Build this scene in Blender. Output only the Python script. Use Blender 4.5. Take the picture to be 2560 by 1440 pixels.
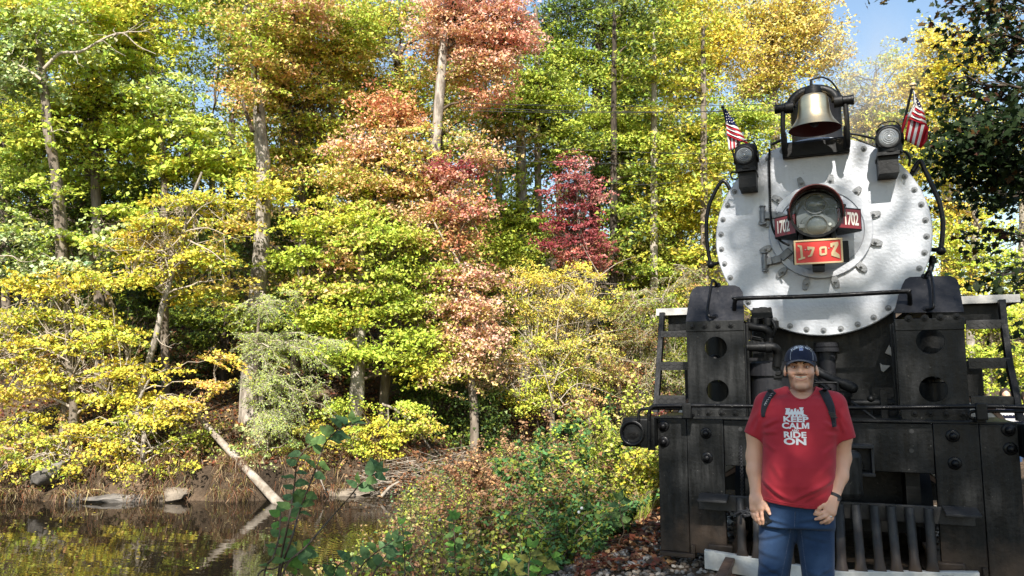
import bpy, bmesh, math, random
import numpy as np
from mathutils import Vector, Matrix, Quaternion
from mathutils.bvhtree import BVHTree

for o in list(bpy.data.objects):
    bpy.data.objects.remove(o)
SC = bpy.context.scene
COL = SC.collection
rng = np.random.default_rng(1702)
random.seed(1702)
RAD = math.radians

# ------------------------------------------------------------------ camera, sky, sun, exposure
CAM_H = 1.6
YAW, PITCH, ROLL, FPX = RAD(22.0), RAD(6.44), RAD(-0.2), 1900.0
cyw, syw, cpt, spt = math.cos(YAW), math.sin(YAW), math.cos(PITCH), math.sin(PITCH)
FW = np.array([-syw * cpt, cyw * cpt, spt])
RT0 = np.array([cyw, syw, 0.0])
UP0 = np.cross(RT0, FW)
RT = RT0 * math.cos(ROLL) + UP0 * math.sin(ROLL)
UP = UP0 * math.cos(ROLL) - RT0 * math.sin(ROLL)
CAMP = np.array([0.0, 0.0, CAM_H])
cam = bpy.data.cameras.new('camera')
cam.sensor_width = 36.0
cam.lens = 36.0 * FPX / 2560.0
cam.clip_end = 2000.0
cam.clip_start = 0.05
camo = bpy.data.objects.new('camera', cam)
COL.objects.link(camo)
M = Matrix.Identity(4)
for i in range(3):
    M[i][0], M[i][1], M[i][2], M[i][3] = RT[i], UP[i], -FW[i], CAMP[i]
camo.matrix_world = M
SC.camera = camo

SUN_EL, SUN_AZ = RAD(40.0), RAD(14.0)      # azimuth: from -Y (behind the camera along the track) towards +X
SUND = np.array([math.sin(SUN_AZ) * math.cos(SUN_EL), -math.cos(SUN_AZ) * math.cos(SUN_EL), math.sin(SUN_EL)])
world = bpy.data.worlds.new('World')
SC.world = world
world.use_nodes = True
wn = world.node_tree
wn.nodes.clear()
sky = wn.nodes.new('ShaderNodeTexSky')
sky.sky_type = 'NISHITA'
sky.sun_disc = False
sky.sun_elevation = SUN_EL
sky.sun_rotation = math.pi - SUN_AZ
sky.air_density = 1.3
sky.dust_density = 0.6
bgn = wn.nodes.new('ShaderNodeBackground')
bgn.inputs['Strength'].default_value = 0.10
won = wn.nodes.new('ShaderNodeOutputWorld')
wn.links.new(sky.outputs[0], bgn.inputs[0])
wn.links.new(bgn.outputs[0], won.inputs[0])
sl = bpy.data.lights.new('sun', 'SUN')
sl.energy = 5.0
sl.angle = RAD(0.53)
sl.color = (1.0, 0.945, 0.87)
so = bpy.data.objects.new('sun', sl)
COL.objects.link(so)
so.location = (6, -20, 30)
so.rotation_euler = Vector(SUND).to_track_quat('Z', 'Y').to_euler()
SC.view_settings.view_transform = 'Standard'
SC.view_settings.look = 'None'
SC.view_settings.gamma = 1.0
SC.view_settings.use_curve_mapping = False
SC.view_settings.exposure = 1.1
SC.cycles.max_bounces = 8
SC.cycles.transparent_max_bounces = 8
SC.cycles.caustics_reflective = False
SC.cycles.caustics_refractive = False
SC.cycles.volume_step_rate = 2.0
SC.cycles.volume_bounces = 0
SC.cycles.use_denoising = True

# a photograph pixel (2560 x 1440) to a point of the place: on a plane Y = const, on a level z = const, or at a depth
def ray(x, y): return FW + (x - 1280.0) / FPX * RT - (y - 720.0) / FPX * UP
def P(x, y, Y):
    d = ray(x, y); return CAMP + d * (Y / d[1])
def PZ(x, y, z):
    d = ray(x, y); return CAMP + d * ((z - CAM_H) / d[2])
def PD(x, y, D): return CAMP + ray(x, y) * D

# ------------------------------------------------------------------ materials
def nodes_of(m):
    m.use_nodes = True
    nt = m.node_tree
    return nt, nt.nodes, nt.links, nt.nodes['Principled BSDF']

def mat(name, col, rough=0.5, metal=0.0, spec=0.5, col2=None, nscale=6.0, lo=0.35, hi=0.65, bump=0.0, bscale=40.0, stretch=(1, 1, 1), detail=6.0, rvar=0.0):
    m = bpy.data.materials.new(name)
    nt, N, L, b = nodes_of(m)
    b.inputs['Roughness'].default_value = rough
    b.inputs['Metallic'].default_value = metal
    b.inputs['Specular IOR Level'].default_value = spec
    b.inputs['Base Color'].default_value = (*col, 1)
    tc = N.new('ShaderNodeTexCoord')
    mp = N.new('ShaderNodeMapping')
    mp.inputs['Scale'].default_value = stretch
    L.new(tc.outputs['Object'], mp.inputs[0])
    if col2 is not None:
        n = N.new('ShaderNodeTexNoise')
        n.inputs['Scale'].default_value = nscale
        n.inputs['Detail'].default_value = detail
        n.inputs['Roughness'].default_value = 0.62
        L.new(mp.outputs[0], n.inputs['Vector'])
        r = N.new('ShaderNodeValToRGB')
        r.color_ramp.elements[0].position = lo
        r.color_ramp.elements[1].position = hi
        r.color_ramp.elements[0].color = (*col, 1)
        r.color_ramp.elements[1].color = (*col2, 1)
        L.new(n.outputs['Fac'], r.inputs[0])
        L.new(r.outputs[0], b.inputs['Base Color'])
        if rvar:
            mr = N.new('ShaderNodeMapRange')
            mr.inputs[1].default_value = 0.3; mr.inputs[2].default_value = 0.7
            mr.inputs[3].default_value = rough - rvar; mr.inputs[4].default_value = rough + rvar
            L.new(n.outputs['Fac'], mr.inputs[0])
            L.new(mr.outputs[0], b.inputs['Roughness'])
    if bump:
        n2 = N.new('ShaderNodeTexNoise')
        n2.inputs['Scale'].default_value = bscale
        n2.inputs['Detail'].default_value = 5.0
        L.new(mp.outputs[0], n2.inputs['Vector'])
        bp = N.new('ShaderNodeBump')
        bp.inputs['Strength'].default_value = bump
        bp.inputs['Distance'].default_value = 0.02
        L.new(n2.outputs['Fac'], bp.inputs['Height'])
        L.new(bp.outputs[0], b.inputs['Normal'])
    return m

def s2l(c):
    c = np.asarray(c, float) / 255.0
    return np.where(c <= 0.04045, c / 12.92, ((c + 0.055) / 1.055) ** 2.4)

def leaf_mat(name, trans=0.25, rough=0.5, spec=0.35):
    m = bpy.data.materials.new(name)
    m.use_nodes = True
    nt = m.node_tree; N = nt.nodes; L = nt.links
    b = N['Principled BSDF']; out = N['Material Output']
    at = N.new('ShaderNodeAttribute'); at.attribute_name = 'tint'
    L.new(at.outputs['Color'], b.inputs['Base Color'])
    b.inputs['Roughness'].default_value = rough
    b.inputs['Specular IOR Level'].default_value = spec
    t = N.new('ShaderNodeBsdfTranslucent')
    L.new(at.outputs['Color'], t.inputs['Color'])
    mx = N.new('ShaderNodeMixShader'); mx.inputs[0].default_value = trans
    L.new(b.outputs[0], mx.inputs[1]); L.new(t.outputs[0], mx.inputs[2])
    L.new(mx.outputs[0], out.inputs['Surface'])
    return m

MT = {}
MT['leaf'] = leaf_mat('leaf_tissue')
MT['leaf_near'] = leaf_mat('leaf_tissue_glossy', 0.32, 0.55, 0.18)
MT['bark'] = mat('bark', (.10, .078, .058), .9, 0, .2, (.27, .225, .175), 7, .35, .68, .9, 22, (1, 1, .22))
MT['bark_pale'] = mat('bark_pale', (.17, .145, .115), .85, 0, .2, (.42, .37, .31), 6, .4, .62, .5, 26, (1, 1, .35))
MT['bark_dark'] = mat('bark_dark', (.035, .028, .022), .9, 0, .2, (.12, .095, .07), 7, .4, .7, .8, 24, (1, 1, .25))
MT['twig'] = mat('twig_wood', (.30, .25, .19), .85, 0, .2, (.50, .43, .34), 9, .35, .7)
MT['twig_dark'] = mat('twig_dark', (.06, .045, .03), .85, 0, .2, (.16, .12, .085), 9, .35, .7)
MT['log'] = mat('log_wood', (.20, .165, .125), .85, 0, .2, (.40, .345, .28), 5, .38, .66, .6, 30, (1, 1, 1))

# locomotive paints
def black_paint(name, base=(.003, .0033, .0036), dust=(.0115, .0115, .011), rough=.42, rust=None, streak=True, amount=.62):
    m = bpy.data.materials.new(name)
    nt, N, L, b = nodes_of(m)
    tc = N.new('ShaderNodeTexCoord')
    mp = N.new('ShaderNodeMapping'); mp.inputs['Scale'].default_value = (7, 7, .8) if streak else (3, 3, 3)
    L.new(tc.outputs['Object'], mp.inputs[0])
    n = N.new('ShaderNodeTexNoise'); n.inputs['Scale'].default_value = 3.0; n.inputs['Detail'].default_value = 9; n.inputs['Roughness'].default_value = .7
    L.new(mp.outputs[0], n.inputs['Vector'])
    r = N.new('ShaderNodeValToRGB')
    r.color_ramp.elements[0].position = .40; r.color_ramp.elements[0].color = (*base, 1)
    r.color_ramp.elements[1].position = amount + .18; r.color_ramp.elements[1].color = (*dust, 1)
    L.new(n.outputs['Fac'], r.inputs[0])
    last = r.outputs[0]
    # small chips and spatters
    n3 = N.new('ShaderNodeTexNoise'); n3.inputs['Scale'].default_value = 55; n3.inputs['Detail'].default_value = 3
    L.new(tc.outputs['Object'], n3.inputs['Vector'])
    r3 = N.new('ShaderNodeValToRGB'); r3.color_ramp.elements[0].position = .70; r3.color_ramp.elements[1].position = .76
    L.new(n3.outputs['Fac'], r3.inputs[0])
    mx = N.new('ShaderNodeMix'); mx.data_type = 'RGBA'
    mx.inputs[7].default_value = (.10, .095, .085, 1)
    L.new(r3.outputs[0], mx.inputs[0]); L.new(last, mx.inputs[6])
    last = mx.outputs[2]
    if rust:
        n4 = N.new('ShaderNodeTexNoise'); n4.inputs['Scale'].default_value = 2.6; n4.inputs['Detail'].default_value = 8; n4.inputs['Roughness'].default_value = .68
        L.new(tc.outputs['Object'], n4.inputs['Vector'])
        sep = N.new('ShaderNodeSeparateXYZ'); L.new(tc.outputs['Object'], sep.inputs[0])
        zr = N.new('ShaderNodeMapRange'); zr.inputs[1].default_value = .75; zr.inputs[2].default_value = .1; zr.inputs[3].default_value = 0; zr.inputs[4].default_value = .38
        L.new(sep.outputs[2], zr.inputs[0])
        ad = N.new('ShaderNodeMath'); ad.operation = 'ADD'
        L.new(zr.outputs[0], ad.inputs[0]); L.new(n4.outputs['Fac'], ad.inputs[1])
        r4 = N.new('ShaderNodeValToRGB'); r4.color_ramp.elements[0].position = .66; r4.color_ramp.elements[1].position = .98
        L.new(ad.outputs[0], r4.inputs[0])
        mx2 = N.new('ShaderNodeMix'); mx2.data_type = 'RGBA'; mx2.inputs[7].default_value = (*rust, 1)
        L.new(r4.outputs[0], mx2.inputs[0]); L.new(last, mx2.inputs[6])
        last = mx2.outputs[2]
    L.new(last, b.inputs['Base Color'])
    mr = N.new('ShaderNodeMapRange'); mr.inputs[1].default_value = .3; mr.inputs[2].default_value = .75
    mr.inputs[3].default_value = rough - .08; mr.inputs[4].default_value = rough + .25
    L.new(n.outputs['Fac'], mr.inputs[0]); L.new(mr.outputs[0], b.inputs['Roughness'])
    n5 = N.new('ShaderNodeTexNoise'); n5.inputs['Scale'].default_value = 28; n5.inputs['Detail'].default_value = 6
    L.new(tc.outputs['Object'], n5.inputs['Vector'])
    bp = N.new('ShaderNodeBump'); bp.inputs['Strength'].default_value = .25; bp.inputs['Distance'].default_value = .012
    L.new(n5.outputs['Fac'], bp.inputs['Height']); L.new(bp.outputs[0], b.inputs['Normal'])
    b.inputs['Specular IOR Level'].default_value = .22
    return m

MT['black'] = black_paint('black_paint')
MT['black_dirty'] = black_paint('weathered_black_paint', (.0032, .0036, .004), (.024, .0245, .0235), .40, (.075, .052, .037))
MT['black_gloss'] = black_paint('glossy_black_paint', (.004, .004, .0045), (.008, .008, .009), .27, None, False, .7)
MT['grey_black'] = black_paint('grey_and_skylit_black', (.013, .0135, .016), (.026, .0255, .028), .42, None, True, .6)  # greyer black; on the sloping tops it paints in sun and sky light
MT['bar'] = black_paint('worn_steel_bar', (.022, .0225, .024), (.065, .062, .058), .42, (.07, .045, .03), False, .6)
MT['tread'] = mat('chequer_plate', (.008, .008, .009), .45, .2, .5, (.028, .027, .026), 30, .4, .7)

def silver_paint():
    m = bpy.data.materials.new('silver_paint')
    nt, N, L, b = nodes_of(m)
    tc = N.new('ShaderNodeTexCoord')
    n = N.new('ShaderNodeTexNoise'); n.inputs['Scale'].default_value = 3.2; n.inputs['Detail'].default_value = 8; n.inputs['Roughness'].default_value = .6
    L.new(tc.outputs['Object'], n.inputs['Vector'])
    r = N.new('ShaderNodeValToRGB')
    r.color_ramp.elements[0].position = .3; r.color_ramp.elements[0].color = (.39, .405, .43, 1)
    r.color_ramp.elements[1].position = .62; r.color_ramp.elements[1].color = (.46, .475, .50, 1)
    L.new(n.outputs['Fac'], r.inputs[0])
    n2 = N.new('ShaderNodeTexNoise'); n2.inputs['Scale'].default_value = 70; n2.inputs['Detail'].default_value = 4
    L.new(tc.outputs['Object'], n2.inputs['Vector'])
    r2 = N.new('ShaderNodeValToRGB'); r2.color_ramp.elements[0].position = .715; r2.color_ramp.elements[1].position = .76
    L.new(n2.outputs['Fac'], r2.inputs[0])
    mx = N.new('ShaderNodeMix'); mx.data_type = 'RGBA'; mx.inputs[7].default_value = (.2, .2, .2, 1)
    L.new(r2.outputs[0], mx.inputs[0]); L.new(r.outputs[0], mx.inputs[6])
    # faint vertical soot streaks
    mp = N.new('ShaderNodeMapping'); mp.inputs['Scale'].default_value = (9, 9, .7); L.new(tc.outputs['Object'], mp.inputs[0])
    n3 = N.new('ShaderNodeTexNoise'); n3.inputs['Scale'].default_value = 2.2; n3.inputs['Detail'].default_value = 7; L.new(mp.outputs[0], n3.inputs['Vector'])
    r3 = N.new('ShaderNodeValToRGB'); r3.color_ramp.elements[0].position = .58; r3.color_ramp.elements[1].position = .82
    r3.color_ramp.elements[1].color = (.4, .4, .4, 1)
    L.new(n3.outputs['Fac'], r3.inputs[0])
    mx2 = N.new('ShaderNodeMix'); mx2.data_type = 'RGBA'; mx2.inputs[7].default_value = (.33, .33, .335, 1)
    L.new(r3.outputs[0], mx2.inputs[0]); L.new(mx.outputs[2], mx2.inputs[6])
    L.new(mx2.outputs[2], b.inputs['Base Color'])
    b.inputs['Metallic'].default_value = .25
    b.inputs['Roughness'].default_value = .42
    n4 = N.new('ShaderNodeTexNoise'); n4.inputs['Scale'].default_value = 38; n4.inputs['Detail'].default_value = 6
    L.new(tc.outputs['Object'], n4.inputs['Vector'])
    bp = N.new('ShaderNodeBump'); bp.inputs['Strength'].default_value = .35; bp.inputs['Distance'].default_value = .01
    L.new(n4.outputs['Fac'], bp.inputs['Height']); L.new(bp.outputs[0], b.inputs['Normal'])
    return m
MT['silver'] = silver_paint()
MT['silver_dull'] = mat('silver_fittings', (.13, .135, .14), .42, .3, .5, (.26, .265, .27), 18, .3, .7, .2, 60)
MT['steel'] = mat('bright_steel', (.35, .35, .34), .35, .8, .5, (.55, .54, .52), 30, .3, .7)
MT['white_paint'] = mat('chipped_white_paint', (.60, .58, .53), .6, 0, .4, (.40, .38, .34), 5, .5, .75, .3, 40)
MT['white_edge'] = mat('weathered_white_edge', (.52, .50, .46), .65, 0, .4, (.30, .29, .27), 7, .45, .72, .2, 40)
MT['brass'] = mat('polished_bell_brass', (.78, .62, .37), .36, 1.0, .5, (.62, .47, .26), 5, .4, .75, .05, 20, (1, 1, 3))
MT['bell_red'] = mat('bell_inside_red', (.10, .012, .008), .5, 0, .4)
MT['plate_red'] = mat('number_plate_red', (.62, .022, .014), .38, 0, .5, (.50, .018, .012), 12)
MT['gold'] = mat('gold_paint', (.56, .43, .24), .45, .15, .5, (.48, .36, .19), 20)
MT['board_red'] = mat('number_board_maroon', (.17, .013, .017), .3, 0, .5)
MT['board_white'] = mat('number_board_white', (.72, .68, .58), .5)
MT['hood_red'] = mat('hood_inside_maroon', (.06, .008, .007), .5, 0, .4, (.10, .014, .010), 8)
MT['lamp_inner'] = mat('lamp_backplate_grey', (.07, .078, .08), .45, .2, .5, (.10, .11, .11), 9)
MT['reflector'] = mat('lamp_reflector', (.42, .34, .20), .2, 1.0)
MT['lamp_dark'] = mat('lamp_dark', (.02, .02, .02), .5)

def glass(name, col=(.95, .97, .97), rough=.02):
    m = bpy.data.materials.new(name)
    m.use_nodes = True
    nt = m.node_tree; N = nt.nodes; L = nt.links
    N.remove(N['Principled BSDF'])
    out = N['Material Output']
    t = N.new('ShaderNodeBsdfTransparent'); t.inputs[0].default_value = (*col, 1)
    g = N.new('ShaderNodeBsdfGlossy'); g.inputs['Roughness'].default_value = rough
    fr = N.new('ShaderNodeFresnel'); fr.inputs[0].default_value = 1.5
    mx = N.new('ShaderNodeMixShader')
    L.new(fr.outputs[0], mx.inputs[0]); L.new(t.outputs[0], mx.inputs[1]); L.new(g.outputs[0], mx.inputs[2])
    L.new(mx.outputs[0], out.inputs['Surface'])
    return m
MT['glass'] = glass('lamp_glass')

# ------------------------------------------------------------------ objects: helpers
def tag(o, label=None, cat=None, group=None, kind=None):
    if label: o['label'] = label
    if cat: o['category'] = cat
    if group: o['group'] = group
    if kind: o['kind'] = kind
    return o

def wloc(o):
    p = np.zeros(3)
    while o is not None:
        p = p + np.array(o.location); o = o.parent
    return p

def empty(name, loc, label=None, cat=None, group=None):
    o = bpy.data.objects.new(name, None)
    o.location = loc
    o.empty_display_size = .2
    COL.objects.link(o)
    return tag(o, label, cat, group)

def link(name, me, parent=None, loc=(0, 0, 0)):
    """an object of mesh me; loc is a world position"""
    o = bpy.data.objects.new(name, me)
    COL.objects.link(o)
    if parent is not None:
        o.parent = parent
        o.location = np.array(loc, float) - wloc(parent)
    else:
        o.location = loc
    return o

class MB:
    """collects shapes in world coordinates; build() makes ONE mesh object"""
    def __init__(s): s.v = []; s.f = []; s.n = 0
    def add(s, verts, faces):
        verts = [tuple(map(float, p)) for p in verts]
        s.v += verts
        s.f += [tuple(i + s.n for i in f) for f in faces]
        s.n += len(verts)
        return s
    def box(s, lo, hi):
        (x0, y0, z0), (x1, y1, z1) = lo, hi
        return s.add([(x0, y0, z0), (x1, y0, z0), (x1, y1, z0), (x0, y1, z0), (x0, y0, z1), (x1, y0, z1), (x1, y1, z1), (x0, y1, z1)],
                     [(0, 3, 2, 1), (4, 5, 6, 7), (0, 1, 5, 4), (1, 2, 6, 5), (2, 3, 7, 6), (3, 0, 4, 7)])
    def obox(s, c, ax, ay, az):
        """box of centre c and half axes"""
        c, ax, ay, az = (np.array(q, float) for q in (c, ax, ay, az))
        v = [c + sx * ax + sy * ay + sz * az for sz in (-1, 1) for sy in (-1, 1) for sx in (-1, 1)]
        return s.add(v, [(0, 2, 3, 1), (4, 5, 7, 6), (0, 1, 5, 4), (1, 3, 7, 5), (3, 2, 6, 7), (2, 0, 4, 6)])
    def tube(s, pts, r, seg=10, caps=True):
        pts = [np.array(p, float) for p in pts]
        n = len(pts)
        rr = [r] * n if np.isscalar(r) else list(r)
        up = None; base = s.n; V = []
        for i in range(n):
            d = pts[min(i + 1, n - 1)] - pts[max(i - 1, 0)]
            d = d / (np.linalg.norm(d) + 1e-12)
            if up is None:
                a = np.array([0, 0, 1.0]) if abs(d[2]) < .9 else np.array([1.0, 0, 0])
                up = np.cross(d, np.cross(a, d))
            up = up - d * (up @ d); up /= np.linalg.norm(up) + 1e-12
            sd = np.cross(d, up)
            for k in range(seg):
                t = 2 * math.pi * k / seg
                V.append(pts[i] + rr[i] * (math.cos(t) * up + math.sin(t) * sd))
        F = []
        for i in range(n - 1):
            for k in range(seg):
                k2 = (k + 1) % seg
                F.append((i * seg + k, i * seg + k2, (i + 1) * seg + k2, (i + 1) * seg + k))
        if caps:
            F.append(tuple(range(seg - 1, -1, -1)))
            F.append(tuple((n - 1) * seg + k for k in range(seg)))
        return s.add(V, F)
    def lathe(s, prof, c, axis=(0, 0, 1), seg=32, cap0=False, cap1=False):
        """prof: (radius, offset along axis)"""
        c = np.array(c, float); ax = np.array(axis, float); ax /= np.linalg.norm(ax)
        a = np.array([1.0, 0, 0]) if abs(ax[0]) < .9 else np.array([0, 0, 1.0])
        u = np.cross(ax, a); u /= np.linalg.norm(u); w = np.cross(ax, u)
        V = []; F = []
        for r, h in prof:
            for k in range(seg):
                t = 2 * math.pi * k / seg
                V.append(c + ax * h + r * (math.cos(t) * u + math.sin(t) * w))
        m = len(prof)
        for i in range(m - 1):
            for k in range(seg):
                k2 = (k + 1) % seg
                F.append((i * seg + k, i * seg + k2, (i + 1) * seg + k2, (i + 1) * seg + k))
        if cap0: F.append(tuple(range(seg - 1, -1, -1)))
        if cap1: F.append(tuple((m - 1) * seg + k for k in range(seg)))
        return s.add(V, F)
    def cyl(s, p0, p1, r, seg=20):
        p0, p1 = np.array(p0, float), np.array(p1, float)
        return s.lathe([(r, 0), (r, np.linalg.norm(p1 - p0))], p0, p1 - p0, seg, True, True)
    def prism(s, poly, o, ux, uy, depth):
        """poly (a,b) in the plane o + a*ux + b*uy, extruded by the vector depth"""
        o, ux, uy, dv = (np.array(q, float) for q in (o, ux, uy, depth))
        n = len(poly)
        A = [o + a * ux + b * uy for a, b in poly]
        V = A + [p + dv for p in A]
        F = [tuple(range(n)), tuple(range(2 * n - 1, n - 1, -1))] + [(i, i + n, (i + 1) % n + n, (i + 1) % n) for i in range(n)]
        return s.add(V, F)
    def sphere(s, c, r, seg=14, rings=8, sc=(1, 1, 1)):
        c = np.array(c, float)
        V = []; F = []
        for i in range(rings + 1):
            th = math.pi * i / rings
            for k in range(seg):
                t = 2 * math.pi * k / seg
                V.append(c + r * np.array([math.sin(th) * math.cos(t) * sc[0], math.sin(th) * math.sin(t) * sc[1], math.cos(th) * sc[2]]))
        for i in range(rings):
            for k in range(seg):
                k2 = (k + 1) % seg
                F.append((i * seg + k, (i + 1) * seg + k, (i + 1) * seg + k2, i * seg + k2))
        return s.add(V, F)
    def mesh(s, name, m, smooth=35, off=(0, 0, 0)):
        me = bpy.data.meshes.new(name)
        o = np.array(off, float)
        me.from_pydata([tuple(np.array(p) - o) for p in s.v], [], s.f)
        bm = bmesh.new(); bm.from_mesh(me)
        bmesh.ops.remove_doubles(bm, verts=bm.verts, dist=1e-6)
        bmesh.ops.recalc_face_normals(bm, faces=bm.faces)
        bm.to_mesh(me); bm.free()
        if m is not None: me.materials.append(m)
        if smooth:
            me.shade_smooth() if hasattr(me, 'shade_smooth') else None
            me.set_sharp_from_angle(angle=RAD(smooth))
        return me
    def build(s, name, m, parent=None, smooth=35, bevel=0.0, label=None):
        off = wloc(parent) if parent is not None else np.zeros(3)
        o = bpy.data.objects.new(name, s.mesh(name, m, smooth, off))
        COL.objects.link(o)
        if parent is not None: o.parent = parent
        if bevel:
            b = o.modifiers.new('bevel', 'BEVEL'); b.width = bevel; b.segments = 2; b.limit_method = 'ANGLE'; b.angle_limit = RAD(40)
        if label: o['label'] = label
        return o

def bez(pts, n=8):
    """a smooth path through points (Catmull-Rom)"""
    p = [np.array(q, float) for q in pts]
    p = [2 * p[0] - p[1]] + p + [2 * p[-1] - p[-2]]
    out = []
    for i in range(1, len(p) - 2):
        for k in range(n):
            t = k / n
            out.append(.5 * ((2 * p[i]) + (-p[i - 1] + p[i + 1]) * t + (2 * p[i - 1] - 5 * p[i] + 4 * p[i + 1] - p[i + 2]) * t * t + (-p[i - 1] + 3 * p[i] - 3 * p[i + 1] + p[i + 2]) * t ** 3))
    out.append(p[-2])
    return out

def text_mesh(body, size, extrude=.0, bold=0.0, align='CENTER', space=1.0, res=3):
    cu = bpy.data.curves.new('lettering', 'FONT')
    cu.body = body; cu.size = size; cu.extrude = extrude; cu.offset = bold
    cu.align_x = align; cu.align_y = 'CENTER'; cu.space_character = space; cu.resolution_u = res
    ob = bpy.data.objects.new('lettering', cu)
    COL.objects.link(ob)
    dg = bpy.context.evaluated_depsgraph_get()
    me = bpy.data.meshes.new_from_object(ob.evaluated_get(dg))
    bpy.data.objects.remove(ob)
    V = np.array([v.co[:] for v in me.vertices]); F = [tuple(p.vertices) for p in me.polygons]
    bpy.data.meshes.remove(me)
    return V, F

def quads(name, V, Q, m, smooth=False, tint=None):
    """fast mesh of quads (numpy), tint per face"""
    me = bpy.data.meshes.new(name)
    V = np.ascontiguousarray(V, np.float32); Q = np.ascontiguousarray(Q, np.int32)
    nf, k = Q.shape
    me.vertices.add(len(V)); me.vertices.foreach_set('co', V.ravel())
    me.loops.add(nf * k); me.loops.foreach_set('vertex_index', Q.ravel())
    me.polygons.add(nf)
    me.polygons.foreach_set('loop_start', np.arange(0, nf * k, k, dtype=np.int32))
    me.polygons.foreach_set('loop_total', np.full(nf, k, np.int32))
    if smooth: me.polygons.foreach_set('use_smooth', np.ones(nf, bool))
    if tint is not None:
        a = me.attributes.new('tint', 'FLOAT_COLOR', 'FACE')
        c = np.ones((nf, 4), np.float32); c[:, :3] = tint
        a.data.foreach_set('color', c.ravel())
    me.update(calc_edges=True)
    me.validate()
    if m is not None: me.materials.append(m)
    return me

def unit(v): return v / (np.linalg.norm(v, axis=-1, keepdims=True) + 1e-9)

def leaf_quads(C, size, tint, up=.6, sun=.35, rnd=.6, wid=.36, bend=.10, droop=0.0, nrm=None, dirv=None, tri=False):
    """kite leaves with a folded midrib: vertices, faces, tint"""
    n = len(C)
    if nrm is None:
        nrm = unit(up * np.array([0, 0, 1.0]) + sun * SUND + rnd * rng.normal(size=(n, 3)))
    t = rng.normal(size=(n, 3)) if dirv is None else dirv
    t = t - nrm * np.sum(t * nrm, 1, keepdims=True); t = unit(t)
    t = unit(t + np.array([0, 0, -droop]))
    s = unit(np.cross(nrm, t))
    L = np.asarray(size, float).reshape(-1, 1)
    if tri:
        V = np.stack([C - t * L * .45 + s * L * .4, C + t * L * .55 - nrm * L * bend, C - t * L * .45 - s * L * .4], 1).reshape(-1, 3)
        return V, np.arange(n * 3).reshape(n, 3), tint
    A = C - t * L * .5
    B = C - t * L * .04 + s * L * wid + nrm * L * bend
    D = C + t * L * .5 - nrm * L * bend
    E = C - t * L * .04 - s * L * wid + nrm * L * bend
    V = np.stack([A, B, D, E], 1).reshape(-1, 3)
    Q = np.arange(n * 4).reshape(n, 4)
    return V, Q, tint

def segs_mesh(name, S, m, sides=4):
    """S: array (n,8): p0 p1 r0 r1 -> thin tapered twigs in one mesh"""
    S = np.asarray(S, float)
    if len(S) == 0: return None
    p0, p1, r0, r1 = S[:, :3], S[:, 3:6], S[:, 6:7], S[:, 7:8]
    d = unit(p1 - p0)
    a = np.where(np.abs(d[:, 2:3]) < .9, np.array([[0, 0, 1.0]]), np.array([[1.0, 0, 0]]))
    u = unit(np.cross(d, a)); w = np.cross(d, u)
    ring = []
    for (p, r) in ((p0, r0), (p1, r1)):
        for k in range(sides):
            t = 2 * math.pi * k / sides
            ring.append(p + r * (math.cos(t) * u + math.sin(t) * w))
    V = np.stack(ring, 1)
    n = len(S)
    base = (np.arange(n) * 2 * sides)[:, None]
    F = []
    for k in range(sides):
        k2 = (k + 1) % sides
        F.append(base + np.array([[k, k2, sides + k2, sides + k]]))
    return quads(name, V.reshape(-1, 3), np.concatenate(F, 0), m, True)
# ------------------------------------------------------------------ ground and river
WZ = -1.8                                   # water level
AX = np.array([cyw, syw]); AW = np.array([-syw, cyw])   # level axes: to the side and into the picture
UF = np.array([-90, -40, -14.3, -6.8, -2.3, 1.5, 6, 20, 90.0]); WF = np.array([19, 21, 21.2, 21.4, 23.6, 27, 33, 48, 110.0])
WN = np.array([-60, 0, 5, 10, 13, 17, 21, 24, 30, 60, 120.0]); UN = np.array([-16, -8, -5.0, -3.2, -2.4, -2.5, -2.7, -1.4, 2.0, 20, 70.0])

def vnoise(x, y, s, seed=0):
    x = x / s; y = y / s
    xi = np.floor(x).astype(int); yi = np.floor(y).astype(int)
    fx = x - xi; fy = y - yi
    fx = fx * fx * (3 - 2 * fx); fy = fy * fy * (3 - 2 * fy)
    def h(a, b):
        q = (a * 374761393 + b * 668265263 + seed * 982451653) & 0x7fffffff
        q = ((q ^ (q >> 13)) * 1274126177) & 0x7fffffff
        return ((q ^ (q >> 16)) & 0xffff) / 65535.0
    return (h(xi, yi) * (1 - fx) + h(xi + 1, yi) * fx) * (1 - fy) + (h(xi, yi + 1) * (1 - fx) + h(xi + 1, yi + 1) * fx) * fy - .5

def ground_z(X, Y):
    X = np.asarray(X, float); Y = np.asarray(Y, float)
    u = X * AX[0] + Y * AX[1]; w = X * AW[0] + Y * AW[1]
    df = w - np.interp(u, UF, WF) + .5 * vnoise(X, Y, 2.3, 3) + .3 * vnoise(X, Y, .8, 4)
    dn = u - np.interp(w, WN, UN)
    hf = np.where(df < 0, WZ + df * .9, WZ + np.minimum(df * 3.4, .82 + (df - .24) * .40))
    hf = np.minimum(hf, np.minimum(4.6 + (df - 11) * .34, 17.0)) + .25 * vnoise(X, Y, 3.1, 5) + .10 * vnoise(X, Y, .7, 6)
    bed = np.where(X < -1.75, -.02 - (-1.75 - X) * .36, 0.0)
    bed = np.where(X > 2.4, np.minimum((X - 2.4) * .10, 1.6), bed)
    bed = np.maximum(bed, WZ + .15 + .12 * np.clip(dn, 0, 8))
    hn = np.where(dn < 0, WZ + dn * .8, np.minimum(WZ + dn * .55, bed))
    rough = np.clip((np.abs(X) - 2.0) / 1.5, 0, 1)
    hn = hn + rough * (.16 * vnoise(X, Y, 1.7, 7) + .07 * vnoise(X, Y, .5, 8))
    h = np.maximum(np.maximum(hf, hn), WZ - 1.6)
    return h

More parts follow.
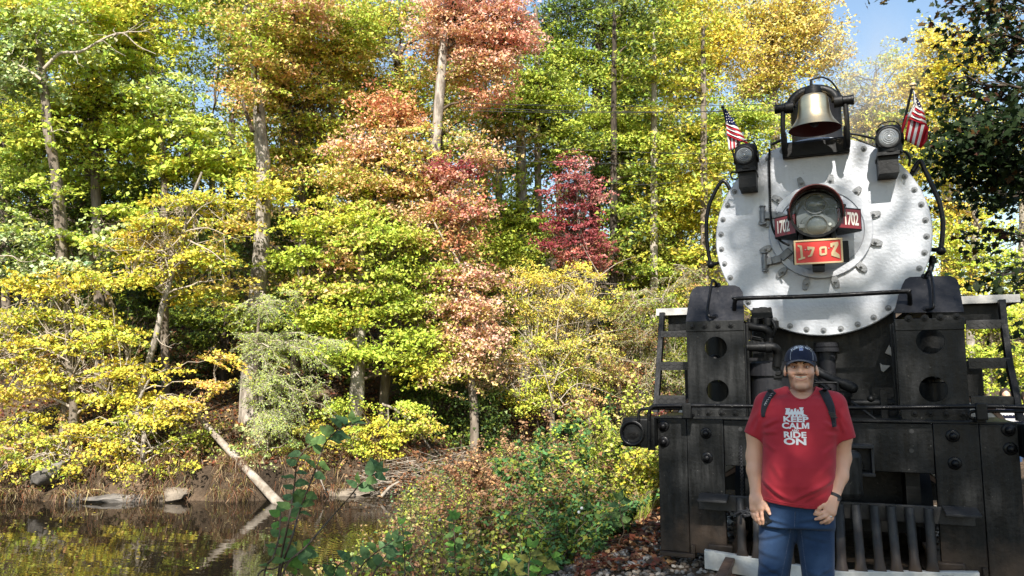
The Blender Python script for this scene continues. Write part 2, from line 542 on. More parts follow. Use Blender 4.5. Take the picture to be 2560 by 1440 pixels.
def gz(x, y): return float(ground_z(np.array([x]), np.array([y]))[0])

def grid_axis(segs):
    out = []
    for a, b, n in segs: out += list(np.linspace(a, b, n, endpoint=False))
    return np.array(out + [segs[-1][1]])
gx = grid_axis([(-600, -70, 12), (-70, -30, 40), (-30, -2.5, 130), (-2.5, 3, 22), (3, 30, 36), (30, 80, 20), (80, 600, 12)])
gy = grid_axis([(-400, -30, 10), (-30, 2, 20), (2, 32, 140), (32, 60, 40), (60, 110, 25), (110, 900, 14)])
GX, GY = np.meshgrid(gx, gy)
GZ = ground_z(GX, GY)
nx, ny = len(gx), len(gy)
ii = (np.arange(ny - 1)[:, None] * nx + np.arange(nx - 1)[None, :]).ravel()
gq = np.stack([ii, ii + 1, ii + nx + 1, ii + nx], 1)

def ground_mat():
    m = bpy.data.materials.new('forest_floor')
    nt, N, L, b = nodes_of(m)
    tc = N.new('ShaderNodeTexCoord')
    n = N.new('ShaderNodeTexNoise'); n.inputs['Scale'].default_value = .8; n.inputs['Detail'].default_value = 9
    L.new(tc.outputs['Object'], n.inputs['Vector'])
    r = N.new('ShaderNodeValToRGB')
    e = r.color_ramp.elements
    e[0].position = .34; e[0].color = (.034, .024, .016, 1)
    e[1].position = .66; e[1].color = (.15, .10, .065, 1)
    x = e.new(.5); x.color = (.075, .052, .034, 1)
    L.new(n.outputs['Fac'], r.inputs[0])
    v = N.new('ShaderNodeTexVoronoi'); v.inputs['Scale'].default_value = 16
    L.new(tc.outputs['Object'], v.inputs['Vector'])
    hs = N.new('ShaderNodeMix'); hs.data_type = 'RGBA'; hs.blend_type = 'OVERLAY'; hs.inputs[0].default_value = .5
    L.new(r.outputs[0], hs.inputs[6]); L.new(v.outputs['Color'], hs.inputs[7])
    sep = N.new('ShaderNodeSeparateColor'); L.new(hs.outputs[2], sep.inputs[0])
    bw = N.new('ShaderNodeMix'); bw.data_type = 'RGBA'; bw.inputs[0].default_value = .45
    L.new(r.outputs[0], bw.inputs[6])
    cm = N.new('ShaderNodeCombineColor'); L.new(sep.outputs[0], cm.inputs[0])
    ml = N.new('ShaderNodeMath'); ml.operation = 'MULTIPLY'; ml.inputs[1].default_value = .72; L.new(sep.outputs[0], ml.inputs[0]); L.new(ml.outputs[0], cm.inputs[1])
    ml2 = N.new('ShaderNodeMath'); ml2.operation = 'MULTIPLY'; ml2.inputs[1].default_value = .46; L.new(sep.outputs[0], ml2.inputs[0]); L.new(ml2.outputs[0], cm.inputs[2])
    L.new(cm.outputs[0], bw.inputs[7]); L.new(bw.outputs[2], b.inputs['Base Color'])
    b.inputs['Roughness'].default_value = .95; b.inputs['Specular IOR Level'].default_value = .15
    n2 = N.new('ShaderNodeTexNoise'); n2.inputs['Scale'].default_value = 11; n2.inputs['Detail'].default_value = 8
    L.new(tc.outputs['Object'], n2.inputs['Vector'])
    bp = N.new('ShaderNodeBump'); bp.inputs['Strength'].default_value = .9; bp.inputs['Distance'].default_value = .12
    L.new(n2.outputs['Fac'], bp.inputs['Height']); L.new(bp.outputs[0], b.inputs['Normal'])
    return m
MT['ground'] = ground_mat()
gme = quads('ground', np.stack([GX, GY, GZ], -1).reshape(-1, 3), gq, MT['ground'], True)
tag(link('ground', gme), kind='structure')

def water_mat():
    m = bpy.data.materials.new('river_water')
    nt, N, L, b = nodes_of(m)
    b.inputs['Base Color'].default_value = (.012, .0095, .006, 1)
    b.inputs['Roughness'].default_value = .012
    b.inputs['IOR'].default_value = 1.34
    b.inputs['Specular IOR Level'].default_value = .9
    tc = N.new('ShaderNodeTexCoord'); mp = N.new('ShaderNodeMapping')
    mp.inputs['Rotation'].default_value = (0, 0, -YAW)
    mp.inputs['Scale'].default_value = (1.1, 2.6, 1)
    L.new(tc.outputs['Object'], mp.inputs[0])
    n = N.new('ShaderNodeTexNoise'); n.inputs['Scale'].default_value = 1.5; n.inputs['Detail'].default_value = 3
    L.new(mp.outputs[0], n.inputs['Vector'])
    bp = N.new('ShaderNodeBump'); bp.inputs['Strength'].default_value = .04; bp.inputs['Distance'].default_value = .08
    L.new(n.outputs['Fac'], bp.inputs['Height'])
    # rings spreading from a fish or a falling leaf
    wv = N.new('ShaderNodeTexWave'); wv.wave_type = 'RINGS'; wv.rings_direction = 'Z'
    wv.inputs['Scale'].default_value = 2.4; wv.inputs['Distortion'].default_value = .6; wv.inputs['Detail'].default_value = 1
    c = PZ(985, 1330, WZ)
    mp2 = N.new('ShaderNodeMapping'); mp2.inputs['Location'].default_value = (-c[0], -c[1], 0)
    L.new(tc.outputs['Object'], mp2.inputs[0]); L.new(mp2.outputs[0], wv.inputs['Vector'])
    ln = N.new('ShaderNodeVectorMath'); ln.operation = 'LENGTH'; L.new(mp2.outputs[0], ln.inputs[0])
    fo = N.new('ShaderNodeMapRange'); fo.inputs[1].default_value = .2; fo.inputs[2].default_value = 3.6; fo.inputs[3].default_value = .22; fo.inputs[4].default_value = 0
    L.new(ln.outputs['Value'], fo.inputs[0])
    bp2 = N.new('ShaderNodeBump'); bp2.inputs['Distance'].default_value = .012
    L.new(fo.outputs[0], bp2.inputs['Strength']); L.new(wv.outputs['Fac'], bp2.inputs['Height']); L.new(bp.outputs[0], bp2.inputs['Normal'])
    L.new(bp2.outputs[0], b.inputs['Normal'])
    return m
MT['water'] = water_mat()
wm = MB(); wm.add([(-400, -300, WZ), (60, -300, WZ), (60, 300, WZ), (-400, 300, WZ)], [(0, 1, 2, 3)])
tag(wm.build('water', MT['water'], None, 0), kind='structure')

# ------------------------------------------------------------------ track: ballast, sleepers, rails
MT['sleeper'] = mat('sleeper_wood', (.035, .027, .02), .9, 0, .2, (.10, .08, .06), 6, .35, .7, .6, 25, (1, 6, 6))
MT['rail'] = mat('rail_rust', (.10, .055, .035), .6, .4, .4, (.22, .15, .11), 9, .35, .7)
MT['stone'] = None
def stone_mat():
    m = bpy.data.materials.new('ballast_stone')
    nt, N, L, b = nodes_of(m)
    oi = N.new('ShaderNodeObjectInfo'); at = N.new('ShaderNodeAttribute'); at.attribute_name = 'tint'
    L.new(at.outputs['Color'], b.inputs['Base Color'])
    b.inputs['Roughness'].default_value = .85
    return m
MT['gravel'] = stone_mat()
def stone_solid(name, c): return mat(name, c, .85, 0, .3, tuple(min(1, q * 1.45) for q in c), 30, .3, .7, .4, 60)
STONES = [stone_solid('ballast_grey', (.13, .12, .105)), stone_solid('ballast_tan', (.18, .145, .11)), stone_solid('ballast_dark', (.07, .065, .06)), stone_solid('ballast_pale', (.25, .23, .20))]

TX = 0.02                                   # centre line of the track
for y in np.arange(5.6, 8.8, .62):
    mb = MB().box((TX - 1.28, y - .115, -.20), (TX + 1.28, y + .115, -.005))
    tag(mb.build('railway_sleeper', MT['sleeper'], None, 30, .012), 'dark wooden sleeper in the stone ballast under the locomotive', 'sleeper', 'sleepers of the railway track', )
for sx, side in ((-1, 'nearer the river'), (1, 'farther from the river')):
    x = TX + sx * .755
    poly = [(-.068, 0), (.068, 0), (.068, .012), (.012, .03), (.012, .105), (.036, .118), (.036, .152), (-.036, .152), (-.036, .118), (-.012, .105), (-.012, .03), (-.068, .012)]
    mb = MB().prism(poly, (x, .2, 0), (1, 0, 0), (0, 0, 1), (0, 30, 0))
    tag(mb.build('rail', MT['rail'], None, 30), f'rusty steel rail under the locomotive, {side}', 'rail', 'rails of the track')

def stone_proto(k):
    r = np.random.default_rng(k)
    bm = bmesh.new(); bmesh.ops.create_icosphere(bm, subdivisions=1, radius=1.0)
    V = np.array([v.co[:] for v in bm.verts]); V = V * (1 + .22 * r.normal(size=(len(V), 1))) * np.array([1, .75 + .2 * r.random(), .55 + .2 * r.random()])
    F = [tuple(v.index for v in f.verts) for f in bm.faces]
    bm.free()
    return V, F
SP = [stone_proto(k) for k in range(6)]
smesh = []
for k, (V, F) in enumerate(SP):
    for m in STONES:
        me = bpy.data.meshes.new('ballast_stone'); me.from_pydata([tuple(v) for v in V], [], F); me.materials.append(m); smesh.append(me)

# scattered gravel as one mass, the 260 largest in view as stones of their own
def in_gravel(x, y):
    return (-2.75 < x < 2.6)
pts = []
while len(pts) < 5200:
    y = 5.6 + 5.0 * random.random() ** 1.5; x = random.uniform(-2.75, 2.4)
    if x < -1.95 and random.random() < (-1.95 - x) / .9: continue
    if abs(x) < .95 and y > 6.75: continue
    pts.append((x, y))
Vs = []; Qs = []; Ts = []; n0 = 0
for i, (x, y) in enumerate(pts):
    V, F = SP[i % 6]
    s = random.uniform(.014, .034)
    a = random.random() * 6.28; ca, sa = math.cos(a), math.sin(a)
    W = V * s; W = np.stack([W[:, 0] * ca - W[:, 1] * sa, W[:, 0] * sa + W[:, 1] * ca, W[:, 2]], 1) + np.array([x, y, gz(x, y) + .004])
    Vs.append(W); Qs.append(np.array(F) + n0); n0 += len(W)
    c = np.array(random.choice([(.15, .135, .115), (.22, .175, .13), (.08, .07, .06), (.28, .25, .21), (.17, .13, .10)])) * random.uniform(.7, 1.15)
    Ts.append(np.repeat(c[None], len(F), 0))
gm = quads('ballast_gravel', np.concatenate(Vs), np.concatenate(Qs), MT['gravel'], False, np.concatenate(Ts))
tag(link('ballast_gravel', gm), 'loose grey and tan ballast gravel beside the track', 'gravel', kind='stuff')
cnt = 0
while cnt < 260:
    q = PZ(random.uniform(1440, 1880), random.uniform(1310, 1440), -.03)
    x, y = q[0], q[1]
    if not (-2.3 < x < -.75 and 5.6 < y < 9): continue
    o = bpy.data.objects.new('ballast_stone', random.choice(smesh)); COL.objects.link(o)
    s = random.uniform(.022, .048); o.scale = (s, s, s)
    o.location = (x, y, gz(x, y) + .012 + s * .3); o.rotation_euler = (random.uniform(-.3, .3), random.uniform(-.3, .3), random.random() * 6.28)
    tag(o, 'rounded ballast stone lying loose beside the track in front of the locomotive', 'stone', 'loose ballast stones')
    cnt += 1
# ------------------------------------------------------------------ the steam locomotive
LOCO = empty('steam_locomotive', (TX, 6.6, 0), 'black steam locomotive with silver smokebox front numbered 1702, standing on the track', 'locomotive')
SBC = np.array([.036, 7.34, 2.838]); SBR = .91
def lk(mb, name, m, bevel=0.0, smooth=35, parent=None, label=None):
    return mb.build(name, MT[m] if isinstance(m, str) else m, parent or LOCO, smooth, bevel, label)

# boiler and smokebox
mb = MB().lathe([(.0, 0), (.885, 0), (.885, 1.9), (.90, 1.92), (.90, 1.98), (.885, 2.0), (.885, 5.6), (0, 5.6)], (SBC[0], 7.42, SBC[2]), (0, 1, 0), 72)
lk(mb, 'boiler', 'black')
mb = MB().lathe([(0, .0), (.902, .0), (.91, .008), (.91, .078), (0, .078)], (SBC[0], 7.34, SBC[2]), (0, 1, 0), 96)
front = lk(mb, 'smokebox_front', 'silver', 0, 30)

def bolt_mesh(name, m, r=.017, wash=.026, h=.018, stud=.010):
    b = MB().lathe([(0, 0), (wash, 0), (wash, .005), (0, .005)], (0, 0, 0), (0, -1, 0), 12)
    b.lathe([(0, .005), (r, .005), (r, h), (0, h)], (0, 0, 0), (0, -1, 0), 6)
    b.lathe([(0, h), (stud, h), (stud, h + .008), (stud * .6, h + .012), (0, h + .012)], (0, 0, 0), (0, -1, 0), 8)
    return b.mesh(name, MT[m], 25)
bm_silver = bolt_mesh('bolt', 'silver_dull')
bm_black = bolt_mesh('bolt', 'black', .021, .028, .016, .012)
for k in range(38):
    a = 2 * math.pi * (k + .5) / 38
    link('bolt', bm_silver, front, (SBC[0] + .862 * math.cos(a), 7.34, SBC[2] + .862 * math.sin(a)))

# door with ring, clamps and hinges
DC = P(2050, 577, 7.33)
mb = MB().lathe([(0, 0), (.437, 0), (.437, -.026), (.430, -.034), (.368, -.034), (.362, -.022), (.355, -.026), (.25, -.042), (.12, -.055), (0, -.058)], (DC[0], 7.34, DC[2]), (0, 1, 0), 80)
door = lk(mb, 'smokebox_door', 'silver', 0, 28)
cl = MB()
pg = [(-.022, -.05), (-.014, -.062), (.014, -.062), (.022, -.05), (.030, -.01), (.028, .02), (.017, .045), (0, .054), (-.017, .045), (-.028, .02), (-.030, -.01)]
cl.prism(pg, (0, -.022, 0), (1, 0, 0), (0, 0, -1), (0, .024, 0))
cl.lathe([(0, .022), (.021, .022), (.021, .027), (0, .027)], (0, 0, .004), (0, -1, 0), 12)
cl.lathe([(0, .027), (.0145, .027), (.0145, .042), (0, .042)], (0, 0, .004), (0, -1, 0), 6)
cl.lathe([(0, .042), (.009, .042), (.009, .054), (0, .054)], (0, 0, .004), (0, -1, 0), 8)
clm = cl.mesh('door_clamp', MT['silver_dull'], 25)
bv = None
for (x, y) in [(972, 190), (1203, 170), (1405, 258), (1545, 435), (1560, 657), (1447, 848), (1243, 970), (1008, 985), (815, 895), (690, 712), (683, 510), (788, 318)]:
    q = P(1700 + x * .3125, 400 + y * .3125, 7.325)
    o = link('door_clamp', clm, LOCO, (q[0], 7.335, q[2]))
    o.rotation_euler = (0, math.atan2(q[0] - DC[0], q[2] - DC[2]) + random.uniform(-.12, .12), 0)
for (bx, by, pts) in [(1907, 539, [(1907, 539), (1926, 538), (1942, 537), (1972, 548)]), (1912, 655, [(1912, 655), (1930, 652), (1952, 646), (1976, 626)])]:
    c = P(bx, by, 7.31)
    mb = MB().cyl(c + np.array([0, -.01, -.075]), c + np.array([0, -.01, .075]), .022, 14)
    mb.cyl(c + np.array([0, -.01, -.092]), c + np.array([0, -.01, -.075]), .030, 8).cyl(c + np.array([0, -.01, .075]), c + np.array([0, -.01, .092]), .030, 8)
    mb.box(c + np.array([-.03, 0, -.055]), c + np.array([.03, .03, .055]))
    w = [P(a, b, 7.30) for a, b in pts]
    for p0, p1 in zip(w[:-1], w[1:]):
        d = (p1 - p0) / 2
        mb.obox((p0 + p1) / 2, d * 1.04, (0, .012, 0), np.array([-d[2], 0, d[0]]) / np.linalg.norm(d) * .034)
    lk(mb, 'door_hinge', 'silver_dull', .006)

# headlight
MT['silver_ring'] = mat('lamp_ring', (.10, .10, .095), .4, .4)
HC = np.array([.02, 6.87, 2.957]); HR = .205
mb = MB().lathe([(HR - .012, .02), (HR - .012, 0), (HR + .010, 0), (HR + .010, .035), (HR, .04), (HR, .40), (HR * .8, .44), (0, .44)], HC, (0, 1, 0), 56)
hl = lk(mb, 'headlight', 'black_gloss', 0, 30)
for s in (-1, 1):
    mb = MB().box((HC[0] + s * .215 - .016, 6.865, HC[2] - .05), (HC[0] + s * .215 + .016, 6.90, HC[2] + .03))
    mb.cyl((HC[0] + s * .222, 6.86, HC[2] + .04), (HC[0] + s * .222, 6.89, HC[2] + .04), .016, 8)
    lk(mb, 'latch', 'black', .004, parent=hl)
mb = MB(); n = 44
A = [math.radians(-14 + 208 * k / n) for k in range(n + 1)]
V = []
for a in A:
    dep = .135 * max(0, math.sin((a - A[0]) / (A[-1] - A[0]) * math.pi)) ** .45
    for rr, yy in ((HR + .012, 0), (HR + .012, -dep), (HR + .004, -dep), (HR + .004, 0)):
        V.append((HC[0] + rr * math.cos(a), HC[1] + yy, HC[2] + rr * math.sin(a)))
F = []
for k in range(n):
    for j in range(4):
        F.append((k * 4 + j, k * 4 + (j + 1) % 4, (k + 1) * 4 + (j + 1) % 4, (k + 1) * 4 + j))
lk(mb.add(V, F), 'hood', 'hood_red', 0, 40, parent=hl)
mb = MB().lathe([(0, .085), (HR - .010, .085), (HR - .010, .088), (0, .088)], HC, (0, 1, 0), 48)
lk(mb, 'backplate', 'lamp_inner', parent=hl)
for (x, y, r) in ((2038, 508, .083), (2042, 563, .083)):
    c = P(x, y, 6.93); c[1] = HC[1] + .075
    mb = MB().lathe([(r, .004), (r * .9, .014), (r * .7, .03), (r * .4, .045), (.018, .05)], c, (0, 1, 0), 36)
    rf = lk(mb, 'reflector', 'reflector', parent=hl)
    lk(MB().lathe([(r, -.010), (r + .009, -.010), (r + .009, .010), (r, .010)], c, (0, 1, 0), 36), 'reflector_ring', 'silver_ring', parent=hl)
    mb = MB().sphere(c + np.array([0, .030, 0]), .020, 12, 8)
    lk(mb, 'bulb', 'glass', parent=hl)
    mb = MB().lathe([(r - .002, -.008), (r * .7, -.020), (r * .35, -.027), (0, -.029)], c, (0, 1, 0), 36)
    lk(mb, 'lens', 'glass', parent=hl)
c = P(2078, 528, 6.94); mb = MB().lathe([(.047, 0), (.047, -.006), (.040, -.006), (.040, 0)], (c[0], HC[1] + .084, c[2]), (0, 1, 0), 8)
mb.lathe([(0, -.003), (.03, -.003), (.03, 0)], (c[0], HC[1] + .084, c[2]), (0, 1, 0), 8)
lk(mb, 'cover_plate', 'lamp_inner', parent=hl)
c = P(2006, 565, 6.94); mb = MB().box((c[0] - .03, HC[1] + .06, c[2] - .018), (c[0] + .02, HC[1] + .084, c[2] + .018)).cyl((c[0], HC[1] + .07, c[2] + .03), (c[0], HC[1] + .085, c[2] + .03), .008, 8)
lk(mb, 'terminal', 'silver_dull', .003, parent=hl)
c = P(2075, 560, 6.94); lk(MB().lathe([(0, -.012), (.013, -.012), (.015, 0)], (c[0], HC[1] + .084, c[2]), (0, 1, 0), 10), 'terminal', 'steel', parent=hl)
mb = MB().lathe([(HR - .013, .012), (HR * .6, .006), (0, .003)], HC, (0, 1, 0), 48)
lk(mb, 'glass', 'glass', parent=hl)
# bracket under the headlight
mb = MB().box((HC[0] - .17, 6.90, HC[2] - .30), (HC[0] + .17, 7.33, HC[2] - .27)).box((HC[0] - .15, 6.93, HC[2] - .27), (HC[0] - .11, 7.2, HC[2] - .12)).box((HC[0] + .11, 6.93, HC[2] - .27), (HC[0] + .15, 7.2, HC[2] - .12))
mb.box((HC[0] - .2, 6.86, HC[2] - .44), (HC[0] + .24, 6.875, HC[2] - .26)).box((HC[0] - .05, 6.875, HC[2] - .46), (HC[0] + .05, 7.3, HC[2] - .40))
lk(mb, 'headlight_bracket', 'black', .005)

# illuminated number boards each side of the headlight
def number_board(inner, outer, zc, hh, tilt, shift):
    ix, iy = inner; ox, oy = outer
    s = 1 if ox > ix else -1
    mb = MB()
    plan = [(ix, iy), (ox, oy), (ox - s * .01, oy + .05), (ix, 7.25)]
    lo = [(a, b, zc - hh) for a, b in plan]; hi = [(a, b, zc + hh) for a, b in plan]
    mb.add(lo + hi, [(0, 1, 2, 3), (7, 6, 5, 4), (0, 4, 5, 1), (1, 5, 6, 2), (2, 6, 7, 3), (3, 7, 4, 0)])
    box = lk(mb, 'number_board', 'black', .004)
    d = np.array([ox - ix, oy - iy, 0]); L = np.linalg.norm(d); d /= L
    if s < 0: a0, dd = np.array([ox, oy, 0]), -d
    else: a0, dd = np.array([ix, iy, 0]), d
    nrm = np.array([dd[1], -dd[0], 0])
    mid = a0 + dd * L / 2 + np.array([0, 0, zc])
    mb = MB().obox(mid + nrm * .003, dd * (L / 2 - .012), nrm * .002, np.array([0, 0, hh - .014]))
    lk(mb, 'board_face', 'board_red', parent=box)
    V, F = text_mesh('1702', .135, 0, .0035, 'CENTER', .92, 4)
    V = V - (V.max(0) + V.min(0)) / 2
    Wv = [mid + nrm * .0065 + dd * (v[0] * .62 + shift) + np.array([0, 0, v[1] * 1.12]) for v in V]
    lk(MB().add(Wv, F), 'digits', 'board_white', 0, 0, parent=box)
zc1 = P(1955, 566, 7.0)[2]; zc2 = P(2132, 547, 7.0)[2]
number_board((HC[0] - .16, 6.90), (P(1936, 566, 7.07)[0], 7.07), zc1, .096, 0, -.016)
number_board((HC[0] + .16, 6.90), (P(2154, 551, 7.07)[0], 7.07), zc2, .096, 0, .022)

# red number plate with gilt rim and figures
PLc = P(2045.5, 628.5, 6.83)
pw, ph = .190, .1035
def plate_pt(u, v, d=0.0):
    return np.array([PLc[0] + (u - .5) * 2 * pw, 6.84 - d, PLc[2] + (.5 - v) * 2 * ph])
mb = MB().box((PLc[0] - pw, 6.84, PLc[2] - ph), (PLc[0] + pw, 6.858, PLc[2] + ph))
pl = lk(mb, 'number_plate', 'plate_red', .002)
mb = MB(); t = .014
mb.box((PLc[0] - pw - .001, 6.832, PLc[2] + ph - t), (PLc[0] + pw + .001, 6.842, PLc[2] + ph + .001)).box((PLc[0] - pw - .001, 6.832, PLc[2] - ph - .001), (PLc[0] + pw + .001, 6.842, PLc[2] - ph + t))
mb.box((PLc[0] - pw - .001, 6.8325, PLc[2] - ph + t), (PLc[0] - pw + t, 6.842, PLc[2] + ph - t)).box((PLc[0] + pw - t, 6.8325, PLc[2] - ph + t), (PLc[0] + pw + .001, 6.842, PLc[2] + ph - t))
lk(mb, 'rim', 'gold', .002, parent=pl)
for poly in ([(.08, .17), (.17, .22), (.185, .70), (.225, .69), (.225, .755), (.085, .82), (.08, .755), (.135, .735), (.125, .30), (.08, .25)],
             [(.28, .27), (.43, .31), (.43, .37), (.37, .67), (.285, .71), (.285, .645), (.325, .63), (.375, .405), (.325, .38), (.32, .43), (.28, .41)],
             [(.755, .19), (.915, .14), (.92, .27), (.845, .53), (.93, .68), (.935, .83), (.765, .70), (.765, .58), (.845, .29), (.80, .30), (.795, .37), (.755, .35)]):
    a = [plate_pt(u, v, .001) for u, v in poly]
    mb = MB().prism([(q[0], q[2]) for q in a], (0, 6.839, 0), (1, 0, 0), (0, 0, 1), (0, -.008, 0))
    lk(mb, 'digit', 'gold', 0, parent=pl)
mb = MB()
out = [(.525, .36), (.555, .31), (.65, .30), (.68, .34), (.68, .62), (.65, .66), (.555, .68), (.525, .64)]
inn = [(.567, .41), (.572, .40), (.632, .39), (.637, .395), (.637, .575), (.632, .58), (.572, .59), (.567, .585)]
V = [plate_pt(u, v, .009) for u, v in out] + [plate_pt(u, v, .009) for u, v in inn] + [plate_pt(u, v, .001) for u, v in out] + [plate_pt(u, v, .001) for u, v in inn]
F = []
for k in range(8):
    k2 = (k + 1) % 8
    F += [(k, k2, 8 + k2, 8 + k), (16 + k, 16 + k2, k2, k), (8 + k, 8 + k2, 24 + k2, 24 + k)]
lk(mb.add(V, F), 'digit', 'gold', parent=pl)
for u in (.237, .722):
    lk(MB().sphere(plate_pt(u, .40, .002), .007, 10, 6), 'screw', 'steel', parent=pl)

# flexible conduit
pts = bez([P(x, y, yy) for x, y, yy in ((1924, 372, 7.32), (1923, 400, 7.31), (1924, 440, 7.305), (1925, 478, 7.30), (1927, 540, 7.26), (1933, 575, 7.2), (1950, 601, 7.1), (1972, 613, 7.0))], 40)
lk(MB().tube(pts, [.0105 if k % 3 else .0075 for k in range(len(pts))], 10), 'conduit', 'black')
c0 = P(1920, 385, 7.335); c1 = P(1922, 540, 7.335)
lk(MB().box((c0[0] - .012, 7.330, c1[2]), (c0[0] + .004, 7.345, c0[2])), 'conduit_strip', 'silver_dull', .002)

# bell with yoke and stand, chimney behind
BC = np.array([.043, 7.0, 3.722])
mb = MB().lathe([(.218, 0), (.214, .006), (.195, .030), (.165, .070), (.142, .115), (.131, .165), (.126, .225), (.122, .27), (.108, .298), (.07, .312), (0, .316)], BC, (0, 0, 1), 56)
bell = lk(mb, 'bell', 'brass', 0, 60)
mb = MB().lathe([(.217, .001), (.208, .004), (.185, .03), (.155, .075), (.13, .12), (.118, .18), (.11, .26), (0, .29)], BC, (0, 0, 1), 48)
lk(mb, 'bell_inside', 'bell_red', 0, 60, parent=bell)
mb = MB().tube([BC + np.array([0, 0, .27]), BC + np.array([.0, 0, .09])], .014, 8).sphere(BC + np.array([0, 0, .06]), .04, 12, 8)
lk(mb, 'clapper', 'lamp_dark', parent=bell)
zt = P(1965, 270, 7.0)[2]
mb = MB().tube(bez([(BC[0] - .185, 7, zt + .0), (BC[0] - .175, 7, zt + .055), (BC[0] - .11, 7, zt + .115), (BC[0], 7, zt + .14), (BC[0] + .11, 7, zt + .115), (BC[0] + .175, 7, zt + .055), (BC[0] + .185, 7, zt + .0)], 6), .040, 12)
mb.cyl(BC + np.array([0, 0, .312]), BC + np.array([0, 0, .372]), .078, 16).cyl(BC + np.array([0, 0, .372]), BC + np.array([0, 0, .392]), .055, 16)
for s in (-1, 1):
    mb.cyl((BC[0] + s * .165, 7, zt), (BC[0] + s * .235, 7, zt), .052, 16).cyl((BC[0] + s * .235, 7, zt), (BC[0] + s * .315, 7, zt), .040, 16)
    mb.cyl((BC[0] + s * .300, 7, zt), (BC[0] + s * .325, 7, zt), .044, 16)
lk(mb, 'bell_yoke', 'black', .004)
mb = MB()
for s in (-1, 1):
    mb.tube(bez([(BC[0] + s * .255, 7.0, zt - .03), (BC[0] + s * .262, 7.01, zt - .16), (BC[0] + s * .262, 7.05, zt - .30), (BC[0] + s * .262, 7.12, 3.56)], 5), .021, 10)
    mb.box((BC[0] + s * .262 - .025, 7.10, 3.60), (BC[0] + s * .262 + .025, 7.28, 3.76))
mb.box((BC[0] - .285, 7.27, 3.57), (BC[0] + .285, 7.37, 3.70))
mb.box((BC[0] - .27, 7.30, 3.70), (BC[0] + .27, 7.6, 3.72))
lk(mb, 'bell_stand', 'black', .006)
mb = MB().tube([P(2028, 212, 7.0), P(2028, 199, 7.0)], .012, 8).tube(bez([P(x, y, Y) for x, y, Y in ((2027, 199, 7.0), (2036, 197, 7.0), (2055, 193, 7.02), (2077, 203, 7.05), (2092, 222, 7.08), (2101, 238, 7.1))], 6), .008, 8)
lk(mb, 'bell_air_pipe', 'black')
mb = MB().lathe([(.30, 3.62), (.255, 3.80), (.245, 3.9), (.245, 4.33), (.262, 4.345), (.262, 4.385), (.235, 4.385), (.22, 4.2), (0, 4.1)], (.07, 8.3, 0), (0, 0, 1), 48)
lk(mb, 'chimney', 'grey_black', 0, 50)
mb = MB().tube(bez([P(x, y, 7.38) for x, y in ((2115, 333), (2150, 338), (2190, 348), (2205, 356))], 5), .012, 8)
mb.tube(bez([P(x, y, 7.36) for x, y in ((1927, 362), (1945, 354), (1962, 348))], 5), .014, 8).tube(bez([P(x, y, 7.36) for x, y in ((2120, 338), (2160, 356), (2200, 372))], 5), .006, 6)
lk(mb, 'lamp_cable', 'black')

# marker lamps on bracket boxes
def marker(lx, ly, r, bx0, by0, bx1, by1):
    c = P(lx, ly, 7.05)
    mb = MB().lathe([(0, -.135), (.07, -.135), (.098, -.12), (.10, -.11), (.10, .10), (.085, .118), (.05, .128), (0, .13)], (c[0] + .012, c[1] + .10, c[2] - .005), (0, 0, 1), 24)
    for a in (0, 1):
        mb.cyl((c[0] + .012 - .11 + .22 * a, c[1] + .10, c[2]), (c[0] + .012 - .095 + .19 * a, c[1] + .10, c[2]), .055, 14)
    mb.lathe([(r + .022, .06), (r + .022, -.006), (r + .008, -.010), (r + .004, .0), (r + .004, .02)], c, (0, 1, 0), 30)
    mb.tube(bez([(c[0] - .075, c[1] + .08, c[2] + .12), (c[0] - .03, c[1] + .08, c[2] + .155), (c[0] + .06, c[1] + .08, c[2] + .155), (c[0] + .10, c[1] + .08, c[2] + .11)], 5), .006, 6)
    lm = lk(mb, 'marker_lamp', 'black', .003)
    mb = MB()
    prof = [(r + .004, -.002)] + [(r * q, -.008 - .010 * (1 - q) - (.004 if k % 2 else 0)) for k, q in enumerate((.92, .80, .72, .60, .50, .38, .28, .14))] + [(0, -.020)]
    mb.lathe(prof, c, (0, 1, 0), 30)
    lk(mb, 'lens', 'lens', parent=lm)
    mb = MB().lathe([(r, .02), (r * .7, .045), (r * .3, .06), (0, .063)], c, (0, 1, 0), 24)
    lk(mb, 'reflector', 'reflector', parent=lm)
    p0, p1 = P(bx0, by0, 7.1), P(bx1, by1, 7.1)
    x0, x1, z1, z0 = p0[0], p1[0], p0[2], p1[2]
    mb = MB().box((x0 + .008, 7.10, z0), (x1 - .008, 7.36, z1 - .02)).box((x0, 7.06, z1 - .03), (x1, 7.34, z1)).cyl(((x0 + x1) / 2, 7.16, z1), ((x0 + x1) / 2, 7.16, c[2] - .12), .035, 14)
    mb.box((x0 + .02, 7.1, z1), (x0 + .05, 7.14, z1 + .05)).box((x1 - .05, 7.1, z1), (x1 - .02, 7.14, z1 + .05)).cyl(((x0 + x1) / 2 - .04, 7.08, z1 + .015), ((x0 + x1) / 2 + .04, 7.08, z1 + .015), .012, 8)
    lk(mb, 'lamp_bracket', 'black', .005)
MT['lens'] = mat('marker_lens', (.10, .105, .105), .12, 0, .8, (.20, .21, .21), 22, .35, .7)
marker(1860, 388, .068, 1843, 424, 1893, 466)
marker(2222, 343, .075, 2192, 384, 2251, 430)
lk(MB().tube(bez([P(x, y, 7.1) for x, y in ((1843, 432), (1830, 430), (1827, 440), (1834, 448), (1845, 446))], 5), .008, 8), 'lamp_cable', 'black')
lk(MB().tube(bez([P(x, y, 7.2) for x, y in ((2250, 375), (2265, 382), (2274, 395), (2273, 415))], 5), .011, 8), 'lamp_cable', 'black')

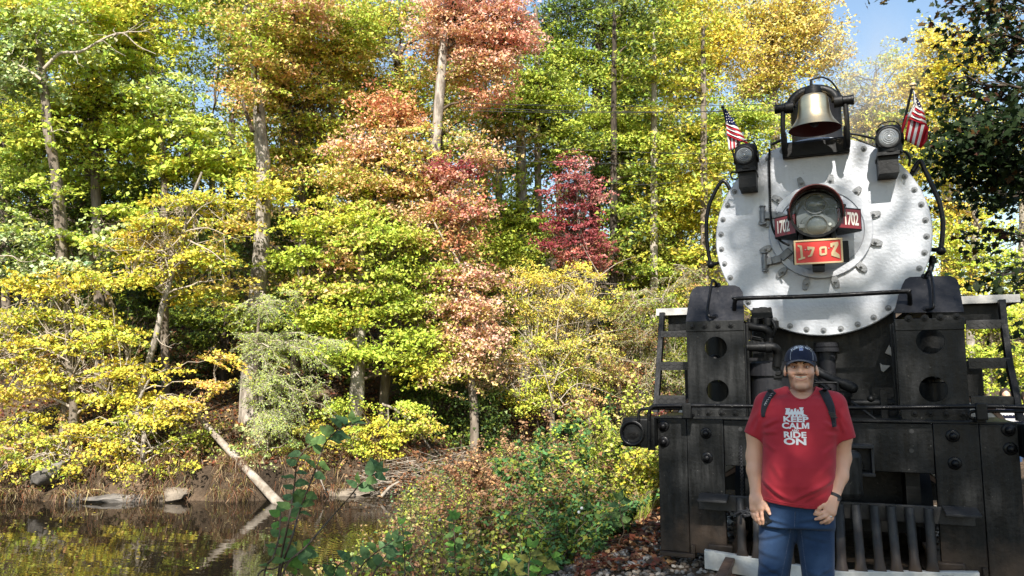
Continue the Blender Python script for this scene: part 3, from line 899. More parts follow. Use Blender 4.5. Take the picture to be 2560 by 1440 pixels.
# curved handrails each side of the smokebox
def zz(l): return [(1700 + x * .3125, 400 + y * .3125) for x, y in l]
mb = MB().tube(bez([P(x, y, 7.36) for x, y in zz([(400, 235), (372, 185), (345, 168), (318, 190), (270, 275), (230, 375), (212, 500), (214, 620), (225, 730), (243, 830)])], 5), .0185, 12)
mb.sphere(P(*zz([(246, 838)])[0], 7.36), .036, 14, 10).tube([P(*zz([(246, 838)])[0], 7.36), P(*zz([(320, 822)])[0], 7.42)], .017, 10)
lk(mb, 'handrail', 'black_gloss', 0, 50)
mb = MB().tube(bez([P(x, y, 7.36) for x, y in zz([(1860, 90), (1890, 40), (1912, 12), (1932, 20), (1965, 95), (2000, 165), (2040, 255), (2075, 340), (2093, 420), (2103, 500), (2100, 600), (2088, 715)])], 5), .020, 12)
mb.sphere(P(*zz([(2088, 725)])[0], 7.36), .040, 14, 10).tube([P(*zz([(2088, 722)])[0], 7.36), P(*zz([(2000, 716)])[0], 7.42)], .019, 10)
mb.obox(P(*zz([(1880, 85)])[0], 7.4), (.03, 0, .03), (0, .03, 0), (-.015, 0, .015))
lk(mb, 'handrail', 'black_gloss', 0, 50)
mb = MB().tube([P(2331, 640, 7.5), P(2329, 665, 7.5), P(2320, 690, 7.45)], .024, 10).cyl(P(2332, 645, 7.5), P(2331, 657, 7.5), .033, 12)
lk(mb, 'pipe', 'black')

# shields with round holes on the front beam
def rect_with_hole(mb, x0, x1, z0, z1, c, r, y, n=48):
    cx, cz = c; an = sorted(list(np.linspace(0, 2 * math.pi, n, endpoint=False)) + [math.atan2(zz_ - cz, xx_ - cx) % (2 * math.pi) for xx_ in (x0, x1) for zz_ in (z0, z1)])
    V = []
    for a in an:
        dx, dz = math.cos(a), math.sin(a)
        t = min([((x1 if dx > 0 else x0) - cx) / dx if abs(dx) > 1e-9 else 1e9, ((z1 if dz > 0 else z0) - cz) / dz if abs(dz) > 1e-9 else 1e9])
        V += [(cx + dx * r, y, cz + dz * r), (cx + dx * t, y, cz + dz * t)]
    m_ = len(an)
    mb.add(V, [(2 * k, 2 * k + 1, 2 * ((k + 1) % m_) + 1, 2 * ((k + 1) % m_)) for k in range(m_)])
def shield(tl, br, holes, r, top_poly, ytop, b1, b2, inner):
    a, b = P(*tl, 6.8), P(*br, 6.8)
    x0, x1, z1, z0 = a[0], b[0], a[2], b[2]
    h = [P(*q, 6.8) for q in holes]
    zm = (h[0][2] + h[1][2]) / 2
    mb = MB()
    rect_with_hole(mb, x0, x1, zm, z1, (h[0][0], h[0][2]), r, 6.8)
    rect_with_hole(mb, x0, x1, z0, zm, (h[1][0], h[1][2]), r, 6.8)
    o = lk(mb, 'pump_shield', 'black_dirty', 0, 0)
    sd = o.modifiers.new('thick', 'SOLIDIFY'); sd.thickness = .014; sd.offset = 1 if False else -1
    ring = MB()
    for q in h: ring.lathe([(r, -.004), (r + .006, -.004), (r + .006, .004), (r, .004)], (q[0], 6.8, q[2]), (0, 1, 0), 48)
    lk(ring, 'hole_rims', 'black', parent=o)['kind'] = 'stuff'
    # flange with bolts and the sloping top
    mb = MB().box((x0 - .004, 6.779, z1 - .085), (x1 + .004, 6.797, z1 + .008))
    fl = lk(mb, 'flange', 'black_dirty', .004, parent=o)
    zb = z1 + .008
    pts = []
    for (x, y) in top_poly:
        t = (tl[1] - y) / (tl[1] - ytop)
        pts.append(P(x, y, 6.785 + .33 * t))
    n = np.array([0, -.76, .65])
    V = [p for p in pts] + [p - n * .012 for p in pts]; k = len(pts)
    mb = MB().add(V, [tuple(range(k)), tuple(range(2 * k - 1, k - 1, -1))] + [(i, (i + 1) % k, (i + 1) % k + k, i + k) for i in range(k)])
    tp = lk(mb, 'sloping_top', 'grey_black', .003, parent=o)
    for (x, y) in b1:
        q = P(x, y, 6.779); link('bolt', bm_black, o, (q[0], 6.779, q[2]))
    mb = MB().box((x0 + .005, 6.776, z0 - .045), (x1 - .002, 6.7985, z0 + .055))
    lk(mb, 'foot_flange', 'black_dirty', .004, parent=o)
    for (x, y) in b2:
        q = P(x, y, 6.776); link('bolt', bm_black, o, (q[0], 6.776, q[2]))
    xi = x1 if inner > 0 else x0
    mb = MB().box((min(xi, xi + inner * .012), 6.805, z0), (max(xi, xi + inner * .012), 6.93, z1 - .02)).box((min(xi, xi + inner * .028), 6.93, z0), (max(xi, xi + inner * .028), 6.945, z1 - .02))
    lk(mb, 'side_plate', 'black_dirty', .003, parent=o)
    return o
b = lambda l: [(1550 + x * .2639, 680 + y * .2639) for x, y in l]
shield((1716, 806), (1867, 1040), ((1790, 869), (1794, 977)), .094, b([(622, 478), (640, 340), (665, 205), (690, 160), (725, 136), (900, 128), (1090, 124), (1135, 145), (1163, 190), (1172, 330), (1176, 470)]), 713,
       b([(685, 515), (800, 510), (928, 505), (1050, 500)]), b([(840, 1330), (963, 1330), (1090, 1333)]), 1)
c = lambda l: [(2050 + x * .2638, 680 + y * .2638) for x, y in l]
shield((2237, 801), (2425, 1040), ((2325, 853), (2333, 973)), .100, c([(700, 385), (735, 250), (780, 120), (805, 70), (850, 45), (1050, 36), (1235, 36), (1285, 55), (1315, 100), (1340, 240), (1366, 378)]), 690,
       c([(840, 440), (993, 435), (1140, 428), (1295, 420)]), c([(897, 1338), (1045, 1340), (1197, 1345), (1357, 1345)]), -1)
# grab irons on the sloping tops and the long front handrail
for l in ([(1794, 713, 7.10), (1787, 704, 7.05), (1780, 703, 7.03), (1774, 736, 6.93), (1769, 771, 6.80), (1772, 788, 6.75), (1777, 793, 6.76), (1788, 793, 6.83)],
          [(2312, 692, 7.10), (2318, 681, 7.05), (2325, 679, 7.03), (2331, 705, 6.95), (2334, 730, 6.86), (2334, 764, 6.78), (2328, 773, 6.80), (2316, 773, 6.86)]):
    mb = MB().tube(bez([P(*q) for q in l], 4), .0115, 10)
    for q in (l[0], l[-1]):
        mb.lathe([(0, .0), (.03, .0), (.028, -.012), (0, -.014)], P(q[0], q[1], q[2] + .012), (0, .76, -.65), 10)
    lk(mb, 'grab_iron', 'black_gloss', 0, 50)
mb = MB().tube(bez([P(*q) for q in [(1836, 777, 6.90), (1836.5, 760, 6.85), (1840, 749, 6.83), (1852, 746, 6.83), (2050, 740, 6.83), (2255, 729, 6.83), (2270, 731, 6.83), (2274, 742, 6.85), (2275, 766, 6.92)]], 7), .0185, 12)
for q in ((1836, 779, 6.90), (2275, 766, 6.92)):
    mb.lathe([(0, 0), (.045, 0), (.042, -.012), (0, -.014)], P(*q), (0, .76, -.65), 16)
lk(mb, 'front_handrail', 'black_gloss', 0, 50)

# pumps, pipes and saddle behind the shields
mb = MB().box((-.60, 7.55, .55), (.64, 8.6, 2.15)); mb.box((-.36, 7.35, .5), (.40, 7.6, 1.35))
lk(mb, 'smokebox_saddle', 'black_dirty', .02)
mb = MB()
for x0_ in (-.60, .60): mb.box((x0_ - .05 + TX, 6.75, .42), (x0_ + .05 + TX, 12, 1.05))
mb.box((-.6, 7.1, .3), (.64, 7.2, .84)).box((-1.2, 9, .3), (1.25, 12.5, 1.9))
lk(mb, 'main_frame', 'black')
for sx in (-1, 1):
    x = TX + sx * .84
    mb = MB().cyl((x, 7.22, 1.22), (x, 7.22, 1.52), .155, 24).cyl((x, 7.22, 1.58), (x, 7.22, 1.95), .165, 24).cyl((x, 7.22, 1.51), (x, 7.22, 1.59), .06, 16).cyl((x, 7.22, 1.55), (x, 7.22, 1.57), .19, 24)
    mb.sphere((x - .06, 7.02, 1.72), .045).tube([(x - .06, 7.02, 1.72), (x - .06, 7.02, 1.60), (x, 7.05, 1.55)], .02, 8)
    lk(mb, 'air_pump', 'black', .006)
def pp(l, r, seg=14): return MB().tube(bez([P(*q) for q in l], 5), r, seg)
mb = pp([(1863, 868, 6.95), (1900, 868, 6.95), (1928, 867, 6.95), (1940, 872, 6.97), (1944, 886, 7.0), (1942, 915, 7.02)], .038)
mb.cyl(P(1896, 868, 6.95), P(1913, 868, 6.95), .045).cyl(P(1915, 868, 6.95), P(1930, 868, 6.95), .050)
lk(mb, 'steam_pipe', 'black', 0, 45)
mb = pp([(1866, 813, 7.0), (1890, 819, 6.98), (1912, 822, 6.98), (1922, 832, 7.0), (1922, 846, 7.02)], .036)
mb.obox(P(1905, 785, 7.05), (.085, 0, .01), (0, .06, 0), (-.005, 0, .045)).obox(P(1897, 778, 7.05), (.05, 0, 0), (0, .05, 0), (0, 0, .028)).cyl(P(1887, 795, 7.0), P(1887, 825, 7.0), .03).cyl(P(1920, 795, 7.02), P(1920, 815, 7.02), .04)
mb.tube([P(1873, 796, 7), P(1873, 850, 7)], .018, 8).tube(bez([P(1930, 800, 7), P(1938, 818, 6.98), (P(1933, 840, 7))], 5), .014, 8).cyl(P(1908, 768, 7.03), P(1908, 778, 7.03), .035).obox(P(1938, 812, 7.05), (.03, 0, 0), (0, .03, 0), (0, 0, .035))
mb.cyl(P(1925, 845, 7.0), P(1925, 860, 7.0), .025).tube([P(1880, 845, 7.05), P(1905, 850, 7.05), P(1905, 862, 7.05)], .02, 8)
lk(mb, 'valve_gear', 'black', .004, 40)
mb = MB()
c0 = P(1932, 925, 7.1)
mb.lathe([(.20, -.55), (.20, -.04)], (c0[0], 7.25, c0[2]), (0, 0, 1), 36).lathe([(0, .08), (.20, .078), (.222, .06), (.222, -.05), (.205, -.05)], (c0[0], 7.25, c0[2]), (0, 0, 1), 36)
mb.box((c0[0] - .26, 7.2, c0[2] + .085), (c0[0] + .3, 7.3, c0[2] + .11))
lk(mb, 'compressor', 'grey_black', 0, 40)
mb = MB()
for q, e in (((1945, 930), .0),):
    w = P(*q, 7.03); mb.lathe([(.028, .06), (.036, .06), (.036, 0), (.028, 0)], (w[0], 7.03, w[2]), (0, 1, 0), 16).box((w[0] - .036, 7.03, w[2] - .05), (w[0] + .036, 7.045, w[2]))
lk(mb, 'compressor_bracket', 'black')
c0 = P(2066, 870, 7.5)
lk(MB().lathe([(.075, .05), (.10, .045), (.10, .01), (.085, .005), (.105, 0), (.105, -.035), (.07, -.04), (.07, -.5)], (c0[0], 7.48, c0[2]), (0, 0, 1), 28), 'exhaust_flange', 'grey_black', 0, 40)
mb = pp([(2020, 915, 7.05), (2060, 937, 7.0), (2100, 956, 6.95), (2122, 967, 6.95)], .036); mb.cyl(P(2105, 958, 6.95), P(2128, 968, 6.95), .047).sphere(P(2131, 970, 6.95), .045)
mb.tube([P(2020, 935, 7.1), P(2075, 975, 7.0)], .022, 8)
lk(mb, 'drain_pipe', 'black', 0, 45)
c0 = P(2078, 992, 6.95)
lk(MB().lathe([(.15, -.30), (.15, .0), (.165, .0), (.165, .028), (.15, .04), (.08, .052), (0, .055)], (c0[0], 7.0, c0[2]), (0, 0, 1), 36), 'sand_drum', 'black', 0, 40)
lk(MB().tube(bez([P(*q) for q in [(2035, 985, 6.9), (2034, 962, 6.9), (2040, 957, 6.9), (2088, 957, 6.9), (2094, 961, 6.9), (2094, 985, 6.9)]], 3), .010, 8), 'drum_handle', 'black')
mb = pp([(2110, 1007, 7.0), (2250, 1008, 7.0)], .032); mb.obox(P(2210, 1012, 6.96), (.024, 0, 0), (0, .02, 0), (0, 0, .12)).sphere(P(2177, 997, 6.98), .028)
mb.tube([P(2128, 1003, 6.9), P(2195, 1052, 6.8)], .010, 8)
lk(mb, 'brake_pipe', 'black', 0, 40)
MT['cream'] = mat('cream_paint', (.50, .46, .40), .6, 0, .4, (.30, .27, .23), 5, .4, .7)
mb = MB()
for tri in ([(2213, 882), (2223, 862), (2233, 880), (2236, 893)], [(2200, 908), (2206, 912), (2226, 914), (2209, 930), (2203, 926)]):
    p0 = [P(x, y, 7.5) for x, y in tri]; mb.prism([(q[0], q[2]) for q in p0], (0, 7.5, 0), (1, 0, 0), (0, 0, 1), (0, .03, 0))
lk(mb, 'saddle_opening_edge', 'cream')
# cylinders
for sx in (-1, 1):
    x = TX + sx * 1.08; zc = .98
    mb = MB().lathe([(0, 0), (.40, 0), (.42, .02), (.42, 1.0), (.40, 1.02), (0, 1.02)], (x, 7.75, zc), (0, 1, 0), 40).box((x - .22, 7.8, zc + .3), (x + .22, 8.7, zc + .72))
    cy = lk(mb, 'cylinder', 'black', .01)
    mb = MB().lathe([(0, -.055), (.16, -.05), (.30, -.035), (.365, -.012), (.372, 0), (.372, .01)], (x, 7.745, zc), (0, 1, 0), 40)
    lk(mb, 'cylinder_cover', 'cream', 0, 40, parent=cy)
    mb = MB().lathe([(.374, -.012), (.41, -.012), (.41, .01)], (x, 7.742, zc), (0, 1, 0), 40)
    lk(mb, 'cover_rim', 'rail', 0, 40, parent=cy)
# running boards with pale edges
for (x0_, x1_, Yf, z, name) in ((P(1640, 772, 7.6)[0], -.82, 7.6, P(1640, 772, 7.6)[2], 'l'), (.84, P(2550, 735, 7.6)[0], 7.6, P(2550, 735, 7.6)[2], 'r')):
    mb = MB().box((x0_ + .014, Yf + .014, z - .06), (x1_ - .014, 12.4, z - .012)).box((x0_ + .1, Yf + .1, z - .22), (x1_ - .25 if x0_ < 0 else x1_ - .1, Yf + .5, z - .06))
    rb = lk(mb, 'running_board', 'black_dirty', .004)
    xo = x0_ if x0_ < 0 else x1_
    ed = MB().box((x0_, Yf, z - .07), (x1_, Yf + .013, z)).box((min(xo, xo - math.copysign(.013, xo)), Yf + .0135, z - .07), (max(xo, xo - math.copysign(.013, xo)), 12.4, z))
    lk(ed, 'board_edge', 'white_edge', .003, parent=rb)
    sup = MB()
    sup.obox(((x0_ + x1_) / 2 - math.copysign(.1, xo), Yf + .2, z - .19), (.33, 0, math.copysign(.14, -xo) * -1 if False else 0), (0, .02, 0), (0, 0, .02))
    lk(sup, 'board_stay', 'black', parent=rb)
# ladders with chequer-plate treads
def chevron(mb, x0, x1, y, z0, z1):
    n = max(2, int((x1 - x0) / .032)); w = (x1 - x0) / n
    for k in range(n):
        for j, zc in enumerate((z0 + (z1 - z0) * .3, z0 + (z1 - z0) * .7)):
            s = 1 if (k + j) % 2 else -1
            cx = x0 + (k + .5) * w
            mb.obox((cx, y - .002, zc), (.012, 0, s * .009), (0, .003, 0), (-s * .003, 0, .004))
def ladder(stile, steps, xin):
    mb = MB()
    for (x0p, y0p, Y0), (x1p, y1p, Y1) in zip(stile[:-1], stile[1:]):
        a, b_ = P(x0p, y0p, Y0), P(x1p, y1p, Y1); d = (b_ - a) / 2
        mb.obox((a + b_) / 2, d * 1.02, (.024, 0, 0), (0, .04, 0))
    ld = lk(mb, 'ladder', 'black', .003)
    for (x0p, x1p, yc, hpx, Y) in steps:
        a, b_ = P(x0p, yc, Y), P(x1p, yc, Y)
        hh = hpx / 2 / 268.0
        zc = (a[2] + b_[2]) / 2
        mb = MB().box((min(a[0], b_[0]), Y, zc - hh), (max(a[0], b_[0]), Y + .015, zc + hh)).box((min(a[0], b_[0]), Y + .0155, zc + hh - .012), (max(a[0], b_[0]), Y + .2, zc + hh))
        st = lk(mb, 'tread', 'tread', .002, parent=ld)
        mb = MB(); chevron(mb, min(a[0], b_[0]) + .01, max(a[0], b_[0]) - .01, Y, zc - hh + .006, zc + hh - .006)
        lk(mb, 'tread_pattern', 'tread', 0, parent=st)
ladder([(1656, 782, 7.55), (1652, 850, 7.38), (1647, 930, 7.25), (1640, 1030, 7.1)], [(1652, 1719, 835, 16, 7.34), (1647, 1718, 915, 21, 7.22), (1641, 1714, 1001, 23, 7.08)], -1.07)
ladder([(2504, 750, 7.55), (2509, 810, 7.40), (2522, 905, 7.25), (2542, 1000, 7.1), (2550, 1052, 7.02)], [(2415, 2514, 811, 20, 7.36), (2421, 2526, 908, 24, 7.22), (2428, 2545, 1003, 20, 7.08)], 1.05)

# front beam, aprons and their bolts
YB = 6.6
zt = 1.215
xl0, xl1 = -1.322, P(1812, 1200, 6.6)[0]
xr0, xr1 = P(2341, 1200, 6.6)[0], 1.31
mb = MB().box((xl1 + .002, 6.612, .84), (xr0 - .002, 6.74, zt - .004)).box((xl0, 6.70, .84), (xr1, 6.98, zt - .03))
beam = lk(mb, 'front_beam', 'black_dirty', .005)
for (x0_, x1_) in ((xl0, xl1), (xr0, xr1)):
    sp = x0_ + .245 if x0_ < 0 else x1_ - .245
    mb = MB().box((x0_, YB, .12), (sp - .002, YB + .06, zt)).box((sp + .002, YB - .003, .12), (x1_, YB + .058, zt + .0005))
    ap = lk(mb, 'beam_apron', 'black_dirty', .004)
    xo = x0_ if x0_ < 0 else x1_
    s = 1 if xo < 0 else -1
    mb = MB().box((min(xo, xo + s * .29), YB - .045, .085), (max(xo, xo + s * .29), YB + .1, .118)).box((min(xo + s * .26, xo + s * .29), YB - .045, .119), (max(xo + s * .26, xo + s * .29), YB - .002, .19))
    lk(mb, 'apron_ledge', 'black_dirty', .004, parent=ap)
    bl = MB().box((min(xo + s * .40, xo + s * .60), YB - .05, .128), (max(xo + s * .40, xo + s * .60), YB - .004, .21))
    lk(bl, 'apron_block', 'black_dirty', .012, parent=ap)
pb = MB().lathe([(0, 0), (.048, 0), (.046, .006), (.040, .010), (.028, .012), (.026, .03), (.020, .046), (.010, .052), (0, .053)], (0, 0, 0), (0, -1, 0), 20).mesh('plate_bolt', MT['black_gloss'], 40)
for (x, y) in ((1659, 1065), (1660, 1104), (1765, 1083), (1768, 1144), (2382, 1090), (2387, 1158), (2521, 1075), (2526, 1122)):
    q = P(x, y, 6.6); link('plate_bolt', pb, beam, (q[0], 6.598, q[2]))
hole = MB()
for (x, y) in ((1851, 1073), (2279, 1078), (2279, 1127)):
    q = P(x, y, 6.61); hole.lathe([(0, -.002), (.017, -.002), (.017, .02)], (q[0], 6.612, q[2]), (0, 1, 0), 14)
lk(hole, 'bolt_hole', 'lamp_dark', parent=beam)
mb = MB().box((xl0, 6.60, zt + .001), (xr1, 7.3, zt + .018))
lk(mb, 'beam_deck', 'black_dirty', .003, parent=beam)
# poling pockets at the beam ends
for s in (-1, 1):
    a = s * 1.325; e = s * 1.61; zc = P(1582, 1083, 6.5)[2]
    mb = MB().box((min(a, e), 6.50, zc - .115), (max(a, e), 6.86, zc + .13))
    pk = lk(mb, 'poling_pocket', 'black', .018)
    cx = P(1581, 1083, 6.5)[0] * -s if s > 0 else P(1581, 1083, 6.5)[0]
    mb = MB().lathe([(.105, .0), (.108, -.014), (.098, -.020), (.086, -.014), (.075, .004), (.055, .002), (.03, -.001), (0, -.0022)], (cx, 6.498, zc), (0, 1, 0), 32)
    lk(mb, 'pocket_dish', 'black_gloss', 0, 60, parent=pk)
    mb = MB().box((min(a, e - s * .16), 6.49, zc - .12), (max(a, e - s * .16), 6.498, zc + .10)).box((min(a, a + s * .06), 6.47, zc - .135), (max(a, a + s * .06), 6.4985, zc + .135))
    lk(mb, 'pocket_strap', 'black', .003, parent=pk)
# uncoupling rod along the beam
mb = MB().tube(bez([P(*q) for q in [(1623, 1118, 6.44), (1623, 1075, 6.44), (1623, 1036, 6.44), (1628, 1020, 6.44), (1645, 1015, 6.44), (1760, 1014, 6.44), (1900, 1016, 6.44), (2100, 1020, 6.44), (2300, 1018, 6.44), (2450, 1016, 6.44), (2580, 1019, 6.44)]], 5), .0165, 12)
mb.tube(bez([P(*q) for q in [(1597, 1050, 6.48), (1597, 1032, 6.48), (1605, 1023, 6.48), (1640, 1021, 6.48), (1712, 1021, 6.48)]], 5), .013, 10)
mb.tube(bez([P(*q) for q in [(2437, 1046, 6.48), (2426, 1044, 6.48), (2423, 1036, 6.48), (2430, 1029, 6.48), (2460, 1028, 6.48), (2580, 1029, 6.48)]], 5), .012, 10)
lk(mb, 'uncoupling_rod', 'black_gloss', 0, 50)
for (x, y0_, y1_) in ((1717, 1008, 1046), (2452, 1008, 1050)):
    p0, p1 = P(x, y0_, 6.44), P(x, y1_, 6.44)
    mb = MB().box((p0[0] - .036, 6.415, p1[2]), (p0[0] + .036, 6.47, p0[2])).box((p0[0] - .03, 6.47, zt + .02), (p0[0] + .03, 6.66, zt + .045))
    lk(mb, 'rod_bracket', 'black', .006)
# coupler pocket and coupler
mb = MB()
x0_, x1_, z0_, z1_ = TX - .27, P(2186, 1150, 6.45)[0], P(2150, 1190, 6.45)[2], P(2150, 1112, 6.45)[2]
mb.box((x0_, 6.42, z1_ - .025), (x1_, 6.61, z1_)).box((x0_, 6.42, z0_), (x1_, 6.61, z0_ + .025)).box((x1_ - .02, 6.44, z0_ + .0255), (x1_ - .001, 6.609, z1_ - .0255)).box((x0_ + .001, 6.44, z0_ + .0255), (x0_ + .02, 6.609, z1_ - .0255)).box((x0_ + .02, 6.585, z0_ + .026), (x1_ - .02, 6.608, z1_ - .026))
q = P(2142, 1165, 6.57); mb.lathe([(0, -.02), (.018, -.02), (.018, -.012), (.05, -.012), (.055, -.004), (.055, .01)], (q[0], 6.585, q[2]), (0, 1, 0), 24)
lk(mb, 'coupler_pocket', 'bar', .004)
zk = (z0_ + z1_) / 2 - .05
mb = MB().box((TX - .11, 6.0, zk - .12), (TX + .11, 6.58, zk + .12)).lathe([(0, -.17), (.10, -.165), (.125, -.14), (.125, .14), (.10, .165), (0, .17)], (TX + .09, 5.98, zk), (0, 0, 1), 20).lathe([(0, -.14), (.08, -.14), (.08, .14), (0, .14)], (TX - .11, 5.92, zk), (0, 0, 1), 16)
lk(mb, 'coupler', 'black_dirty', .02)
mb = MB().tube(bez([P(x, y, 6.5) for x, y in ((2118, 1130), (2120, 1180), (2124, 1215), (2100, 1228))], 5), .055, 12)
lk(mb, 'air_hose', 'black', 0, 50)

# pilot: upper bar, sloping bars, V-shaped white foot bar
mb = MB().box((-.985, 6.53, .485), (.99, 6.56, .61))
pilot = lk(mb, 'pilot_bar_rail', 'bar', .004)
for s in (-1, 1):
    x0_, x1_ = sorted((TX + s * .985, TX + s * .76))
    mb = MB().add([(x0_, 6.33, .578), (x1_, 6.33, .578), (x1_ + .0, 6.529, .605), (x0_, 6.529, .605), (x0_, 6.33, .595), (x1_, 6.33, .595), (x1_, 6.529, .622), (x0_, 6.529, .622)], [(0, 3, 2, 1), (4, 5, 6, 7), (0, 1, 5, 4), (1, 2, 6, 5), (2, 3, 7, 6), (3, 0, 4, 7)])
    lk(mb, 'pilot_step', 'bar', .003, parent=pilot)
def vY(x): return 6.16 + .34 * abs(x - TX) / .96
fx = [P(a, 1252, 6.51)[0] for a in (2098, 2139, 2184, 2226, 2272, 2321)]
fb = [P(a, 1418, 6.25)[0] for a in (2104, 2152, 2200, 2243, 2291, 2337)]
zf = .175
for k in range(6):
    for s in (1, -1):
        xt, xb = fx[k] - TX, fb[k] - TX
        xt, xb = TX + s * xt, TX + s * xb
        yb = vY(xb) - .01
        pts = []; rad = []
        for t in np.linspace(0, 1, 10):
            pts.append(np.array([xt + (xb - xt) * t, 6.515 + (yb - 6.515) * t, .60 + (zf - .60) * t])); rad.append(t)
        mb = MB()
        # half-round section, flattening and widening at the foot
        V = []; seg = 12
        for p, t in zip(pts, rad):
            fl_ = max(0, (t - .86) / .14)
            w = .033 + .012 * fl_; d = .036 * (1 - .75 * fl_)
            for j in range(seg):
                a = 2 * math.pi * j / seg
                V.append(p + np.array([w * math.cos(a), d * math.sin(a), 0]))
        F = [(i * seg + j, i * seg + (j + 1) % seg, (i + 1) * seg + (j + 1) % seg, (i + 1) * seg + j) for i in range(9) for j in range(seg)] + [tuple(range(seg)), tuple(9 * seg + j for j in range(seg))]
        lk(mb.add(V, F), 'pilot_bar', 'bar', 0, 50, parent=pilot)
mb = MB()
for s in (-1, 1):
    e0 = np.array([TX, vY(TX), 0]); e1 = np.array([TX + s * .965, vY(TX + .965), 0])
    d = (e1 - e0); L = np.linalg.norm(d); d /= L; n_ = np.array([d[1], -d[0], 0]) * s
    A = [e0 + np.array([0, -.03, 0]), e1 + np.array([0, -.03, 0]), e1 + np.array([0, .03, 0]), e0 + np.array([0, .03, 0])]
    V = [a + np.array([0, 0, .03]) for a in A] + [a + np.array([0, 0, zf]) for a in A]
    mb.add(V, [(0, 3, 2, 1), (4, 5, 6, 7), (0, 1, 5, 4), (1, 2, 6, 5), (2, 3, 7, 6)])
lk(mb, 'pilot_foot', 'white_paint', .004, parent=pilot)
# leading wheels, seen through the pilot
for s in (-1, 1):
    x = TX + s * .755
    mb = MB().lathe([(0, -.07), (.10, -.07), (.12, -.03), (.33, -.03), (.36, -.06), (.41, -.06), (.42, .05), (.445, .06), (.445, .08), (0, .08)], (x, 7.9, .41), (-s, 0, 0), 40)
    lk(mb, 'leading_wheel', 'black')
lk(MB().cyl((-.7, 7.9, .41), (.74, 7.9, .41), .08), 'axle', 'black')
# chain and tie rope
mb = MB(); pts = bez([P(x, y, 6.56) for x, y in ((1852, 1115), (1853, 1150), (1855, 1190), (1855, 1230), (1856, 1268))], 9)
for i in range(len(pts) - 1):
    cpt_ = (pts[i] + pts[i + 1]) / 2; d = pts[i + 1] - pts[i]; L = np.linalg.norm(d); d /= L
    sd = np.array([1, 0, 0]) if i % 2 else np.array([.35, -.93, 0])
    ring = [cpt_ + d * L * .72 * math.cos(a) + sd * .011 * math.sin(a) for a in np.linspace(0, 2 * math.pi, 11)]
    mb.tube(ring, .0036, 6, False)
lk(mb, 'chain', 'grey_black', 0, 60)
mb = MB()
for l in ([(1835, 1287), (1850, 1280), (1866, 1276), (1880, 1272)], [(1853, 1288), (1864, 1280), (1878, 1284), (1868, 1290), (1856, 1285)], [(1852, 1279), (1862, 1287), (1874, 1287)], [(1866, 1268), (1872, 1280), (1862, 1292)], [(1853, 1290), (1852, 1310)]):
    mb.tube(bez([P(x, y, 6.42) for x, y in l], 5), .010, 8)
lk(mb, 'tie_rope', 'grey_black', 0, 60)

# flags on staffs
MT['flag'] = leaf_mat('flag_cloth', .25, .8, .1)
NAVY, REDC, WHT = (.018, .022, .085), (.42, .022, .035), (.72, .70, .68)
def cloth(parent, rows, name='flag_cloth'):
    """rows: (left px, right px, depth offset, colour) strips from top to bottom"""
    V = []; Q = []; T = []
    nu = 7
    for (l0, r0, l1, r1, Y0, Y1, colf) in rows:
        b0 = len(V)
        nv = 5
        for j in range(nv + 1):
            t = j / nv
            l = np.array(l0) * (1 - t) + np.array(l1) * t; r = np.array(r0) * (1 - t) + np.array(r1) * t
            for i in range(nu + 1):
                s = i / nu
                p = l * (1 - s) + r * s
                V.append(P(p[0], p[1], (Y0 * (1 - t) + Y1 * t) + .018 * math.sin(6.3 * s + 1.5 * t)))
        for j in range(nv):
            for i in range(nu):
                Q.append((b0 + j * (nu + 1) + i, b0 + j * (nu + 1) + i + 1, b0 + (j + 1) * (nu + 1) + i + 1, b0 + (j + 1) * (nu + 1) + i))
                T.append(colf(i / nu, j / nv))
    me = quads(name, np.array(V) - wloc(parent), np.array(Q), MT['flag'], True, np.array(T))
    o = bpy.data.objects.new(name, me); COL.objects.link(o); o.parent = parent
    sd = o.modifiers.new('thick', 'SOLIDIFY'); sd.thickness = .002
    return o
def star_mesh(pts, Y, parent, off):
    mb = MB()
    for (x, y) in pts:
        q = P(x, y, Y) ; mb.add([(q[0] + .0058 * (1 if k % 2 == 0 else .42) * math.sin(k * math.pi / 5), q[1], q[2] + .0058 * (1 if k % 2 == 0 else .42) * math.cos(k * math.pi / 5)) for k in range(10)], [tuple(range(10))])
    o = mb.build('star', MT['board_white'], parent, 0)
    return o
def stripes(n, first):
    return lambda s, t: (REDC if (int(t * n) + first) % 2 == 0 else WHT)
f1 = empty('flag', P(1838, 405, 7.25), 'small American flag drooping on the staff beside the left-hand marker lamp', 'flag', 'flags on the locomotive')
MB().tube([P(1808, 272, 7.2), P(1838, 405, 7.3)], .009, 8).build('staff', MT['black'], f1)
MB().sphere(P(1807, 268, 7.2), .018, 10, 8, (1, 1, .8)).build('finial', MT['black_gloss'], f1)
def lr(t, L0=(1811, 272), L1=(1817, 338), R0=(1814, 272), R1=(1874, 363)):
    return (L0[0] + (L1[0] - L0[0]) * t, L0[1] + (L1[1] - L0[1]) * t), (R0[0] + (R1[0] - R0[0]) * t, R0[1] + (R1[1] - R0[1]) * t)
rows = [(*lr(0), *lr(.50), 7.19, 7.17, lambda s, t: NAVY)]
for k in range(6):
    a, b_ = .50 + k * .0834, .50 + (k + 1) * .0834
    rows.append((*lr(a), *lr(b_), 7.17, 7.165, (lambda s, t: WHT) if k % 2 == 0 else (lambda s, t: REDC)))
rows.append(((1818, 339), (1852, 352), (1822, 378), (1850, 366), 7.19, 7.2, lambda s, t: REDC if int(s * 7) % 2 else WHT))
fc = cloth(f1, rows)
star_mesh([(1815, 284), (1819, 284), (1816, 291), (1821, 290), (1825, 292), (1817, 298), (1822, 297), (1828, 298), (1818, 304), (1824, 304), (1830, 305), (1834, 303)], 7.145, f1, 0)
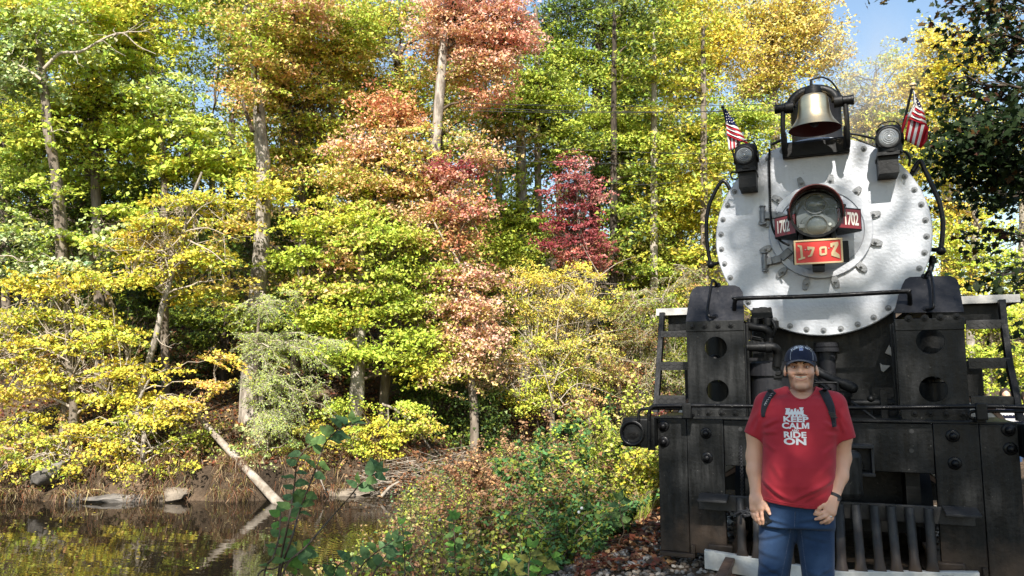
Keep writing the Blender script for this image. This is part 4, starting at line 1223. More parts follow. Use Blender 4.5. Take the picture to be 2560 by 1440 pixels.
f2 = empty('flag', P(2245, 365, 7.25), 'small American flag hanging in folds from the gilt knobbed staff right of the bell', 'flag', 'flags on the locomotive')
MB().tube([P(2281, 218, 7.2), P(2246, 365, 7.3)], .011, 8).build('staff', MT['black'], f2)
MB().lathe([(0, .022), (.022, .018), (.030, .006), (.030, -.004), (.018, -.010), (.012, -.03), (0, -.03)], P(2282, 213, 7.2), (0, 0, 1), 14).build('finial', MT['gold'], f2)
rows = [((2283, 226), (2286, 228), (2283, 262), (2292, 260), 7.18, 7.16, lambda s, t: WHT), ((2292, 258), (2284, 262), (2276, 295), (2267, 292), 7.155, 7.15, lambda s, t: WHT),
        ((2286, 234), (2288, 236), (2292, 261), (2309, 276), 7.17, 7.16, lambda s, t: NAVY)]
for k in range(6):
    def pt(t, e): return ((2292 - 22 * t, 262 + 34 * t) if e == 0 else (2309 + 11 * t - 3 * t * t, 276 + 40 * t))
    rows.append((pt(k / 6, 0), pt(k / 6, 1), pt((k + 1) / 6, 0), pt((k + 1) / 6, 1), 7.155, 7.15, (lambda s, t: WHT) if k % 2 == 0 else (lambda s, t: REDC)))
rows.append(((2271, 297), (2318, 315), (2261, 350), (2302, 372), 7.17, 7.19, lambda s, t: REDC if int(s * 7) % 2 == 0 else WHT))
rows.append(((2318, 315), (2321, 320), (2302, 372), (2318, 350), 7.17, 7.19, lambda s, t: REDC))
rows.append(((2264, 290), (2270, 285), (2246, 340), (2256, 338), 7.21, 7.22, lambda s, t: REDC))
cloth(f2, rows)
star_mesh([(2290, 244), (2291, 252), (2296, 256), (2298, 264), (2303, 268)], 7.14, f2, 0)
# ------------------------------------------------------------------ the autumn forest across the river
LEAFK = 0.95
PAL = dict(YG=(188, 204, 62), Y=(226, 206, 58), YL=(238, 228, 118), LG=(188, 200, 66), G=(126, 146, 48), DG=(62, 84, 38), OR=(228, 180, 118), PK=(238, 186, 162), RD=(168, 84, 84), DR=(124, 40, 46),
           SAGE=(188, 202, 150), TAN=(210, 184, 112), BR=(150, 104, 70), OL=(136, 136, 52), HM=(176, 194, 116), SC=(216, 132, 98))  # SAGE: sun glare on leaves, put into their colour
PAL = {k: s2l(v) * LEAFK for k, v in PAL.items()}
PAL = {k: v * .94 + .06 * (v @ np.array([.3, .6, .1])) for k, v in PAL.items()}
def pick(spec, n, r):
    """spec like 'YG3 Y1 OR1' -> n colours"""
    ks, ws = [], []
    for t in spec.split():
        i = len(t)
        while i and t[i - 1].isdigit(): i -= 1
        ks.append(t[:i]); ws.append(float(t[i:] or 1))
    ws = np.array(ws) / sum(ws)
    C = np.array([PAL[k] for k in ks])
    return C[r.choice(len(ks), n, p=ws)]

NLEAF = 0
def crown_leaves(blobs, D, L0, r, lai=4.0, flat=.30, clump=.62, up=.6, sun=.35, rnd=.5, wid=.36, droop=.12, twig_ends=None):
    """leaf clumps filling ellipsoids; returns vertices, quads, tints and the clump centres"""
    Vs, Qs, Ts, CC = [], [], [], []; L = L0 * .77
    n0 = 0
    for bl in blobs:
        x, y, rx, ry, spec = bl[:5]
        k = bl[5] if len(bl) > 5 else 1.0
        dz = bl[6] if len(bl) > 6 else 0.0
        d = D + dz
        c = PD(x, y, d)
        Rx, Rz = rx / FPX * d, ry / FPX * d
        Ry = max(1.0, .95 * (Rx + Rz) / 2)
        N = int(k * lai * math.pi * Rx * Rz / (.40 * L * L) * .62)
        nc = max(4, int(N / 80))
        per = N // nc + 1
        u = unit(r.normal(size=(nc, 3))) * (r.random((nc, 1)) ** .42)
        # uneven outline
        u *= 1 + .16 * r.normal(size=(nc, 1))
        cc = c + u[:, 0:1] * Rx * np.array([AX[0], AX[1], 0]) + u[:, 1:2] * Ry * np.array([AW[0], AW[1], 0]) + u[:, 2:3] * Rz * np.array([0, 0, 1.0])
        if flat < .5:
            ly = .50 + .012 * d; q_ = np.round((cc[:, 2] - c[2]) / ly) * ly; cc[:, 2] = c[2] + q_ * .5 + (cc[:, 2] - c[2]) * .5 + .07 * r.normal(size=nc) - .10 * np.hypot(u[:, 0], u[:, 1]) ** 2 * Rx * .5
        CC.append(cc)
        a = clump * (.65 + .7 * r.random((nc, 1)))
        base = pick(spec, nc, r)
        base = base * (.84 + .32 * r.random((nc, 1)))
        th = r.random((nc, per)) * 2 * math.pi
        rr = np.sqrt(r.random((nc, per)))
        # clumps tip outward a little, so they show as overlapping fans
        tilt = .35 * r.normal(size=(nc, 2)) * np.array([1, 1])
        px = a * rr * np.cos(th); py = a * rr * np.sin(th)
        pz = flat * a * (r.random((nc, per)) - .5) - droop * rr ** 2 * a + px * tilt[:, :1] + py * tilt[:, 1:]
        C = cc[:, None, :] + np.stack([px, py, pz], -1)
        C = C.reshape(-1, 3)
        n = len(C)
        mixc = pick(spec, n, r)
        T = np.repeat(base, per, 0) * .38 + mixc * .62
        T = T * (.8 + .4 * r.random((n, 1)))
        T = T * (1 + .10 * r.normal(size=(n, 3)) * np.array([1, .7, .5]))
        sz = L * (.5 + .9 * r.random(n))
        V, Q, T = leaf_quads(C, sz, np.clip(T, .004, .9), up, sun, rnd, wid, .09, tri=D > 22.9)
        Vs.append(V); Qs.append(Q + n0); Ts.append(T); n0 += len(V)
    return np.concatenate(Vs), np.concatenate(Qs), np.concatenate(Ts), np.concatenate(CC)

def limb_segs(p0, p1, r0, r1, r, n=6, sag=.0, wob=.06):
    L = np.linalg.norm(p1 - p0)
    t = np.linspace(0, 1, n + 1)[:, None]
    pts = p0 + (p1 - p0) * t + np.array([0, 0, 1.0]) * sag * L * (t * (1 - t)) * 4
    pts[1:-1] += r.normal(size=(n - 1, 3)) * wob * L / n * 2
    rad = r0 + (r1 - r0) * t[:, 0]
    return [np.concatenate([pts[i], pts[i + 1], [rad[i], rad[i + 1]]]) for i in range(n)], pts

def trunk_path(trunk, D, root=True):
    pts = [PD(x, y, D + (q[0] if q else 0)) for x, y, rr, *q in trunk]
    rad = [t[2] for t in trunk]
    if root:
        z = gz(pts[0][0], pts[0][1])
        if pts[0][2] > z - .1:
            b0 = pts[0].copy(); b0[2] = z - .25
            pts = [b0] + pts; rad = [rad[0] * 1.25] + rad
        else:
            pts[0][2] = z - .2
    return pts, rad

TREES = []
def make_tree(name, label, D, trunk, blobs, L=.15, lai=7.0, bark='bark', seed=0, flat=.24, clump=.62, twigs=1.0, group=None, cat='tree', up=.6, sun=.36, rnd=.58, wid=.36, droop=.12, twigmat='twig_dark', bare=None, leafmat='leaf'):
    global NLEAF
    r = np.random.default_rng(seed + 11)
    tp, tr = trunk_path(trunk, D)
    root = empty(name, tp[0], label, cat, group)
    # trunk with bends and bark relief
    fine = bez(tp, 5)
    rf = np.interp(np.linspace(0, 1, len(fine)), np.linspace(0, 1, len(tr)), tr)
    mb = MB(); mb.tube(fine, list(rf), 12)
    V = np.array(mb.v); V[:, :] += .06 * r.normal(size=V.shape) * np.repeat(rf, 12)[:, None]
    mb.v = [tuple(p) for p in V]
    tk = mb.build('trunk', MT[bark], root, 60)
    S = []
    V, Q, T, CC = crown_leaves(blobs, D, L, r, lai, flat, clump, up, sun, rnd, wid, droop)
    off = np.array(root.location)
    TP = np.array(fine)
    # limbs towards each blob, branches to the clumps
    i0 = 0
    for bl in blobs:
        d = D + (bl[6] if len(bl) > 6 else 0)
        c = PD(bl[0], bl[1], d)
        low = TP[TP[:, 2] < c[2] - .1]
        if len(low) == 0: low = TP[:1]
        j = np.argmin(np.linalg.norm(low - c, axis=1) + .5 * np.abs(low[:, 2] - (c[2] - .6)))
        st = low[j]
        rs = float(np.interp(j / max(1, len(TP)), np.linspace(0, 1, len(tr)), tr)) * .45
        Lm = np.linalg.norm(c - st)
        rs = min(rs, .035 + .012 * Lm)
        sg, pts = limb_segs(st, c, rs, rs * .3, r, 7, .06)
        S += sg
        dist = np.linalg.norm(CC[:, None, :] - pts[None, 2:], axis=2)
        Rm = max(bl[2], bl[3]) / FPX * d * 1.2
        near = np.where(np.linalg.norm(CC - c, axis=1) < Rm)[0]
        near = near[r.random(len(near)) < .55 * twigs]
        for q in near[:60]:
            p = pts[2 + np.argmin(dist[q])]
            sg2, _ = limb_segs(p, CC[q], .016, .005, r, 3, .05, .12)
            S += sg2
    if bare:
        for (path, r0, r1) in bare:
            pts = [PD(x, y, D + (e[0] if e else -.6)) for x, y, *e in path]
            pts = bez(pts, 3)
            rr = np.linspace(r0, r1, len(pts))
            for i in range(len(pts) - 1):
                S.append(np.concatenate([pts[i], pts[i + 1], [rr[i], rr[i + 1]]]))
                if i > 1 and r.random() < .55:
                    e = pts[i] + r.normal(size=3) * .35 + (pts[i + 1] - pts[i]) * 2
                    sg, _ = limb_segs(pts[i], e, rr[i] * .5, .003, r, 3, .1, .15); S += sg
    S = np.array(S); S[:, :3] -= off; S[:, 3:6] -= off
    if len(S):
        o = bpy.data.objects.new('branches', segs_mesh('branches', S, MT[twigmat], 5)); COL.objects.link(o); o.parent = root; o['kind'] = 'stuff'
    me = quads('crown', V - off, Q, MT[leafmat], False, T)
    o = bpy.data.objects.new('crown', me); COL.objects.link(o); o.parent = root
    NLEAF += len(Q)
    TREES.append(root)
    return root

# --- left part of the picture
make_tree('maple_tree', 'tall slim maple with a bare grey trunk and pale green crown at the left edge', 22.6,
    [(178, 1010, .26), (172, 880, .22), (160, 740, .19), (152, 560, .17), (138, 430, .15), (120, 320, .135), (108, 200, .12), (95, 110, .09), (80, 20, .06)],
    [(130, 330, 60, 40, 'YG LG', .5, -.8), (150, 470, 60, 40, 'YG LG', .5, -.8), (40, 110, 110, 90, 'LG2 SAGE2 G'), (150, 70, 110, 80, 'YG2 LG SAGE'), (20, 30, 90, 60, 'YG Y LG'), (60, 210, 70, 60, 'SAGE2 LG G'), (240, 40, 110, 60, 'YG2 Y', 1, 1), (-40, 180, 80, 90, 'LG SAGE G')],
    seed=1, L=.17, bark='bark', bare=[([(110, 172), (150, 134), (200, 130), (245, 105), (280, 88), (310, 84), (345, 115), (390, 135)], .055, .008), ([(284, 88), (320, 80), (360, 78), (400, 62)], .025, .005), ([(104, 200), (70, 175), (40, 160)], .05, .02), ([(95, 110), (90, 90), (110, 60), (120, 20)], .03, .01)], twigmat='twig')
make_tree('maple_tree', 'broad yellow green maple in layered sprays left of the sky gap', 25.5,
    [(255, 1000, .2), (250, 800, .18), (245, 600, .16), (238, 420, .14), (240, 240, .12), (232, 60, .08)],
    [(260, 170, 140, 70, 'YG3 Y LG'), (190, 270, 130, 60, 'YG3 Y'), (330, 110, 120, 80, 'YG3 LG Y'), (300, 260, 120, 55, 'Y2 YG2'), (180, 350, 140, 50, 'YG2 Y LG'), (330, 350, 110, 50, 'YG LG Y'), (100, 290, 80, 60, 'Y YG2'), (230, 440, 130, 45, 'YG2 LG G'), (60, 400, 110, 60, 'G LG YG'), (390, 30, 110, 60, 'YG2 Y'), (250, -30, 160, 60, 'YG Y OR')],
    seed=2, L=.17, flat=.2)
make_tree('maple_tree', 'light green maple with bright upturned leaves below the sky gap', 24.5,
    [(415, 1000, .13), (412, 800, .12), (413, 560, .11), (408, 400, .09), (398, 300, .06)],
    [(430, 250, 90, 50, 'LG3 SAGE YG'), (500, 330, 90, 60, 'LG3 SAGE YG'), (560, 400, 70, 60, 'LG2 YG'), (370, 330, 80, 50, 'LG2 YG2'), (470, 410, 100, 40, 'YG2 LG Y'), (330, 230, 60, 40, 'LG SAGE')],
    seed=3, L=.18, flat=.22)
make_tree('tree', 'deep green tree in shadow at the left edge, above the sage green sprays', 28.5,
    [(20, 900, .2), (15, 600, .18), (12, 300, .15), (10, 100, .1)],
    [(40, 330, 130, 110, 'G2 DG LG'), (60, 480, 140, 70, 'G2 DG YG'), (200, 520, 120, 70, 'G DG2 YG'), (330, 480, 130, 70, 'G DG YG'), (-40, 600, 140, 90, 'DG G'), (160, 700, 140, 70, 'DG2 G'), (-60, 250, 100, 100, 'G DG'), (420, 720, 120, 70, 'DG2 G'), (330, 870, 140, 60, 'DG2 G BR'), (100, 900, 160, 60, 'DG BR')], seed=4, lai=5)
make_tree('maple_tree', 'sage green maple in the middle left with sun glare painted into its leaves', 22.8,
    [(330, 960, .09), (300, 820, .085), (260, 720, .08), (225, 640, .07), (205, 590, .05)],
    [(150, 590, 100, 38, 'SAGE2 LG2 YG'), (250, 600, 90, 45, 'LG2 SAGE YG'), (50, 590, 60, 40, 'SAGE2 LG'), (20, 670, 60, 50, 'SAGE2 LG'), (200, 660, 90, 38, 'SAGE2 LG'), (110, 650, 60, 40, 'LG SAGE YG'), (290, 520, 70, 30, 'YG2 LG')],
    seed=5, L=.19, flat=.2, up=.5, sun=.5)
make_tree('beech_tree', 'leaning pale beech with golden yellow flat sprays over the left bank', 22.0,
    [(330, 1060, .10), (345, 1000, .095), (370, 910, .09), (388, 850, .085), (405, 770, .08), (428, 690, .075), (440, 640, .06), (462, 570, .055), (478, 500, .045), (505, 430, .03)],
    [(480, 500, 120, 42, 'Y3 YG2'), (420, 560, 100, 35, 'Y2 YG'), (560, 560, 90, 40, 'Y2 YG OR', .8), (360, 600, 110, 30, 'Y3 TAN'), (440, 640, 130, 34, 'Y3 YG TAN'), (530, 640, 80, 32, 'Y YG'), (330, 690, 120, 32, 'YG2 Y2', .9, -.5), (480, 730, 90, 34, 'YG2 Y2', .9, .6), (560, 700, 60, 40, 'Y TAN', .6), (400, 660, 80, 26, 'Y TAN')],
    seed=6, L=.13, flat=.14, clump=.5, bark='bark_pale', twigmat='twig', lai=5.2,
    bare=[([(470, 600), (500, 615), (530, 630), (560, 655), (585, 668)], .028, .006), ([(455, 590), (420, 622), (380, 628), (330, 625), (270, 628)], .022, .005), ([(480, 575), (520, 570), (570, 590), (600, 600)], .018, .005), ([(425, 690), (418, 660), (410, 640)], .02, .008), ([(392, 845), (405, 860), (430, 870)], .02, .006), ([(468, 560), (500, 520), (540, 500)], .02, .005)])
make_tree('beech_tree', 'low golden beech with long level branches at the far left of the bank', 21.8,
    [(185, 1040, .12), (180, 960, .11), (172, 900, .10), (168, 830, .08), (165, 760, .06)],
    [(100, 720, 110, 32, 'Y3 YG'), (220, 700, 110, 34, 'Y3 YG TAN'), (60, 800, 110, 40, 'YG2 Y2 G'), (200, 790, 120, 34, 'YG2 Y3'), (120, 860, 130, 34, 'Y3 YG'), (290, 840, 110, 34, 'Y2 YG2'), (40, 910, 110, 34, 'Y3 OR YG'), (180, 940, 130, 30, 'Y3 YG'), (330, 920, 100, 30, 'Y3 YG'), (60, 980, 110, 26, 'Y3 TAN'), (-40, 850, 80, 60, 'YG Y'), (270, 990, 110, 28, 'Y3 YG')],
    seed=7, L=.13, flat=.13, clump=.5, twigmat='twig', lai=5.2, bare=[([(175, 905), (130, 880), (90, 870), (40, 882), (0, 895)], .02, .005), ([(0, 640), (30, 640), (45, 650), (60, 655), (90, 652)], .02, .005), ([(170, 850), (120, 830), (80, 770)], .015, .004)])
make_tree('beech_tree', 'small yellow beech leaning over the water beside the fallen log', 21.4,
    [(360, 1080, .06), (350, 1050, .055), (345, 1010, .05), (372, 950, .03)],
    [(400, 990, 110, 32, 'Y4 YG'), (470, 1010, 70, 36, 'Y3 OR TAN'), (340, 1040, 110, 30, 'Y4 YG'), (240, 1070, 100, 26, 'Y4 YG'), (130, 1090, 90, 26, 'Y4 YG', .8), (430, 1050, 70, 30, 'Y3 YG'), (330, 1110, 90, 26, 'Y3 YG', .8), (60, 1150, 70, 24, 'Y3 YG', .7), (430, 1120, 60, 28, 'Y2 YG2', .8), (170, 1140, 110, 24, 'Y3 YG', .6), (300, 1150, 90, 24, 'Y3 OR YG', .6), (470, 1090, 60, 30, 'YG2 OL', .6), (-20, 1120, 70, 30, 'Y YG OL', .6), (520, 960, 60, 34, 'OR2 Y2'), (540, 900, 70, 28, 'OR Y2 TAN')],
    seed=8, L=.12, flat=.14, clump=.42, twigmat='twig', bark='bark_pale', lai=3.0, bare=[([(350, 1040), (330, 1075), (300, 1110)], .02, .006), ([(352, 1045), (365, 1090), (378, 1120)], .018, .006), ([(270, 1050), (240, 1090), (232, 1095)], .014, .004), ([(140, 1130), (90, 1140), (20, 1160), (0, 1175)], .014, .004)])
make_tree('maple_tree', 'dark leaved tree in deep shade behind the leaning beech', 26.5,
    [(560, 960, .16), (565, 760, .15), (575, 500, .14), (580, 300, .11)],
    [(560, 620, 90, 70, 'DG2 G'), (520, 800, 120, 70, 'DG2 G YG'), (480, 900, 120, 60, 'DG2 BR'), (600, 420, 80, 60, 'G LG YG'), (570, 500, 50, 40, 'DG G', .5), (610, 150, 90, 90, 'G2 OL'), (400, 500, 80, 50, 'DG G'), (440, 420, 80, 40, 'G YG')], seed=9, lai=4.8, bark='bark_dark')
# --- the big trunk and the orange maples
make_tree('tulip_tree', 'large straight pale trunk with an orange and olive crown left of centre', 24.2,
    [(632, 880, .30), (638, 800, .29), (644, 730, .27), (652, 640, .25), (658, 540, .235), (660, 440, .22), (652, 340, .20), (645, 240, .18), (636, 150, .16), (622, 60, .13), (612, -40, .10)],
    [(700, 30, 120, 60, 'OR2 PK YG2', 1, 1.2), (640, 330, 60, 40, 'YG OL', .6, 1.4), (730, 110, 120, 60, 'OR YG2 Y', 1, 1.2), (690, 190, 90, 50, 'OR2 YG', 1, 1), (760, 20, 120, 60, 'OR PK YG'), (600, 420, 60, 40, 'Y2 YG', .7, 1.2), (700, 440, 70, 45, 'YG OR', .8, 1.0), (560, -10, 90, 60, 'YG G', .8), (635, 60, 100, 70, 'OR YG2', .9, -1), (640, 235, 60, 40, 'YG OR', .8, -1), (655, 470, 80, 40, 'Y2 YG', .9, -1), (640, 150, 60, 40, 'OR YG', .7, -1), (600, 800, 60, 40, 'YG LG', .6, -.8)], seed=10, L=.14, bark='bark_pale',
    bare=[([(632, 330), (610, 260), (610, 180)], .07, .03)])
make_tree('maple_tree', 'orange tipped maple with arching crown above the dark hollow', 26.0,
    [(735, 960, .14), (745, 760, .14), (760, 560, .13), (745, 420, .12), (735, 330, .10), (720, 240, .08)],
    [(650, 185, 80, 30, 'OR3 YG PK'), (740, 175, 90, 34, 'OR2 PK YG'), (700, 255, 100, 35, 'OR2 YG2'), (800, 240, 90, 40, 'YG2 OR'), (640, 230, 70, 30, 'OR2 PK'), (780, 310, 110, 45, 'YG2 OR'), (700, 380, 110, 40, 'YG2 Y OR'), (820, 130, 100, 60, 'YG2 OR2 Y'), (880, 60, 110, 70, 'YG3 OL'), (620, 110, 60, 40, 'OR YG'), (840, 400, 90, 40, 'YG2 Y', .8)], seed=12, L=.13, flat=.2)
make_tree('tree', 'dark forked tree with black limbs below the pink crown at the top', 27.5,
    [(985, 900, .2), (990, 700, .19), (995, 500, .17), (988, 330, .15), (995, 220, .14), (992, 140, .12)],
    [(930, 60, 100, 60, 'YG2 Y OR', .8), (1010, 30, 80, 50, 'YG2 OL', .6, 1), (880, 180, 90, 60, 'YG2 OR Y'), (960, 250, 90, 50, 'YG2 OR'), (1040, 220, 70, 60, 'OR YG2', .9), (900, 300, 110, 50, 'YG2 OR Y'), (1020, 320, 80, 40, 'OR2 YG', .9)], seed=13, L=.13, bark='bark_dark',
    bare=[([(990, 140, -.5), (965, 105, -.6), (945, 70, -.6)], .09, .05), ([(995, 140, -.5), (1020, 110, -.5), (1050, 95, -.5), (1085, 82, -.6)], .09, .03), ([(1050, 95, -.5), (1075, 70, -.5)], .05, .02)])
make_tree('pine_tree', 'tall bare straight trunk under the salmon pink crown', 25.2,
    [(1075, 960, .2), (1080, 700, .19), (1084, 500, .185), (1086, 400, .18), (1094, 300, .17), (1103, 190, .16), (1112, 80, .13), (1118, -30, .1)],
    [(1130, 50, 110, 60, 'PK3 OR TAN'), (1200, 90, 90, 70, 'PK4 OR TAN'), (1260, 40, 80, 60, 'PK4 TAN SC'), (1170, -10, 150, 50, 'PK3'), (1230, 160, 70, 50, 'PK2 OR TAN', .9), (1090, 120, 60, 50, 'OR PK YG', .7, 1.2), (1280, 110, 60, 60, 'PK2 SC', .8), (1160, 190, 60, 40, 'PK OR YG', .8, .8), (1210, 240, 60, 50, 'PK SC OR', .6)], seed=14, L=.13, bark='bark_pale', rnd=.6)
make_tree('maple_tree', 'salmon and gold maple in the centre of the picture', 24.6,
    [(960, 1000, .16), (975, 840, .15), (985, 680, .14), (980, 540, .12), (970, 420, .10)],
    [(960, 260, 60, 34, 'SC2 OR'), (1000, 290, 70, 30, 'OR2 SC'), (900, 370, 90, 50, 'PK2 OR YG'), (860, 440, 100, 50, 'OR2 YG2'), (970, 390, 90, 50, 'OR2 PK YG'), (1050, 380, 80, 50, 'OR YG'), (940, 470, 110, 50, 'OR2 YG2'), (1040, 470, 110, 60, 'OR2 YG PK'), (880, 530, 100, 45, 'YG2 OR'), (1110, 440, 70, 50, 'PK2 SC'), (1200, 390, 60, 55, 'PK2 OR YG', .9)], seed=15, L=.13, flat=.22)
make_tree('maple_tree', 'rust red maple hanging over the middle of the bank', 24.0,
    [(1185, 1020, .13), (1165, 880, .12), (1150, 740, .11), (1140, 620, .10), (1120, 500, .08)],
    [(1130, 510, 80, 40, 'SC2 PK RD YG'), (1180, 540, 60, 36, 'RD SC PK OL'), (1080, 540, 80, 36, 'OR PK YG'), (1060, 600, 90, 40, 'YG2 OR'), (1150, 600, 70, 40, 'OR SC OL'), (1140, 690, 60, 50, 'PK2 OR'), (1170, 760, 80, 60, 'PK3 OR YG'), (1210, 690, 60, 35, 'RD PK BR YG'), (1120, 760, 60, 50, 'YG PK'), (1150, 850, 90, 60, 'PK2 YG TAN'), (1210, 830, 60, 60, 'PK2 TAN'), (1130, 920, 80, 50, 'TAN2 PK YG'), (1090, 680, 70, 50, 'YG2 OL'), (1140, 420, 50, 40, 'DR3 RD', .9, .3)], seed=16, L=.12, flat=.26, bare=[([(1080, 545), (1110, 600), (1150, 660), (1170, 740), (1190, 800)], .03, .012), ([(1165, 740), (1180, 790), (1215, 830)], .02, .005)], twigmat='twig')
make_tree('maple_tree', 'chartreuse maple with a thick pale trunk standing at the waterside', 23.3,
    [(885, 1050, .24), (892, 990, .23), (898, 900, .19), (902, 820, .16), (900, 740, .14), (905, 640, .11), (910, 560, .08)],
    [(800, 560, 110, 50, 'YG3 Y'), (880, 600, 110, 45, 'YG3 OR'), (960, 580, 90, 45, 'YG3 OL'), (760, 640, 90, 45, 'YG3 LG'), (860, 650, 80, 28, 'OR3 PK YG'), (950, 670, 100, 45, 'YG3 OL'), (820, 720, 110, 45, 'YG2 OR'), (930, 740, 110, 45, 'YG3 LG'), (860, 790, 110, 40, 'YG3 Y'), (1010, 760, 80, 45, 'YG2 OL'), (790, 800, 80, 40, 'YG2 LG'), (1030, 840, 90, 45, 'YG3 LG'), (960, 880, 110, 40, 'YG3 LG'), (1060, 910, 80, 40, 'YG2 Y'), (830, 880, 70, 35, 'YG2 LG', .6, -.8)], seed=17, L=.135, flat=.2, bark='bark_pale')
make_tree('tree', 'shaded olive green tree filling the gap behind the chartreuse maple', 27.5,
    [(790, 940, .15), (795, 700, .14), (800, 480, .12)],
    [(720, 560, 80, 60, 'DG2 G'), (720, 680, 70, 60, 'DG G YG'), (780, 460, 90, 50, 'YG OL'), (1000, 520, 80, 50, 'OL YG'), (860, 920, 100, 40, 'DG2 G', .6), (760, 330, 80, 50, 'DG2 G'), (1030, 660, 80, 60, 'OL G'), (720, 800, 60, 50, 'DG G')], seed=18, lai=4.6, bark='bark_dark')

# hemlock: drooping feathery sprays
def make_hemlock(label, D, trunk, sprays, seed, spec='HM3 YG LG', Lr=(.9, 1.7)):
    global NLEAF
    r = np.random.default_rng(seed)
    tp, tr = trunk_path(trunk, D)
    root = empty('hemlock_tree', tp[0], label, 'tree')
    mb = MB(); mb.tube(bez(tp, 4), list(np.interp(np.linspace(0, 1, len(tp) * 4 - 3), np.linspace(0, 1, len(tr)), tr)), 9); mb.build('trunk', MT['bark'], root, 60)
    S, C, Dv, T = [], [], [], []
    TP = np.array(bez(tp, 6))
    for (x, y, rx, ry, n) in sprays:
        for _ in range(n):
            st = TP[np.argmin(np.linalg.norm(TP - PD(x, y - ry * .4, D), axis=1))] if r.random() < .5 else PD(x + rx * (r.random() - .5), y - ry * r.random(), D + r.normal() * .6)
            e = PD(x + rx * (2 * r.random() - 1), y + ry * (2 * r.random() - 1), D + r.normal() * .9 - .4)
            sg, pts = limb_segs(st, e, .016, .003, r, 7, .10, .08); S += sg
            axis = unit((pts[-1] - pts[0])[None])[0]
            side = unit(np.cross(axis, np.array([0, 0, 1.0]))[None])[0]
            for k in range(2, 8):
                for s in (-1, 1):
                    for _2 in range(2):
                        p0 = pts[k] + axis * (r.random() - .5) * .15
                        ln = .16 + .22 * r.random()
                        d = unit((side * s * .8 + axis * .7 + np.array([0, 0, -.55]) + .35 * r.normal(size=3))[None])[0]
                        S.append(np.concatenate([p0, p0 + d * ln, [.004, .002]]))
                        for q in np.linspace(.1, 1, 7):
                            C.append(p0 + d * ln * q + r.normal(size=3) * .025); Dv.append(d + .8 * r.normal(size=3)); 
    C = np.array(C); Dv = np.array(Dv)
    T = pick(spec, len(C), r) * (.75 + .5 * r.random((len(C), 1)))
    V, Q, T = leaf_quads(C, .07 * (.7 + .6 * r.random(len(C))), T, .6, .4, .5, .17, .02, dirv=Dv)
    off = np.array(root.location)
    S = np.array(S); S[:, :3] -= off; S[:, 3:6] -= off
    o = bpy.data.objects.new('branches', segs_mesh('branches', S, MT['twig'], 4)); COL.objects.link(o); o.parent = root; o['kind'] = 'stuff'
    o = bpy.data.objects.new('crown', quads('crown', V - off, Q, MT['leaf'], False, T)); COL.objects.link(o); o.parent = root
    NLEAF += len(Q)
make_hemlock('feathery light green hemlock drooping over the bank in front of the big pale trunk', 22.4, [(640, 1120, .09), (640, 1000, .08), (642, 880, .06), (650, 760, .03)],
    [(650, 870, 80, 40, 16), (720, 890, 120, 50, 22), (800, 880, 70, 40, 12), (680, 970, 90, 50, 20), (660, 1050, 60, 50, 12), (760, 980, 90, 60, 16), (720, 1070, 80, 50, 16), (650, 760, 60, 50, 8), (720, 780, 70, 50, 8)], 21)
make_hemlock('wispy dull green hemlock with bare twigs near the right-hand ladder', 27.0, [(1660, 1040, .12), (1662, 900, .10), (1655, 750, .05)],
    [(1600, 780, 80, 60, 16), (1640, 860, 90, 60, 20), (1580, 900, 70, 60, 16), (1660, 960, 80, 60, 18), (1700, 720, 70, 60, 14)], 22, 'OL2 HM BR')

# --- middle: green trees, dark red maple, tangled yellow thicket
make_tree('tree', 'mid green tree with airy sprays right of the pink crown', 29.5,
    [(1312, 900, .2), (1310, 700, .19), (1306, 500, .18), (1304, 380, .17), (1300, 240, .14), (1296, 100, .1)],
    [(1330, 200, 100, 60, 'LG3 G'), (1280, 270, 80, 55, 'LG2 G YG'), (1390, 250, 90, 55, 'LG3 G'), (1330, 310, 100, 45, 'LG2 G', .8, .8), (1420, 330, 80, 50, 'LG2 G'), (1240, 330, 60, 45, 'LG G OR'), (1290, 430, 70, 50, 'LG2 YG G', .7, .8), (1260, 520, 80, 60, 'YG2 LG', .9), (1330, 560, 70, 60, 'LG2 G'), (1270, 610, 90, 60, 'LG2 YG'), (1240, 690, 70, 50, 'OL LG'), (1330, 640, 60, 45, 'LG G')], seed=23, L=.14, twigs=.6, bark='bark_pale')
make_tree('tree', 'tall dark green tree with black hollows left of the yellow poplar', 33.0,
    [(1480, 860, .26), (1485, 600, .25), (1490, 380, .24), (1495, 160, .2), (1500, 0, .14)],
    [(1540, 60, 90, 80, 'G2 DG LG'), (1420, 140, 90, 70, 'LG2 G'), (1500, 190, 90, 55, 'LG2 G'), (1580, 170, 80, 60, 'G2 DG'), (1440, 20, 70, 70, 'G DG', .8), (1560, 250, 90, 60, 'G2 LG'), (1520, 320, 100, 50, 'LG3 YG'), (1600, 330, 70, 60, 'LG2 G'), (1370, 60, 60, 80, 'DG2 G', .6, 1), (1620, 60, 60, 80, 'G DG YG')], seed=24, L=.15, bark='bark_dark')
make_tree('tree', 'bright light green tree in the middle, above the dark red maple', 30.5,
    [(1540, 900, .18), (1545, 700, .17), (1550, 500, .15), (1550, 350, .11)],
    [(1520, 300, 90, 40, 'LG3 YG'), (1570, 360, 90, 50, 'LG3 YG'), (1490, 360, 70, 40, 'LG2 G YG'), (1590, 430, 80, 50, 'G2 LG'), (1530, 430, 60, 45, 'DG G', .8), (1560, 540, 60, 60, 'G LG'), (1380, 400, 60, 50, 'G2 DG', .8, 1), (1590, 620, 60, 60, 'OL G BR')], seed=25, L=.14)
